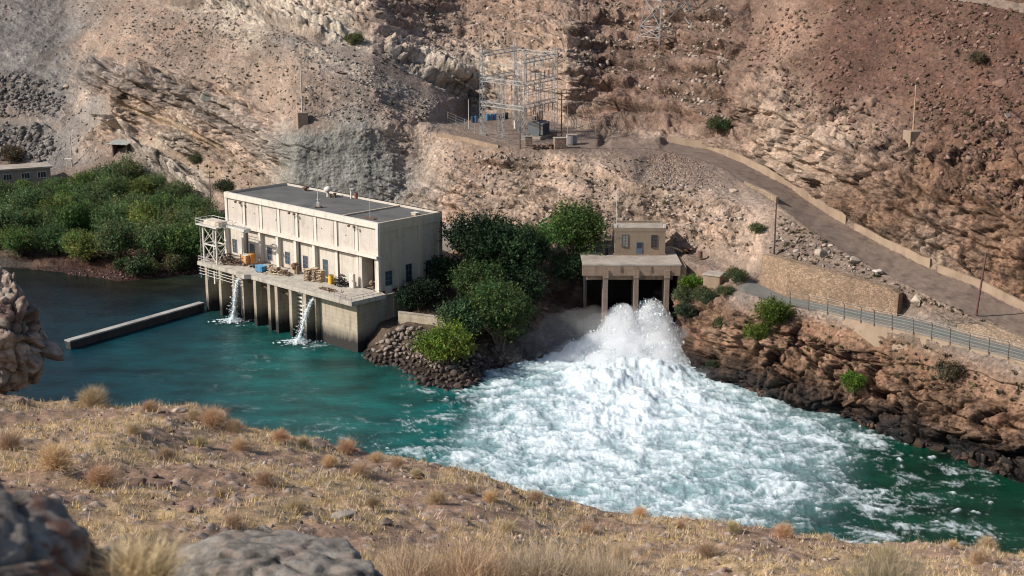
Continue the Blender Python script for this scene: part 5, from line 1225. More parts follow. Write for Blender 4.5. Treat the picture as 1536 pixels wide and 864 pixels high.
# transformer under the right side of the gantry
tp = FRp.lerp(BRp, .42) + Vector((.3, -1.0, .0)); t = empty('transformer', tp, 'dark grey finned power transformer with brown bushings under the gantry', 'transformer'); rzT = math.atan2((BRp - FRp).y, (BRp - FRp).x); Mf = Matrix.Translation(tp) @ Matrix.Rotation(rzT, 4, 'Z')
m_trf = surf('dark_grey_paint', (.11, .125, .14), .6, .2, 1.5, dirt=(.17, .13, .1))
MB(Mf).box(-2.6, 2.6, -1.5, 1.5, 0, .6).build('plinth', m_slab, t); MB(Mf).box(-2.0, 2.0, -1.0, 1.0, .6, 3.7).build('tank', m_trf, t, bevel=.08)
for s_ in (-1, 1):
    g = MB(Mf); g.box(-1.9, 1.9, min(s_ * 1.0, s_ * 1.12), max(s_ * 1.0, s_ * 1.12), 1.2, 3.4)
    for k in range(10): g.box(-1.8 + k * .39, -1.72 + k * .39, min(s_ * 1.12, s_ * 1.75), max(s_ * 1.12, s_ * 1.75), .9, 3.5)
    g.build('radiator', m_trf, t)
for k in range(3):
    g = MB(Mf); g.lathe([(.2, 3.7), (.12, 3.9)] + [(r_, 4.0 + j * .16) for j in range(10) for r_ in (.1, .24)][:20] + [(.05, 5.7)], (-1.3 + k * 1.3, -.2, 0), 8); g.build('bushing', m_porc, t)
g = MB(Mf); g.tube((-1.6, .6, 4.3), (1.4, .6, 4.3), .42, .42, 12); g.build('oil_tank', m_trf, t)
# drums along the back of the yard
DR = [(709, 183.5, (.05, .07, .10), 'dark blue drum at the left end of the row'), (714, 183.5, (.06, .17, .30), 'blue drum right beside the dark one at the left end'), (731, 180.5, (.10, .24, .36), 'light blue drum left of centre in the row'), (736.5, 180.2, (.10, .25, .37), 'light blue drum in the centre of the row'),
      (742, 180, (.05, .16, .29), 'strong blue drum right of centre in the row'), (748, 179, (.04, .05, .07), 'dark drum right of the blue drums'), (754, 178.6, (.05, .045, .05), 'black drum leaning on the wall end of the row'), (760, 178, (.04, .04, .05), 'last black drum at the right end of the row')]
for x, y, c, lab in DR:
    p = PZ(x, y, 28.53); t = empty('oil_drum', p, lab + ' behind the gantry', 'drum', 'drums at the back of the switchyard'); mm = surf('drum_%02d%02d' % (int(c[0] * 100), int(c[2] * 100)), c, .5, .15, 2)
    g = MB(Matrix.Translation(p)); g.lathe([(.42, 0), (.42, .45), (.45, .48), (.42, .51), (.42, .95), (.45, .98), (.42, 1.01), (.42, 1.45)], n=12); g.build('shell', mm, t)
    g = MB(Matrix.Translation(p)); g.tube((0, 0, 1.45), (0, 0, 1.48), .38, .38, 12); g.build('drum_top', mm, t)
def cab(px, py, z, d, label, mat, rz=.0, name='kiosk', cat='cabinet'):
    p = PZ(px, py, z); t = empty(name, p, label, cat); Mf = Matrix.Translation(p) @ Matrix.Rotation(rz, 4, 'Z')
    MB(Mf).box(-d[0] / 2, d[0] / 2, 0, d[1], -.3, d[2]).build('body', mat, t, bevel=.03); MB(Mf).box(-d[0] / 2 - .08, d[0] / 2 + .08, -.08, d[1] + .08, d[2], d[2] + .1).build('lid', m_slab, t)
    if d[2] > 1.2: MB(Mf).box(-d[0] * .4, d[0] * .4, -.04, -.001, .2, d[2] - .15).build('door', mat, t)
m_brick = masonry('small_brickwork', (.30, .215, .165), 3.2)
cab(841, 223, 28.45, (2.5, 1.8, 2.1), 'large brown brick plinth at the right front of the yard', m_brick, .15, 'brick_plinth', 'plinth')
cab(855, 217.5, 28.45, (1.2, 1.2, 2.0), 'white cabinet just right of the brick plinth', m_white, .1); cab(862, 216, 28.45, (1.0, 1.2, 1.8), 'grey cabinet at the right end of the yard', m_galv, .1)
cab(826, 206, 28.5, (2.9, 2.0, 1.2), 'low brown brick plinth behind the large one', m_brick, .15, 'brick_plinth', 'plinth')
cab(777, 193, 28.5, (1.5, 1.2, 1.7), 'cream cabinet inside the gantry', m_cream, .2); cab(793, 219, 28.45, (1.5, 1.0, 1.9), 'narrow brown pier in front of the transformer', m_brick, .1, 'brick_plinth', 'plinth')
cab(784, 206.5, 28.5, (.9, .9, 1.1), 'small white box on the front footing of the gantry', m_white, .1)
p = PZ(812, 222, 28.45); t = empty('scrap_heap', p, 'low dark scrap heap in front of the transformer', 'scrap heap')
g = MB(Matrix.Translation(p))
for _ in range(22): g.cbox((random.gauss(0, 1.6), random.gauss(0, .6), random.uniform(0, .6)), (random.uniform(.3, 1.2), .4, random.uniform(.1, .4)), random.uniform(0, 3), random.gauss(0, .4))
g.build('scrap', m_rust, t)
# wire mesh fence of the yard: posts and strands
fy = empty('yard_fence', PZ(672, 183, 28.5), 'thin wire fence round the switchyard edge', 'fence')
fp = [(672, 182), (684, 188), (697, 194), (712, 201), (728, 207), (744, 212), (762, 216), (800, 221), (870, 214), (893, 207), (908, 199), (905, 192)]
ps = [Vector(ter(x, y)) for x, y in fp]
for p in ps: g = MB(); g.tube(p - Vector((0, 0, .4)), p + Vector((0, 0, 2.3)), .05, .045, 5); g.build('post', m_galv, fy)
for k in range(4):
    g = MB()
    for p, q_ in zip(ps[:-1], ps[1:]): g.tube(p + Vector((0, 0, .4 + k * .6)), q_ + Vector((0, 0, .4 + k * .6)), .014, .014, 3, False)
    g.build('wire', m_galv, fy)

# poles
def pole(px, py, top, label, mat, r=.16, arms=(), base=None, lean=0.0, box=False, name='utility_pole', z=None, P=None):
    p = Vector(ter(px, py)) if P is None else Vector(P)
    h = (py - top) * p.y / float(denY(py)) * 1.0 / CP * .985
    t = empty(name, p, label, 'pole')
    tp_ = p + Vector((lean, 0, h)); g = MB(); g.tube(p - Vector((0, 0, 1)), tp_, r, r * .62, 8); g.build('shaft', mat, t)
    for fz, w in arms:
        c_ = p.lerp(tp_, fz); g = MB(); g.cbox(c_, (w, .14, .16), .25); a_ = g.build('cross_arm', mat, t)
        for s_ in (-.45, 0, .45):
            g = MB(Matrix.Translation(c_ + Vector((s_ * w * math.cos(.25), s_ * w * math.sin(.25), .08)))); g.lathe([(.04, 0), (.1, .1), (.05, .2), (.1, .3), (.03, .38)], n=6); g.build('insulator', m_porc, a_)
    if base: MB(Matrix.Translation(p)).cbox((0, -.3, base[1] / 2 - .9), (base[0], base[0] * .9, base[1] + 1.0), .3).build('footing', m_plast, t, bevel=.08)
    if box: MB(Matrix.Translation(p)).cbox((-.8, 0, 2.2), (2.2, .9, .25)).build('shelf', m_white, t); g = MB(Matrix.Translation(p)); g.tube((-1.4, 0, -1), (-1.4, 0, 2.1), .09); g.tube((.1, 0, -1), (.1, 0, 2.1), .09); box and g.build('strut', m_steel, t)
    return t
m_pp = surf('pale_concrete_pole', (.47, .41, .34), .85, .12, 1.5)
pole(454, 182, 97, 'tall pale pole on a square block above the quarry face', m_pp, .2, base=(2.3, 2.4))
pole(108, 250, 190, 'pale pole with a white shelf near the long shed', m_pp, .17, box=True)
pole(317, 322, 256, 'thin dark pole with two cross arms behind the hoist tower', m_darkpole, .11, ((.95, 2.2), (.84, 1.8)))
pole(1161, 384, 304, 'dark wooden pole above the tall retaining wall', m_darkpole, .16)
pole(1463, 474, 378, 'dark leaning wooden pole by the lower road at the right', surf('red_brown_pole', (.13, .06, .05), .85, .25, 2), .2, lean=.85)
pole(1369, 214, 130, 'pale pole on a big square footing on the red slope', surf('ochre_pole', (.40, .28, .18), .85, .15, 2), .17, base=(2.6, 2.4))
pole(1208, 284, 218, 'slim pale pole in front of the roadside cliff', surf('ochre_pole', (.40, .28, .18)), .14)
pole(703, 193, 150, 'slim white lamp pole at the left side of the switchyard', m_white, .1)
pole(780, 222, 190, 'short dark wooden pole in front of the gantry', surf('red_brown_pole', (.13, .06, .05)), .15)
pole(842, 208, 136, 'wooden pole with cross arms at the right of the switchyard', m_darkpole, .15, ((.93, 2.4), (.8, 1.6)))
pole(575, 322, 277, 'short dark pole with cross arms behind the flat roof', m_darkpole, .13, ((.95, 2.0), (.83, 1.6)))
pole(851, 218, 160, 'thin grey pole beside the white cabinet', m_galv, .07)
g = MB(); p = Vector(ter(1108, 438)); 
# lattice pylon on the stepped rocks
def pylon(px, py, label):
    b0 = Vector(ter(px, py)); b0.z -= .6; t = empty('lattice_pylon', b0, label, 'pylon'); w0, H = 9.2, 30.0
    def c_(k, z): w = w0 * (1 - z / H * .82) / 2; a_ = [(-1, -1), (1, -1), (1, 1), (-1, 1)][k]; an = .45; x, y = a_[0] * w, a_[1] * w; return b0 + Vector((x * math.cos(an) - y * math.sin(an), x * math.sin(an) + y * math.cos(an), z))
    for k in range(4): g = MB(); g.tube(c_(k, -1.5), c_(k, H), .19, .12, 4); g.build('leg', m_galv, t)
    zs = [0, 2.4, 8.5, 13.5, 17.5, 20.8, 23.4, 25.6, 27.6, H]
    for i in range(len(zs) - 1):
        g = MB()
        for k in range(4):
            k2 = (k + 1) % 4; g.tube(c_(k, zs[i]), c_(k2, zs[i]), .09, .09, 4, False)
            g.tube(c_(k, zs[i]), c_(k2, zs[i + 1]), .09, .09, 4, False); g.tube(c_(k2, zs[i]), c_(k, zs[i + 1]), .09, .09, 4, False)
        g.build('bracing', m_galv, t)
    for z, w in ((21, 6), (25.5, 5)):
        g = MB(); p = b0 + Vector((0, 0, z))
        for s_ in (-1, 1):
            e_ = p + Vector((s_ * w * .9, s_ * w * .43, .3))
            for k in range(4): g.tube(c_(k, z + (0 if k % 2 else 1.2)), e_, .05, .05, 4, False)
        g.build('cross_arm', m_galv, t)
pylon(1001, 56, 'pale lattice power pylon rising out of the top edge')
# ------------------------------------------------------------------ vegetation
def leaf_mat(name, tr=.3):
    m, nt, bs, out = nmat(name)
    at = N(nt, 'Attribute', attribute_name='Col'); oi = N(nt, 'ObjectInfo')
    f = ramp(nt, oi.outputs['Random'], [(0, (.78, .85, .75)), (.5, (1, 1, 1)), (1, (1.25, 1.12, 1.0))])
    col = mixc(nt, 1., at.outputs['Color'], f, 'MULTIPLY'); nt.links.new(col, bs.inputs['Base Color'])
    bs.inputs['Roughness'].default_value = .6; bs.inputs['Specular IOR Level'].default_value = .25
    t = N(nt, 'BsdfTranslucent'); nt.links.new(col, t.inputs[0]); mx = N(nt, 'MixShader'); mx.inputs[0].default_value = tr
    nt.links.new(bs.outputs[0], mx.inputs[1]); nt.links.new(t.outputs[0], mx.inputs[2]); nt.links.new(mx.outputs[0], out.inputs[0]); return m
m_leaf = leaf_mat('foliage'); m_dry = leaf_mat('dry_twigs', .15)
m_bark = surf('bark', (.115, .085, .06), .95, .35, 3, .4, 14, .02)
def quads(P, U, Vv, cols):
    """leaf blades: centre P, half vectors U, Vv (kite shaped)"""
    n = len(P); V = np.stack([P - U, P + Vv * .6, P + U, P - Vv * .6], 1).reshape(-1, 3); F = np.arange(4 * n).reshape(n, 4); return V, F, np.repeat(cols, 4, 0)
def rvec(rng, n):
    v = rng.normal(size=(n, 3)); return v / (np.linalg.norm(v, axis=1, keepdims=True) + 1e-9)
def crown_mesh(name, seed, rx, rz, nb, nl, ls, col, var=.35, droop=.0, flat=.0, top=None):
    """crown: many leaf clumps spread unevenly through a domed volume standing on z=0"""
    r = np.random.default_rng(seed); cs, rs = [], []
    for i in range(nb):
        d = rvec(r, 1)[0]; d[2] = abs(d[2]) * .9 - .05 if i % 3 else d[2] * .5
        k = r.uniform(.35, .86); c = np.array([d[0] * rx * k, d[1] * rx * k, rz * (.95 + d[2] * k * .95)]); cs.append(c); rs.append(rx * r.uniform(.22, .42))
    per = np.array(rs)**2; per = (per / per.sum() * nl).astype(int)
    Ps, Us, Vs, Cs = [], [], [], []
    for c, q_, n in zip(cs, rs, per):
        ns = max(1, n // 8)                                        # sprigs of eight leaves that point outwards and up
        d = rvec(r, ns); rad = q_ * r.uniform(.3, 1.05, ns)**.55
        B = c + d * rad[:, None] * np.array([1, 1, .9]); sd = d * .75 + rvec(r, ns) * .55 + np.array([0, 0, .55 - droop]); sd /= np.linalg.norm(sd, axis=1, keepdims=True)
        L_ = ls * r.uniform(1.6, 4.2, ns); tone = np.clip((1 + r.normal(0, .26)) * (1 + r.normal(0, var * .55, ns)), .28, 2.2); hue = 1 + r.normal(0, .14) + r.normal(0, .10, ns)
        B8 = np.repeat(B, 8, 0); s8 = np.repeat(sd, 8, 0); k8 = np.tile(np.arange(8) / 7., ns)
        P = B8 + s8 * (np.repeat(L_, 8) * k8)[:, None] + r.normal(0, ls * .42, (ns * 8, 3)) * (1.1 - .6 * k8)[:, None]
        nrm = s8 * .4 + rvec(r, ns * 8) + np.array([0, 0, .35]); nrm /= np.linalg.norm(nrm, axis=1, keepdims=True)
        t = np.cross(nrm, rvec(r, ns * 8)); t /= np.linalg.norm(t, axis=1, keepdims=True) + 1e-9; b_ = np.cross(nrm, t)
        sz = ls * r.uniform(.5, 1.2, ns * 8)[:, None]; Ps.append(P); Us.append(t * sz * .5); Vs.append(b_ * sz * .5)
        cc_ = np.array(col) * (np.repeat(tone, 8) * (1 + r.normal(0, .12, ns * 8)))[:, None]; cc_[:, 0] *= np.repeat(hue, 8); Cs.append(cc_)
    P, U, Vv, Cc = map(np.concatenate, (Ps, Us, Vs, Cs)); ok = P[:, 2] > .1
    V, F, CC = quads(P[ok], U[ok], Vv[ok], Cc[ok]); me = np_mesh(name, V, F); add_color(me, 'Col', np.clip(CC, .004, .9)); me.materials.append(m_leaf)
    g = MB(); rr_ = random.Random(seed)
    for c in cs[::2]: m_ = Vector((c[0] * .3, c[1] * .3, c[2] * .45)); g.path([Vector((rr_.gauss(0, rx * .05), rr_.gauss(0, rx * .05), -.6)), m_, Vector(c)], rx * .045, rx * .014, 5)
    tm = bpy.data.meshes.new('trunk'); tm.from_pydata(g.v, [], g.f); tm.materials.append(m_bark); return me, tm
def plant(name, meshes, p, label, cat, group=None, s=1.0, sz=None, rz=None):
    t = empty(name, p, label, cat, group, rz if rz is not None else random.uniform(0, 6.28)); t.scale = (s, s, (sz or s))
    o = link('crown', meshes[0], None, t); q_ = link('trunk', meshes[1], None, t); return t
wil = [crown_mesh('willow_crown', 300 + i, 4.6, 3.4, 46, 17000, .32, c, .6) for i, c in enumerate([(.112, .182, .052), (.094, .160, .060), (.165, .212, .054), (.115, .160, .066), (.135, .182, .070)])]
rows = [('front', 'waterside', 392, [(30, 1.0), (82, .9), (128, 1.0), (178, 1.1), (232, 1.05), (282, 1.1), (322, .9)]),
        ('second', 'second', 366, [(-30, 1.1), (18, 1.15), (66, 1.0), (118, 1.15), (170, 1.05), (214, 1.15), (262, 1.0), (304, 1.05)]),
        ('third', 'third', 340, [(-15, 1.1), (40, 1.15), (92, 1.1), (144, 1.15), (194, 1.05), (246, 1.1), (292, .95)]),
        ('fourth', 'fourth', 316, [(-35, .9), (12, .88), (64, .92), (112, 1.1), (166, 1.15), (216, 1.0), (264, .9)]),
        ('back', 'rearmost', 298, [(-10, .66), (36, .66), (84, .7), (134, 1.05), (182, 1.2), (232, .75)])]
NTH = ['first', 'second', 'third', 'fourth', 'fifth', 'sixth', 'seventh', 'eighth', 'ninth', 'tenth', 'eleventh', 'twelfth', 'thirteenth', 'fourteenth', 'fifteenth', 'sixteenth', 'seventeenth', 'eighteenth', 'nineteenth', 'twentieth']
k = 0
for rn, rl, py, lst in rows:
    for i, (px, s) in enumerate(lst):
        y = py + random.uniform(-5, 5); 
        if rn == 'front' and px < 110: y -= 6
        p = Vector(ter(px, y)); p.z = max(p.z, .2)
        lab = 'rounded green willow in the %s row of the riverside thicket, %s from the left' % (rl, NTH[i])
        plant('willow_tree', wil[k % 5], p, lab, 'tree', 'willows of the riverside thicket', s * random.uniform(1.0, 1.2), s * random.uniform(1.0, 1.3)); k += 1
# low sage shrubs on the red spit
shr = [crown_mesh('shrub_crown', 340 + i, 1.6, .9, 14, 3600, .26, c, .5) for i, c in enumerate([(.095, .115, .055), (.075, .10, .035), (.12, .125, .06)])]
for i, (px, py, s, lab) in enumerate([(204, 414, 1.5, 'pale sage shrub on the red spit, left of its neighbours'), (222, 412, 1.25, 'pale sage shrub in the middle of the red spit'), (258, 408, 1.3, 'sage shrub on the red spit close to the hoist tower'), (276, 404, 1.2, 'small sage shrub at the right end of the red spit'), (186, 406, 1.1, 'small grey green shrub behind the pale sage shrubs')]):
    p = Vector(ter(px, py)); p.z = max(p.z, .1); plant('sage_shrub', shr[i % 3], p, lab, 'shrub', 'shrubs on the spit', s, s * 1.2)
# garden beside the power station
GD = [('broad_tree', 350, 6.0, 7.2, 44, 26000, .38, (.026, .050, .021), (722, 440), 'large dark tree right behind the end wall of the power station', 1.2),
      ('broad_tree', 351, 6.2, 6.0, 40, 24000, .38, (.032, .062, .024), (756, 442), 'large dark tree in the middle of the garden clump', 1.3),
      ('broad_tree', 352, 5.2, 6.4, 36, 21000, .36, (.065, .120, .030), (860, 418), 'tall bright green tree beside the valve house platform', 1.28),
      ('broad_tree', 353, 6.0, 5.4, 36, 22000, .36, (.070, .112, .034), (748, 520), 'spreading yellow green tree above the boulder heap', 1.15),
      ('broad_tree', 357, 5.4, 5.6, 34, 18000, .36, (.080, .105, .036), (806, 398), 'olive green tree at the back of the garden clump', .8),
      ('broad_tree', 354, 4.6, 5.0, 30, 12000, .44, (.040, .078, .034), (856, 440), 'dark green tree hanging over the left of the outlet', .85),
      ('broad_tree', 359, 5.0, 5.2, 34, 13000, .42, (.048, .084, .028), (722, 478), 'dark green tree just behind the spreading yellow green one', 1.1),
      ('broad_tree', 362, 4.8, 5.0, 34, 14000, .40, (.030, .056, .023), (776, 474), 'dark tree in the lower middle of the garden clump', 1.0),
      ('broad_tree', 358, 4.4, 2.6, 24, 9000, .40, (.022, .044, .020), (632, 462), 'low dark thicket tree in the shade behind the garden wall', .95),
      ('broad_tree', 355, 3.8, 3.6, 24, 9000, .42, (.026, .052, .022), (672, 440), 'small dark tree against the end wall windows', 1.0)]
for nm, sd_, rx, rz_, nb, nl, ls, c, (px, py), lab, s in GD:
    p = Vector(ter(px, py)); plant(nm, crown_mesh('crown', sd_, rx, rz_, nb, nl, ls, c, .55), p, lab, 'tree', 'trees in the garden clump', s)
round1 = crown_mesh('crown', 360, 3.6, 2.5, 40, 14000, .30, (.10, .165, .028), .45); round2 = crown_mesh('crown', 361, 3.4, 2.7, 36, 12000, .32, (.055, .098, .040), .45)
plant('round_bush', round1, Vector(ter(668, 549)), 'round bright green bush growing on the boulder heap', 'bush', None, 1.35, 1.4); plant('round_bush', round2, Vector(ter(698, 512)), 'round grey green bush behind the bright one', 'bush', None, 1.25, 1.4)
# leafless dry tree in the clump
def twig_mesh(name, seed, n, h, spread, w, col, seg=3, fork=4, var=.3, up=.5):
    r = np.random.default_rng(seed); tris, cols = [], []
    az = r.uniform(0, 2 * np.pi, n); tl = np.abs(r.normal(0, 1, n)) * spread; d = np.stack([np.cos(az) * np.sin(tl), np.sin(az) * np.sin(tl), np.cos(tl)], 1)
    L0 = h * r.uniform(.55, 1.05, n); P = np.stack([r.normal(0, h * .03, n), r.normal(0, h * .03, n), np.zeros(n)], 1); wd = np.full(n, w); C0 = np.array(col) * (1 + var * r.normal(0, .6, n))[:, None]
    L = L0 / seg
    for s_ in range(seg):
        d2 = d + r.normal(0, .22, d.shape); d2[:, 2] += up * .12; d2 /= np.linalg.norm(d2, axis=1, keepdims=True); Q = P + d2 * L[:, None]
        sd_ = np.cross(d2, rvec(r, len(d2))); sd_ /= np.linalg.norm(sd_, axis=1, keepdims=True) + 1e-9; tris.append(np.stack([P - sd_ * wd[:, None], P + sd_ * wd[:, None], Q], 1)); cols.append(C0)
        if s_ < seg - 1:
            k_ = fork if s_ == 0 else 2; P = np.repeat(P + (Q - P) * .8, k_, 0); d = np.repeat(d2, k_, 0) + r.normal(0, .42, (len(d2) * k_, 3)); d /= np.linalg.norm(d, axis=1, keepdims=True)
            L = np.repeat(L, k_) * r.uniform(.6, 1.1, len(P)); wd = np.repeat(wd, k_) * .72; C0 = np.repeat(C0, k_, 0)
    t = np.concatenate(tris); c = np.repeat(np.concatenate(cols), 3, 0); me = np_mesh(name, t.reshape(-1, 3), np.arange(len(t) * 3).reshape(-1, 3)); add_color(me, 'Col', np.clip(c, .01, .9)); me.materials.append(m_dry); return me
o = link('dry_tree', twig_mesh('dry_tree', 371, 150, 12.5, .55, .07, (.30, .225, .15), 3, 5)); o.location = Vector(ter(806, 446)) - Vector((0, 0, .6)); tag(o, 'leafless tan tree standing between the green garden trees', 'tree')
o = link('dry_tree', twig_mesh('dry_tree', 372, 130, 6.0, .8, .06, (.19, .115, .085), 3, 5)); o.location = Vector(ter(835, 452)); tag(o, 'low reddish brown thorn thicket under the garden trees', 'thicket')
o = link('dry_tree', twig_mesh('dry_tree', 373, 130, 5.2, .9, .06, (.17, .11, .10), 3, 5)); o.location = Vector(ter(868, 470)); tag(o, 'purplish brown thorn thicket beside the left tunnel mouth', 'thicket')
# single bushes on the banks
bsh = [crown_mesh('bush_crown', 380 + i, 2.2, 1.3, 13, 6500, .22, c, .7) for i, c in enumerate([(.095, .125, .018), (.10, .185, .020), (.055, .070, .036), (.12, .088, .055), (.085, .105, .045)])]
for px, py, v, s, lab, nm in [(1160, 486, 0, 1.5, 'yellow green bush below the fence at the left of the lower road', 'green_bush'), (1142, 510, 0, 1.05, 'smaller yellow green bush just under the larger one', 'green_bush'), (1291, 590, 1, 1.1, 'bright lime bush growing out of the dark river rocks', 'green_bush'),
        (1424, 572, 3, 1.15, 'round dark dry bush below the fence at the right', 'dry_bush'), (1104, 424, 4, .95, 'dark green bush right of the concrete block', 'green_bush'), (1043, 440, 1, 1.15, 'bright ivy bush hanging at the right end of the platform', 'ivy'), (1040, 458, 4, 1.2, 'dull green bush below the bright ivy', 'green_bush'), (1068, 458, 4, 1.05, 'dull green bush below the concrete block', 'green_bush'), (1092, 446, 4, .7, 'small green bush where the lower road begins', 'green_bush'), (1052, 480, 2, 1.0, 'dark bush low on the rocks right of the outlet', 'green_bush'),
        (1077, 196, 4, 1.15, 'lone dark green bush on the stepped rocks above the road wall', 'green_bush'), (532, 66, 4, 1.1, 'lone round green bush on the far hillside track', 'green_bush'), (293, 244, 4, .85, 'small dark green bush on the left cliff', 'green_bush'), (338, 290, 2, 1.3, 'dark shrub at the left corner of the power station roof', 'green_bush'), (20, 243, 3, 1.7, 'olive brown shrub behind the long shed', 'dry_bush'), (1135, 350, 4, .75, 'olive shrub on the pale cliff above the retaining wall', 'green_bush'),
        (1468, 96, 3, .85, 'dark brown dry bush high on the red slope', 'dry_bush'), (1065, 552, 2, .6, 'dark bush just above the white water', 'green_bush'), (1090, 492, 4, .75, 'dark bush on the rocks below the lower road start', 'green_bush')]:
    plant(nm, bsh[v], Vector(ter(px, py)) - Vector((0, 0, .2)), lab, 'bush', None, s * .95, s)

# ------------------------------------------------------------------ rocks
def ico(sub):
    import bmesh
    bm = bmesh.new(); bmesh.ops.create_icosphere(bm, subdivisions=sub, radius=1.0); bm.verts.ensure_lookup_table()
    V = np.array([v.co[:] for v in bm.verts]); F = np.array([[v.index for v in f.verts] for f in bm.faces]); bm.free(); return V, F
ICO = {k: ico(k) for k in (1, 2, 3, 5, 6)}
def rock_shape(seed, sub=2, planes=9, dmin=.45, dmax=.85, asp=(1, .8, .62), rough=.0):
    r = np.random.default_rng(seed); V, F = ICO[sub]; V = V.copy()
    for d in rvec(r, planes):
        k = r.uniform(dmin, dmax); h = V @ d; V -= np.maximum(h - k, 0)[:, None] * d
    V = V * np.array(asp) * r.uniform(.85, 1.15, 3)
    if rough: V += (V / (np.linalg.norm(V, axis=1, keepdims=True) + 1e-6)) * (rough * fbm(V[:, 0] * 2.2 + seed, V[:, 1] * 2.2, V[:, 2] * 2.2, 4, seed))[:, None]
    return V, F
def rock_mat(name, c, scale=1.2, dirt=None, bd=.08):
    return surf(name, c, .93, .3, scale, .7, 3.5, bd, dirt=dirt, spec=.15)
m_rip = rock_mat('grey_brown_boulder', (.235, .19, .16), .9, (.16, .125, .105)); m_ripw = rock_mat('wet_dark_boulder', (.085, .065, .055), .9)
rmesh = []
for i in range(9):
    V, F = rock_shape(500 + i, 2, 11, .42, .8); me = np_mesh('boulder', V, F); me.materials.append(m_rip if i < 7 else m_ripw); rmesh.append(me)
def scatter(poly, n, dmin, rng, fn=ter):
    xs_ = [p[0] for p in poly]; ys_ = [p[1] for p in poly]; out = []; tries = 0
    while len(out) < n and tries < n * 60:
        tries += 1; x, y = rng.uniform(min(xs_), max(xs_)), rng.uniform(min(ys_), max(ys_))
        if inpoly(np.array(x), np.array(y), poly) and all((x - a)**2 + (y - b)**2 > dmin * dmin for a, b in out): out.append((x, y))
    return out
rr_ = random.Random(5); rip = [(546, 536), (568, 514), (602, 490), (640, 494), (662, 506), (716, 534), (722, 566), (694, 598), (640, 592), (585, 572), (556, 552)]
for x, y in scatter(rip, 285, 6.0, rr_):
    p = Vector(ter(x, y)); low = p.z < 1.1; s = rr_.uniform(.5, 1.0) * (1.15 if rr_.random() < .2 else .85)
    o = link('riprap_boulder', rmesh[rr_.choice((7, 8)) if low else rr_.randrange(7)]); o.location = p + Vector((0, 0, s * .22)); o.scale = (s, s, s); o.rotation_euler = (rr_.uniform(-.5, .5), rr_.uniform(-.5, .5), rr_.uniform(0, 6.28))
    tag(o, 'dark wet boulder at the waterline of the boulder heap' if low else 'angular grey brown boulder in the heap beside the power station', 'boulder', 'wet boulders at the waterline' if low else 'boulders of the heap beside the power station')
def scree(name, items, label, mat_c, seed, sub=1, kind='stuff'):
    """items: (point, size); one mass of loose stones"""
    r = np.random.default_rng(seed); sh = [rock_shape(seed + i, sub, 9, .3, .8, (1, float(.45 + .05 * i), float(.8 - .04 * i)))[0] for i in range(10)]; F0 = ICO[sub][1]; nv = len(sh[0]); VV, FF, CCs = [], [], []
    for i, (p, s) in enumerate(items):
        V = sh[r.integers(10)] * s; a = r.uniform(0, 6.28); ca, sa = math.cos(a), math.sin(a); tl = r.normal(0, .5); ct, st_ = math.cos(tl), math.sin(tl)
        V = np.stack([V[:, 0] * ca - V[:, 1] * sa, V[:, 0] * sa + V[:, 1] * ca, V[:, 2]], 1); V = np.stack([V[:, 0], V[:, 1] * ct - V[:, 2] * st_, V[:, 1] * st_ + V[:, 2] * ct], 1)
        VV.append(V + np.asarray(p)); FF.append(F0 + i * nv); CCs.append(np.tile(np.array(mat_c[r.integers(len(mat_c))]) * r.uniform(.7, 1.3), (nv, 1)))
    me = np_mesh(name, np.concatenate(VV), np.concatenate(FF)); add_color(me, 'Col', np.concatenate(CCs)); o = link(name, me, m_scree); tag(o, label, 'stones', None, kind); return o
m, nt, bs, out = nmat('loose_stone'); at = N(nt, 'Attribute', attribute_name='Col'); geo = N(nt, 'NewGeometry'); nn = noise(nt, 2.5, 5, .65, geo.outputs['Position'])
nt.links.new(mixc(nt, 1., at.outputs['Color'], ramp(nt, nn.outputs[0], [(.3, (.7, .7, .7)), (.7, (1.25, 1.25, 1.25))]), 'MULTIPLY'), bs.inputs['Base Color']); bs.inputs['Roughness'].default_value = .95; bs.inputs['Specular IOR Level'].default_value = .1; bump(nt, bs, nn.outputs[0], .5, .1); m_scree = m
_dn = sstep(-.35, .55, fbm(np.arange(0, 2200, 4)[None, :] / 90., np.arange(0, 1100, 4)[:, None] / 60. , np.zeros((275, 550)), 4, 601))**1.5
def DENS(x, y): return .24 + .76 * float(_dn[min(274, int((y + 160) / 4)), min(549, int((x + 270) / 4))])
def fill(poly, n, smin, smax, rng, pw=2.2, sink=.15):
    out = []; xs_ = [p[0] for p in poly]; ys_ = [p[1] for p in poly]
    while len(out) < n:
        x, y = rng.uniform(min(xs_), max(xs_)), rng.uniform(min(ys_), max(ys_))
        if inpoly(np.array(x), np.array(y), poly) and rng.random() < DENS(x, y):
            s = smin + (smax - smin) * rng.random()**pw; p = ter(x, y); out.append((p + np.array([0, 0, s * .2 - sink * s]), s))
    return out
rg = random.Random(9)
scree('rubble_heap', fill([(962, 246), (985, 233), (1005, 228), (1030, 236), (1058, 252), (1085, 270), (1092, 284), (1060, 280), (1020, 276), (980, 268)], 1500, .12, .42, rg, 1.6), 'fan of broken pale red stone spread beside the upper road bend', [(.25, .175, .135), (.31, .235, .19), (.17, .115, .09)], 21)
scree('rubble_heap', fill([(-60, 108), (60, 112), (92, 130), (100, 150), (80, 178), (-60, 178)], 520, .35, 1.5, rg, 1.5) + fill([(-60, 188), (64, 188), (80, 205), (78, 232), (60, 246), (-60, 236)], 520, .5, 1.8, rg, 1.4), 'two tiers of big grey rubble on the far left slope', [(.16, .145, .135), (.20, .18, .165), (.125, .112, .105)], 31)
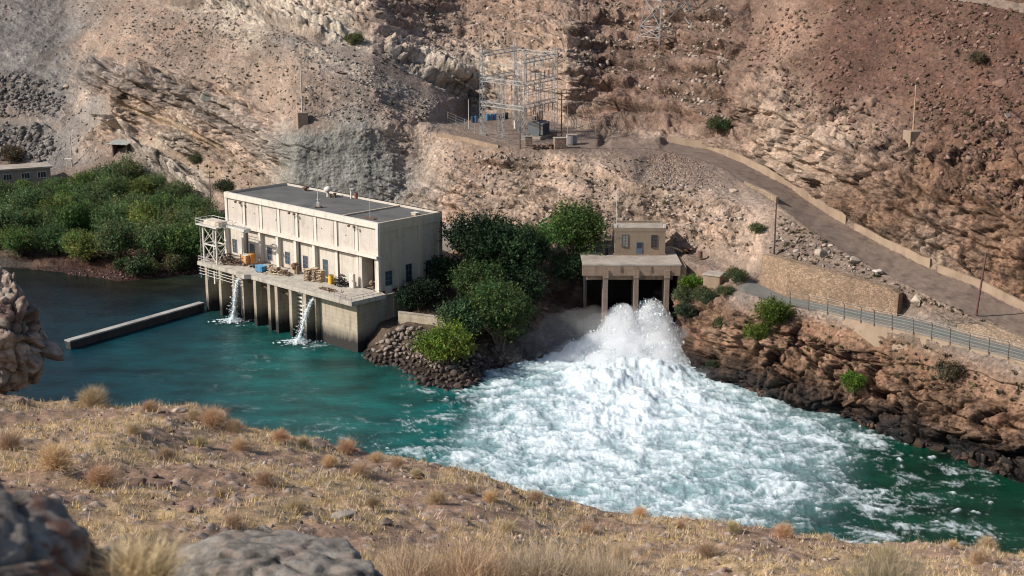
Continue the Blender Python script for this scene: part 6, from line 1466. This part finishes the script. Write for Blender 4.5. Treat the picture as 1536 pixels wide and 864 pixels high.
scree('scree', fill([(100, 20), (330, 10), (560, 100), (660, 150), (640, 185), (430, 180), (400, 120), (200, 100)], 3400, .14, .75, rg, 3.5) + fill([(-200, 0), (130, 0), (170, 240), (60, 250), (-200, 100)], 1000, .2, .9, rg, 3), 'loose pale stones strewn over the left hillside', [(.27, .225, .19), (.20, .165, .14), (.33, .285, .24)], 41)
scree('scree', fill([(1110, 10), (1860, 20), (1860, 420), (1400, 280), (1250, 210), (1130, 140)], 6500, .16, .95, rg, 3.2), 'loose red brown stones strewn over the right hillside', [(.17, .10, .077), (.12, .072, .055), (.23, .15, .118)], 51)
scree('scree', fill([(620, 10), (1100, 10), (1090, 190), (860, 90), (640, 100)], 2000, .2, 1.0, rg, 3) + fill([(660, 225), (960, 240), (1120, 310), (1120, 380), (900, 350), (700, 330)], 1500, .15, .8, rg, 3) + fill([(1170, 320), (1330, 420), (1440, 470), (1340, 435), (1150, 385)], 320, .12, .8, rg, 3.5), 'loose pale stones lying on the central ledges', [(.30, .24, .195), (.36, .30, .25), (.22, .17, .138)], 61)
scree('shore_stones', fill([(100, 402), (190, 408), (300, 400), (300, 409), (180, 421), (100, 411)], 420, .1, .5, rg, 2), 'dark red pebbles along the spit below the thicket', [(.13, .07, .055), (.2, .12, .1), (.07, .05, .045)], 71)
scree('shore_stones', fill([(722, 520), (760, 500), (850, 480), (880, 500), (870, 522), (800, 545), (740, 556), (700, 594)], 420, .3, 1.2, rg, 1.6), 'dark wet rocks along the shore left of the outlet', [(.085, .065, .06), (.13, .1, .09), (.055, .045, .045)], 81)
scree('shore_stones', fill([(1040, 552), (1150, 580), (1304, 632), (1400, 664), (1536, 712), (1536, 726), (1400, 678), (1300, 644), (1150, 594)], 150, .3, 1.4, rg, 2.2), 'dark wet rocks along the foot of the right bank', [(.05, .037, .03), (.075, .05, .038), (.035, .03, .027)], 91, 2)
# single boulders that stand out
BO = [(1100, 288, .9, 'pale boulder heap stone beside the low wall at the road bend', (.42, .34, .28)), (1318, 410, 1.1, 'white boulder on the dirt between the two roads', (.46, .40, .35)), (1230, 386, 1.5, 'large pale boulder above the tall retaining wall', (.36, .29, .235)), (1282, 394, 1.3, 'small pale boulder to the right of the large one above the wall', (.42, .34, .27)),
      (1378, 452, 1.5, 'upright white boulder at the right end of the tall wall', (.40, .33, .265)), (1500, 128, 1.2, 'big red boulder high on the right slope', (.2, .12, .09)), (1312, 162, 1.7, 'dark red boulder in the middle of the right slope', (.26, .165, .125)), (320, 150, 2.2, 'greenish grey boulder capping the left cliff', (.25, .245, .205)), (100, 132, 1.7, 'pale boulder at the foot of the left gully', (.36, .29, .23))]
for i, (px, py, s, lab, c) in enumerate(BO):
    V, F = rock_shape(700 + i, 3, 12, .4, .8, (1.1, .9, .75), .06); me = np_mesh('boulder', V * s, F); o = link('boulder', me, rock_mat('boulder_stone_%d' % (i + 1), c, 1.0)); o.location = Vector(ter(px, py)) + Vector((0, 0, s * .2)); o.rotation_euler.z = i; tag(o, lab, 'boulder')
# dry tufts dotted over the far slopes (far too many to count)
tf = []
for poly, n in (([(100, 0), (560, 0), (640, 110), (640, 185), (430, 180), (200, 110)], 800), ([(1110, 0), (1860, 0), (1860, 430), (1400, 285), (1250, 215), (1110, 150)], 1300), ([(620, 0), (1100, 0), (1090, 190), (860, 95), (640, 100)], 500), ([(660, 225), (960, 240), (1120, 310), (1120, 380), (900, 350), (700, 330)], 260), ([(1170, 320), (1330, 420), (1500, 490), (1340, 440), (1150, 385)], 200), ([(1040, 470), (1230, 480), (1536, 560), (1536, 620), (1300, 560), (1100, 530)], 260), ([(200, 200), (420, 230), (400, 280), (330, 290), (220, 240)], 160)):
    tf += fill(poly, n, .25, .8, rg, 2)
r = np.random.default_rng(77); tr_, tc = [], []
for p, s in tf:
    n = 26; d = rvec(r, n); d[:, 2] = np.abs(d[:, 2]) + .15; b0 = p + r.normal(0, s * .22, (n, 3)) * np.array([1, 1, .15]); sd_ = np.cross(d, rvec(r, n)) * s * .16
    tr_.append(np.stack([b0 - sd_, b0 + sd_, b0 + d * s * .75], 1)); c = np.array([(.13, .10, .062), (.18, .14, .08), (.09, .075, .05), (.11, .075, .055)][r.integers(4)]); tc.append(np.tile(c * r.uniform(.7, 1.3), (n * 3, 1)))
t = np.concatenate(tr_); me = np_mesh('dry_tufts', t.reshape(-1, 3), np.arange(len(t) * 3).reshape(-1, 3)); add_color(me, 'Col', np.concatenate(tc)); o = link('dry_tufts', me, m_dry); tag(o, 'small dry tufts dotted over the far slopes', 'dry tufts', None, 'stuff')
# ------------------------------------------------------------------ near bank: grass, scrub, rocks
r = np.random.default_rng(5)
def near_pts(n, x0, x1, y0, y1):
    X = r.uniform(x0, x1, n); Y = r.uniform(y0, y1, n); return X, Y
e_ = EP[np.argsort(EP[:, 0])]
X, Y = near_pts(34000, -24, 22, 12, 50.5)
keep = (np.abs(X) < Y * .43) & (Y < np.interp(X, e_[:, 0], e_[:, 1]) + .3)
g_ = sstep(-.3, .3, fbm(X / 3.4, Y / 3.4, X * 0, 4, 221)) * .75 + .1
keep &= r.random(len(X)) < g_
X, Y = X[keep], Y[keep]; Z = near_z(X, Y); nb = 9
n = len(X); B = np.repeat(np.stack([X, Y, Z - .02], 1), nb, 0) + r.normal(0, .07, (n * nb, 3)) * np.array([1, 1, 0])
hgt = np.repeat(r.uniform(.08, .26, n), nb) * r.uniform(.5, 1.2, n * nb); dirn = r.normal(0, .42, (n * nb, 3)); dirn[:, 2] = 1
tip = B + dirn * hgt[:, None]; az = r.uniform(0, 6.28, n * nb); wv = np.stack([np.cos(az), np.sin(az), az * 0], 1) * (.008 + .006 * r.random(n * nb))[:, None]
t = np.stack([B - wv, B + wv, tip], 1); c = np.array((.66, .485, .27)) * np.repeat(r.uniform(.65, 1.25, n), nb)[:, None] * r.uniform(.8, 1.2, (n * nb, 1)); c[:, 2] *= np.repeat(r.uniform(.75, 1.5, n), nb)
me = np_mesh('dry_grass', t.reshape(-1, 3), np.arange(len(t) * 3).reshape(-1, 3)); add_color(me, 'Col', np.repeat(np.clip(c, .02, .9), 3, 0)); o = link('dry_grass', me, m_dry); tag(o, 'short dry yellow grass covering the near bank', 'grass', None, 'stuff')
X, Y = near_pts(9000, -24, 22, 8, 50); keep = (np.abs(X) < Y * .43) & (Y < np.interp(X, e_[:, 0], e_[:, 1]) + .2); X, Y = X[keep], Y[keep]; Z = near_z(X, Y)
its = [(np.array([x, y, z]), .035 + .13 * r.random()**3.5) for x, y, z in zip(X, Y, Z)]
scree('pebbles', its, 'brown stones and pebbles lying in the dry grass', [(.30, .225, .18), (.22, .15, .12), (.40, .32, .26), (.17, .11, .09)], 611)
# scrub bushes
tw = [twig_mesh('scrub', 800 + i, 260, 1.0, .72, .006, c, 3, 5) for i, c in enumerate([(.52, .37, .25), (.56, .42, .27), (.46, .32, .22), (.58, .45, .28)])]
SB = [(140, 612, 34), (62, 600, 20), (225, 618, 20), (320, 640, 32), (352, 648, 20), (290, 628, 16), (420, 662, 20), (455, 668, 16), (520, 680, 24), (565, 694, 18), (596, 700, 16), (625, 716, 14), (15, 676, 30), (85, 706, 44), (152, 728, 36), (398, 728, 26), (360, 676, 22), (300, 670, 18), (495, 700, 20), (540, 714, 24), (655, 756, 24), (445, 770, 26), (805, 750, 16), (350, 792, 26), (330, 745, 16), (735, 752, 18), (705, 740, 14), (960, 776, 18), (1020, 792, 14), (1100, 798, 16), (1176, 806, 24), (1360, 812, 26), (1480, 824, 22), (1240, 812, 14), (1430, 822, 14), (1330, 846, 30), (880, 800, 18), (760, 800, 22), (560, 760, 18), (250, 690, 22), (200, 650, 18), (1060, 836, 26), (930, 842, 30), (1470, 846, 26)]
SBn = sorted(SB); rowsn = {}
for px, py, s in SB:
    frac = (py - np.interp(px, [e[0] for e in EDGE], [e[1] for e in EDGE])); rowsn.setdefault('brow' if frac < 26 else ('middle' if py < 760 else 'lower part'), []).append((px, py, s))
k = 0
for rn, lst in rowsn.items():
    for i, (px, py, s) in enumerate(sorted(lst)):
        p = npt(px, py); h = 1.75 * s * p[1] / FPX
        o = link('scrub_bush', tw[k % 4]); o.location = Vector(p) - Vector((0, 0, .04)); o.scale = (h, h, h * .95); o.rotation_euler.z = k * 1.7; k += 1
        nm = {'brow': 'round dry scrub bush on the brow of the near bank', 'middle': 'dry twiggy scrub bush in the grass of the near bank', 'lower part': 'dry tan scrub bush low on the near bank'}[rn]
        tag(o, '%s, %s from the left' % (nm, NTH[i] if i < 20 else 'farthest'), 'scrub bush', 'scrub bushes on the near bank')
twn = [twig_mesh('scrub', 830 + i, 650, 1.0, .8, .0035, c, 3, 5) for i, c in enumerate([(.46, .36, .26), (.48, .38, .27)])]
# big soft scrubs close to the camera
for i, (px, py, Yd, h, lab) in enumerate([(700, 832, 21.0, 1.0, 'large blurred dry bush at the bottom edge in the middle'), (810, 834, 21.0, .8, 'blurred dry bush at the bottom edge right of the middle'), (610, 840, 21.0, .75, 'small blurred dry bush at the bottom edge left of the middle'), (905, 846, 21.0, .8, 'small blurred dry bush right of the two larger ones at the bottom edge'), (1330, 846, 25, .7, 'low blurred dry bush at the bottom right edge')]):
    x = (px - 768) * Yd / float(denY(py)); z = float(near_z(x, Yd)); ztop = CZ - Yd * ratio(py); hh = max(.5, ztop - z) / (1.0 if i > 2 else 1.0)
    o = link('scrub_bush', twn[i % 2]); o.location = (x, Yd, z - .05); zz_ = np.zeros(len(o.data.vertices) * 3, np.float32); o.data.vertices.foreach_get('co', zz_); hh = hh / float(np.percentile(zz_[2::3], 97)); o.scale = (hh * .72, hh * .72, hh); tag(o, lab, 'scrub bush', 'scrub bushes close to the camera')
# tall grass clump by the near rock
x, Yd = (214 - 768) * 7.6 / float(denY(860)), 7.6; z = 66.1 - .0
me = twig_mesh('grass_clump', 850, 700, 1.0, .10, .006, (.56, .45, .27), 2, 1, .3, .2); o = link('grass_clump', me); zt_ = CZ - Yd * ratio(768); zb_ = CZ - Yd * ratio(905); o.location = (x, Yd, zb_); o.scale = (1.0, 1.0, (zt_ - zb_) * 1.0); tag(o, 'tall pale yellow grass clump beside the dark near rock', 'grass clump')
def crag(name, c, dims, seed, sub, col, label, rough=.16, blk=.9, dirt=(.16, .10, .08), zrot=0., overhang=None, cell=.55, bd=.08, tilt=0.):
    V, F = ICO[sub]; V = V.copy(); rr = np.random.default_rng(seed)
    for d in rvec(rr, 9): kk = rr.uniform(.6, .92); h = V @ d; V -= np.maximum(h - kk, 0)[:, None] * d * .85
    P = V * np.array(dims); f1, f2, cid = voro(P[:, 0] / cell + seed, P[:, 1] / cell, P[:, 2] / (cell * .62), seed); cr = sstep(0, .18, f2 - f1)
    fa, ka, ia = facet(P[:, 0] / cell / 1.4, P[:, 1] / cell / 1.4, P[:, 2] / cell / .9, seed + 11); fb, kb, ib = facet(P[:, 0] / cell * 2.2, P[:, 1] / cell * 2.2, P[:, 2] / cell * 3.2, seed + 13)
    nrm = V / (np.linalg.norm(V, axis=1, keepdims=True) + 1e-6); m_ = min(dims)
    dsp = m_ * rough * fbm(P[:, 0] / m_ * 1.1, P[:, 1] / m_ * 1.1, P[:, 2] / m_ * 1.1, 4, seed + 3) + cell * blk * (.44 * fa - .15 * (1 - ka) + .13 * fb - .05 * (1 - kb))
    P = P + nrm * dsp[:, None]
    if overhang is not None:
        zz = np.array([o_[0] for o_ in overhang]); kx = np.array([o_[1] for o_ in overhang]); f = np.interp(P[:, 2] / dims[2], zz, kx); P[:, 0] *= f
    me = np_mesh(name, P, F); smooth(me); st_ = 1.5 * fbm(P[:, 0] * (.8 if m_ > 1 else 3), P[:, 1] * (.8 if m_ > 1 else 3), (P[:, 2] + .5 * P[:, 0]) * (3.2 if m_ > 1 else 14), 5, seed + 8)
    C_ = np.array(col) * (1 + .35 * st_ + .4 * (ia - .5) - .45 * (1 - ka) - .25 * (1 - kb))[:, None]; sc_ = 1.1 if m_ > 1 else 4.5; rd = sstep(.1, .4, fbm(P[:, 0] * sc_ * .6 + 5, P[:, 1] * sc_ * .6, (P[:, 2] + .5 * P[:, 0]) * sc_ * 2.2, 5, seed + 9))[:, None] * .85; C_ = C_ * (1 - rd) + np.array(dirt) * rd
    add_color(me, 'Col', np.clip(C_, .02, .8)); o = link(name, me, m_crag); o.location = [float(v) for v in c]; o.rotation_euler = (0, tilt, zrot); tag(o, label, 'rock'); return o
m, nt, bs, out = nmat('near_rock'); at = N(nt, 'Attribute', attribute_name='Col'); tc_ = N(nt, 'TexCoord'); nn = noise(nt, 6, 8, .7, tc_.outputs['Object'])
nt.links.new(mixc(nt, 1., at.outputs['Color'], ramp(nt, nn.outputs[0], [(.3, (.65, .65, .65)), (.5, (1, 1, 1)), (.7, (1.3, 1.3, 1.3))]), 'MULTIPLY'), bs.inputs['Base Color']); bs.inputs['Roughness'].default_value = .92; bs.inputs['Specular IOR Level'].default_value = .15; bump(nt, bs, nn.outputs[0], .7, .05); m_crag = m
Yo = 51.2; c_ = PY(2, 505, Yo); crag('rock_outcrop', c_, (1.85, 1.9, 2.45), 901, 6, (.31, .245, .195), 'tall weathered rock outcrop at the left edge above the water', .16, 1.5, (.16, .10, .078), overhang=[(-1.2, 1.2), (-.3, 1.06), (.05, .88), (.45, .92), (.8, 1.0), (1.1, .85)], cell=.95)
c_ = PY(-28, 470, Yo + .6); crag('rock_outcrop', c_, (1.6, 1.7, 2.1), 905, 6, (.33, .27, .22), 'pale upper block of the rock outcrop cut by the left edge', .18, 1.6, (.2, .12, .09), cell=1.25)
c_ = PY(-70, 860, 7.4); crag('near_rock', c_, (.95, .9, .46), 911, 6, (.205, .176, .152), 'large dark blurred rock in the bottom left corner', .12, .9, (.11, .042, .028), zrot=.15, cell=.42, tilt=.5)
c_ = PY(175, 935, 8.0); crag('near_rock', c_, (.62, .6, .34), 915, 6, (.14, .115, .10), 'dark blurred rock behind the tall grass clump', .12, .9, (.10, .05, .035), cell=.3, tilt=.35)
c_ = PY(400, 885, 14.5); crag('slab_rock', c_, (1.5, 1.5, .36), 921, 6, (.235, .208, .178), 'broad pale grey slab at the bottom left', .12, .4, (.26, .2, .16), zrot=-.2, cell=.5)
for i, (px, py, s, lab, c) in enumerate([(208, 728, 14, 'dark brown rock left of its pair in the grass', (.15, .095, .07)), (246, 732, 16, 'dark brown rock right of its pair in the grass', (.14, .09, .07)), (232, 716, 10, 'small dark rock just above the dark pair', (.16, .10, .08)), (131, 740, 8, 'small pale rock beside the dark pair', (.36, .28, .2)), (284, 766, 10, 'round dark rock below the dark pair', (.17, .12, .1)), (515, 776, 17, 'flat grey rock lying low in the grass', (.27, .23, .20)), (580, 786, 12, 'pointed brown rock right of the flat grey one', (.20, .15, .12)), (330, 624, 14, 'broad pale rock on the brow beside a round bush', (.38, .29, .23)), (270, 617, 14, 'low pale rock on the brow left of the broad one', (.38, .3, .24)), (478, 668, 16, 'dark topped rock ledge on the brow', (.2, .145, .12)), (522, 678, 12, 'dark shaded rock under a brow bush', (.12, .08, .06)), (627, 717, 10, 'reddish dark rock on the brow near the foam', (.17, .09, .06)), (690, 786, 16, 'broad low brown rock in the middle of the bank', (.22, .16, .13)), (24, 605, 16, 'brown rock at the foot of the tall outcrop', (.25, .17, .13)), (398, 796, 10, 'grey stone near the pale slab', (.28, .24, .21))]):
    p = npt(px, py); sz = s * p[1] / FPX; V, F = rock_shape(760 + i, 3, 12, .4, .8, (1.4, 1.0, .55), .08); me = np_mesh('rock', V * sz, F); o = link('rock', me, rock_mat('bank_rock_%d' % (i + 1), c, 4.0, None, .03)); o.location = Vector(p) + Vector((0, 0, sz * .15)); o.rotation_euler.z = i * 1.3; tag(o, lab, 'rock')
# ------------------------------------------------------------------ spray of the two jets
SPB = [(933, 478, 244, 2.5), (931, 494, 243, 3.2), (977, 471, 244, 2.6), (980, 492, 243, 3.4), (984, 514, 241, 3.9), (928, 516, 240, 4.2), (956, 530, 239, 4.0), (933, 488, 247, 1.7), (978, 484, 247, 1.8), (900, 535, 238, 4.4), (872, 546, 236, 4.0), (940, 542, 236, 5.2), (988, 540, 235, 4.6),
       (1014, 552, 233, 3.6), (840, 557, 235, 3.0), (908, 562, 231, 4.2), (960, 570, 230, 4.2), (1004, 574, 229, 3.6), (808, 564, 233, 2.4), (1044, 578, 227, 2.4), (778, 572, 231, 2.0), (1070, 594, 224, 2.0), (870, 580, 230, 3.2), (905, 592, 227.5, 3.2), (950, 598, 226.5, 3.2), (995, 596, 226, 2.8), (830, 592, 228, 2.0), (925, 616, 224, 2.0), (975, 618, 223, 2.0), (1040, 610, 222, 1.8), (870, 612, 225, 1.6)]
V1, F1_ = ICO[3]
def blob_mesh(name, blobs, grow, seed, vox, amp_):
    VV, FF = [], []
    for i, (px, py, Yb, rb) in enumerate(blobs):
        c = PY(px, py, Yb); VV.append(V1 * rb * grow + c); FF.append(F1_ + i * len(V1))
    me = np_mesh(name, np.concatenate(VV), np.concatenate(FF)); o = bpy.data.objects.new(name, me); COL.objects.link(o)
    md = o.modifiers.new('union', 'REMESH'); md.mode = 'VOXEL'; md.voxel_size = vox
    dg = bpy.context.evaluated_depsgraph_get(); ev = o.evaluated_get(dg); m2 = bpy.data.meshes.new_from_object(ev); o.modifiers.clear(); o.data = m2
    n = len(m2.vertices); P = np.zeros(n * 3, np.float32); m2.vertices.foreach_get('co', P); P = P.reshape(-1, 3); Nn = np.zeros(n * 3, np.float32); m2.vertices.foreach_get('normal', Nn); Nn = Nn.reshape(-1, 3)
    d = amp_ * (fbm(P[:, 0] / 3.0, P[:, 1] / 3.0, P[:, 2] / 3.0, 4, seed) + .35)
    P = P + Nn * d[:, None]; P[:, 2] = np.maximum(P[:, 2], -.6); m2.vertices.foreach_set('co', np.ascontiguousarray(P, np.float32).ravel()); m2.update(); smooth(m2); return o
def vol_mat(name, dens, scale, lo_, hi_, color=(.99, .993, 1), aniso=.25, floor=.0):
    m = bpy.data.materials.new(name); m.use_nodes = True; nt = m.node_tree; nt.nodes.clear(); out = nt.nodes.new('ShaderNodeOutputMaterial')
    pv = N(nt, 'VolumePrincipled'); pv.inputs['Color'].default_value = (*color, 1); pv.inputs['Anisotropy'].default_value = aniso
    if scale is None: pv.inputs['Density'].default_value = dens
    else:
        geo = N(nt, 'NewGeometry'); n = noise(nt, scale, 4, .62, geo.outputs['Position'], .4); mr = N(nt, 'MapRange'); nt.links.new(n.outputs[0], mr.inputs[0])
        mr.inputs[1].default_value = lo_; mr.inputs[2].default_value = hi_; mr.inputs[3].default_value = floor; mr.inputs[4].default_value = dens; nt.links.new(mr.outputs[0], pv.inputs['Density'])
    nt.links.new(pv.outputs[0], out.inputs['Volume']); return m
o = blob_mesh('spray', SPB, 1.0, 71, .45, .6); o.data.materials.clear(); o.data.materials.append(vol_mat('dense_spray', 1.7, .5, .42, .66, floor=.10))
tag(o, 'dense white spray of the two jets bursting from the tunnel mouths', 'spray', None, 'stuff')
MB_ = [(760, 545, 234, 3.2), (800, 530, 238, 4.2), (840, 515, 241, 4.6), (870, 500, 243, 4.2), (900, 515, 240, 5.0), (950, 520, 237, 6.2), (1000, 530, 235, 4.8), (850, 550, 234, 4.0), (930, 560, 230, 5.0), (1000, 570, 227, 4.2), (1050, 585, 223, 2.8), (890, 485, 244.5, 2.6), (1100, 606, 219, 2.0)]
o2 = blob_mesh('mist', MB_, 1.05, 73, .6, 1.2); o2.data.materials.clear(); o2.data.materials.append(vol_mat('thin_mist', .05, None, 0, 1, aniso=.3))
tag(o2, 'thin bluish mist drifting left from the jets over the dark rocks', 'mist', None, 'stuff')
# flying drops round the dense spray
r = np.random.default_rng(91); Ps = []
for px, py, Yb, rb in SPB:
    n = int(1300 * rb); d = rvec(r, n); d[:, 2] = np.abs(d[:, 2]) * 1.0 - .2; Ps.append(PY(px, py, Yb) + d * rb * (.78 + .62 * r.random(n)**2)[:, None])
P = np.concatenate(Ps); P = P[P[:, 2] > .2]; n = len(P); s_ = (.025 + .11 * r.random(n)**2.5)[:, None] * np.array([1, 1, 1.5])
t = np.stack([P + r.normal(0, 1, (n, 3)) * s_, P + r.normal(0, 1, (n, 3)) * s_, P + r.normal(0, 1, (n, 3)) * s_], 1)
o = link('flying_drops', np_mesh('flying_drops', t.reshape(-1, 3), np.arange(3 * n).reshape(-1, 3)), m_foam); tag(o, 'white drops flying off the jets', 'drops', None, 'stuff')
# ------------------------------------------------------------------ camera, light, sky
cam = bpy.data.cameras.new('camera'); co = bpy.data.objects.new('camera', cam); COL.objects.link(co)
co.location = (0, 0, CZ); co.rotation_euler = (math.pi / 2 - PITCH, 0, 0)
cam.lens = 50; cam.sensor_width = 36; cam.clip_start = .1; cam.clip_end = 5000
cam.dof.use_dof = True; cam.dof.focus_distance = 230; cam.dof.aperture_fstop = 2.2
scene.camera = co
EL = R(36); SUNAZ = math.atan2(-.96, -.28)          # towards the sun: from the left, slightly on the camera's side
sd = Vector((math.cos(EL) * math.cos(SUNAZ), math.cos(EL) * math.sin(SUNAZ), math.sin(EL)))
sd = Vector((-.965 * math.cos(EL), -.26 * math.cos(EL), math.sin(EL)))
L = bpy.data.lights.new('sun', 'SUN'); L.energy = 4.0; L.angle = R(.5); L.color = (1, .94, .855)
lo = bpy.data.objects.new('sun', L); COL.objects.link(lo); lo.rotation_euler = sd.to_track_quat('Z', 'Y').to_euler(); lo.location = (-100, 50, 200)
w = bpy.data.worlds.new('World'); scene.world = w; w.use_nodes = True
nt = w.node_tree; nt.nodes.clear()
sky = N(nt, 'TexSky', sky_type='NISHITA'); sky.sun_disc = False; sky.sun_elevation = EL
sky.sun_rotation = math.atan2(sd.x, sd.y); sky.air_density = 1.0; sky.dust_density = 1.5
bg = N(nt, 'Background'); bg.inputs[1].default_value = .09
wo = N(nt, 'OutputWorld'); nt.links.new(sky.outputs[0], bg.inputs[0]); nt.links.new(bg.outputs[0], wo.inputs[0])
scene.render.engine = 'CYCLES'
cy = scene.cycles; cy.max_bounces = 12; cy.diffuse_bounces = 3; cy.glossy_bounces = 2; cy.transmission_bounces = 3; cy.volume_bounces = 12; cy.transparent_max_bounces = 8
cy.caustics_reflective = False; cy.caustics_refractive = False; cy.sample_clamp_indirect = 6
cy.use_denoising = True; cy.filter_width = 1.1
try: cy.denoising_prefilter = 'ACCURATE'; cy.denoising_input_passes = 'RGB_ALBEDO_NORMAL'
except Exception: pass
vs = scene.view_settings; scene.display_settings.display_device = 'sRGB'
vs.view_transform = 'Standard'; vs.look = 'None'; vs.exposure = .42; vs.gamma = 1; vs.use_curve_mapping = False
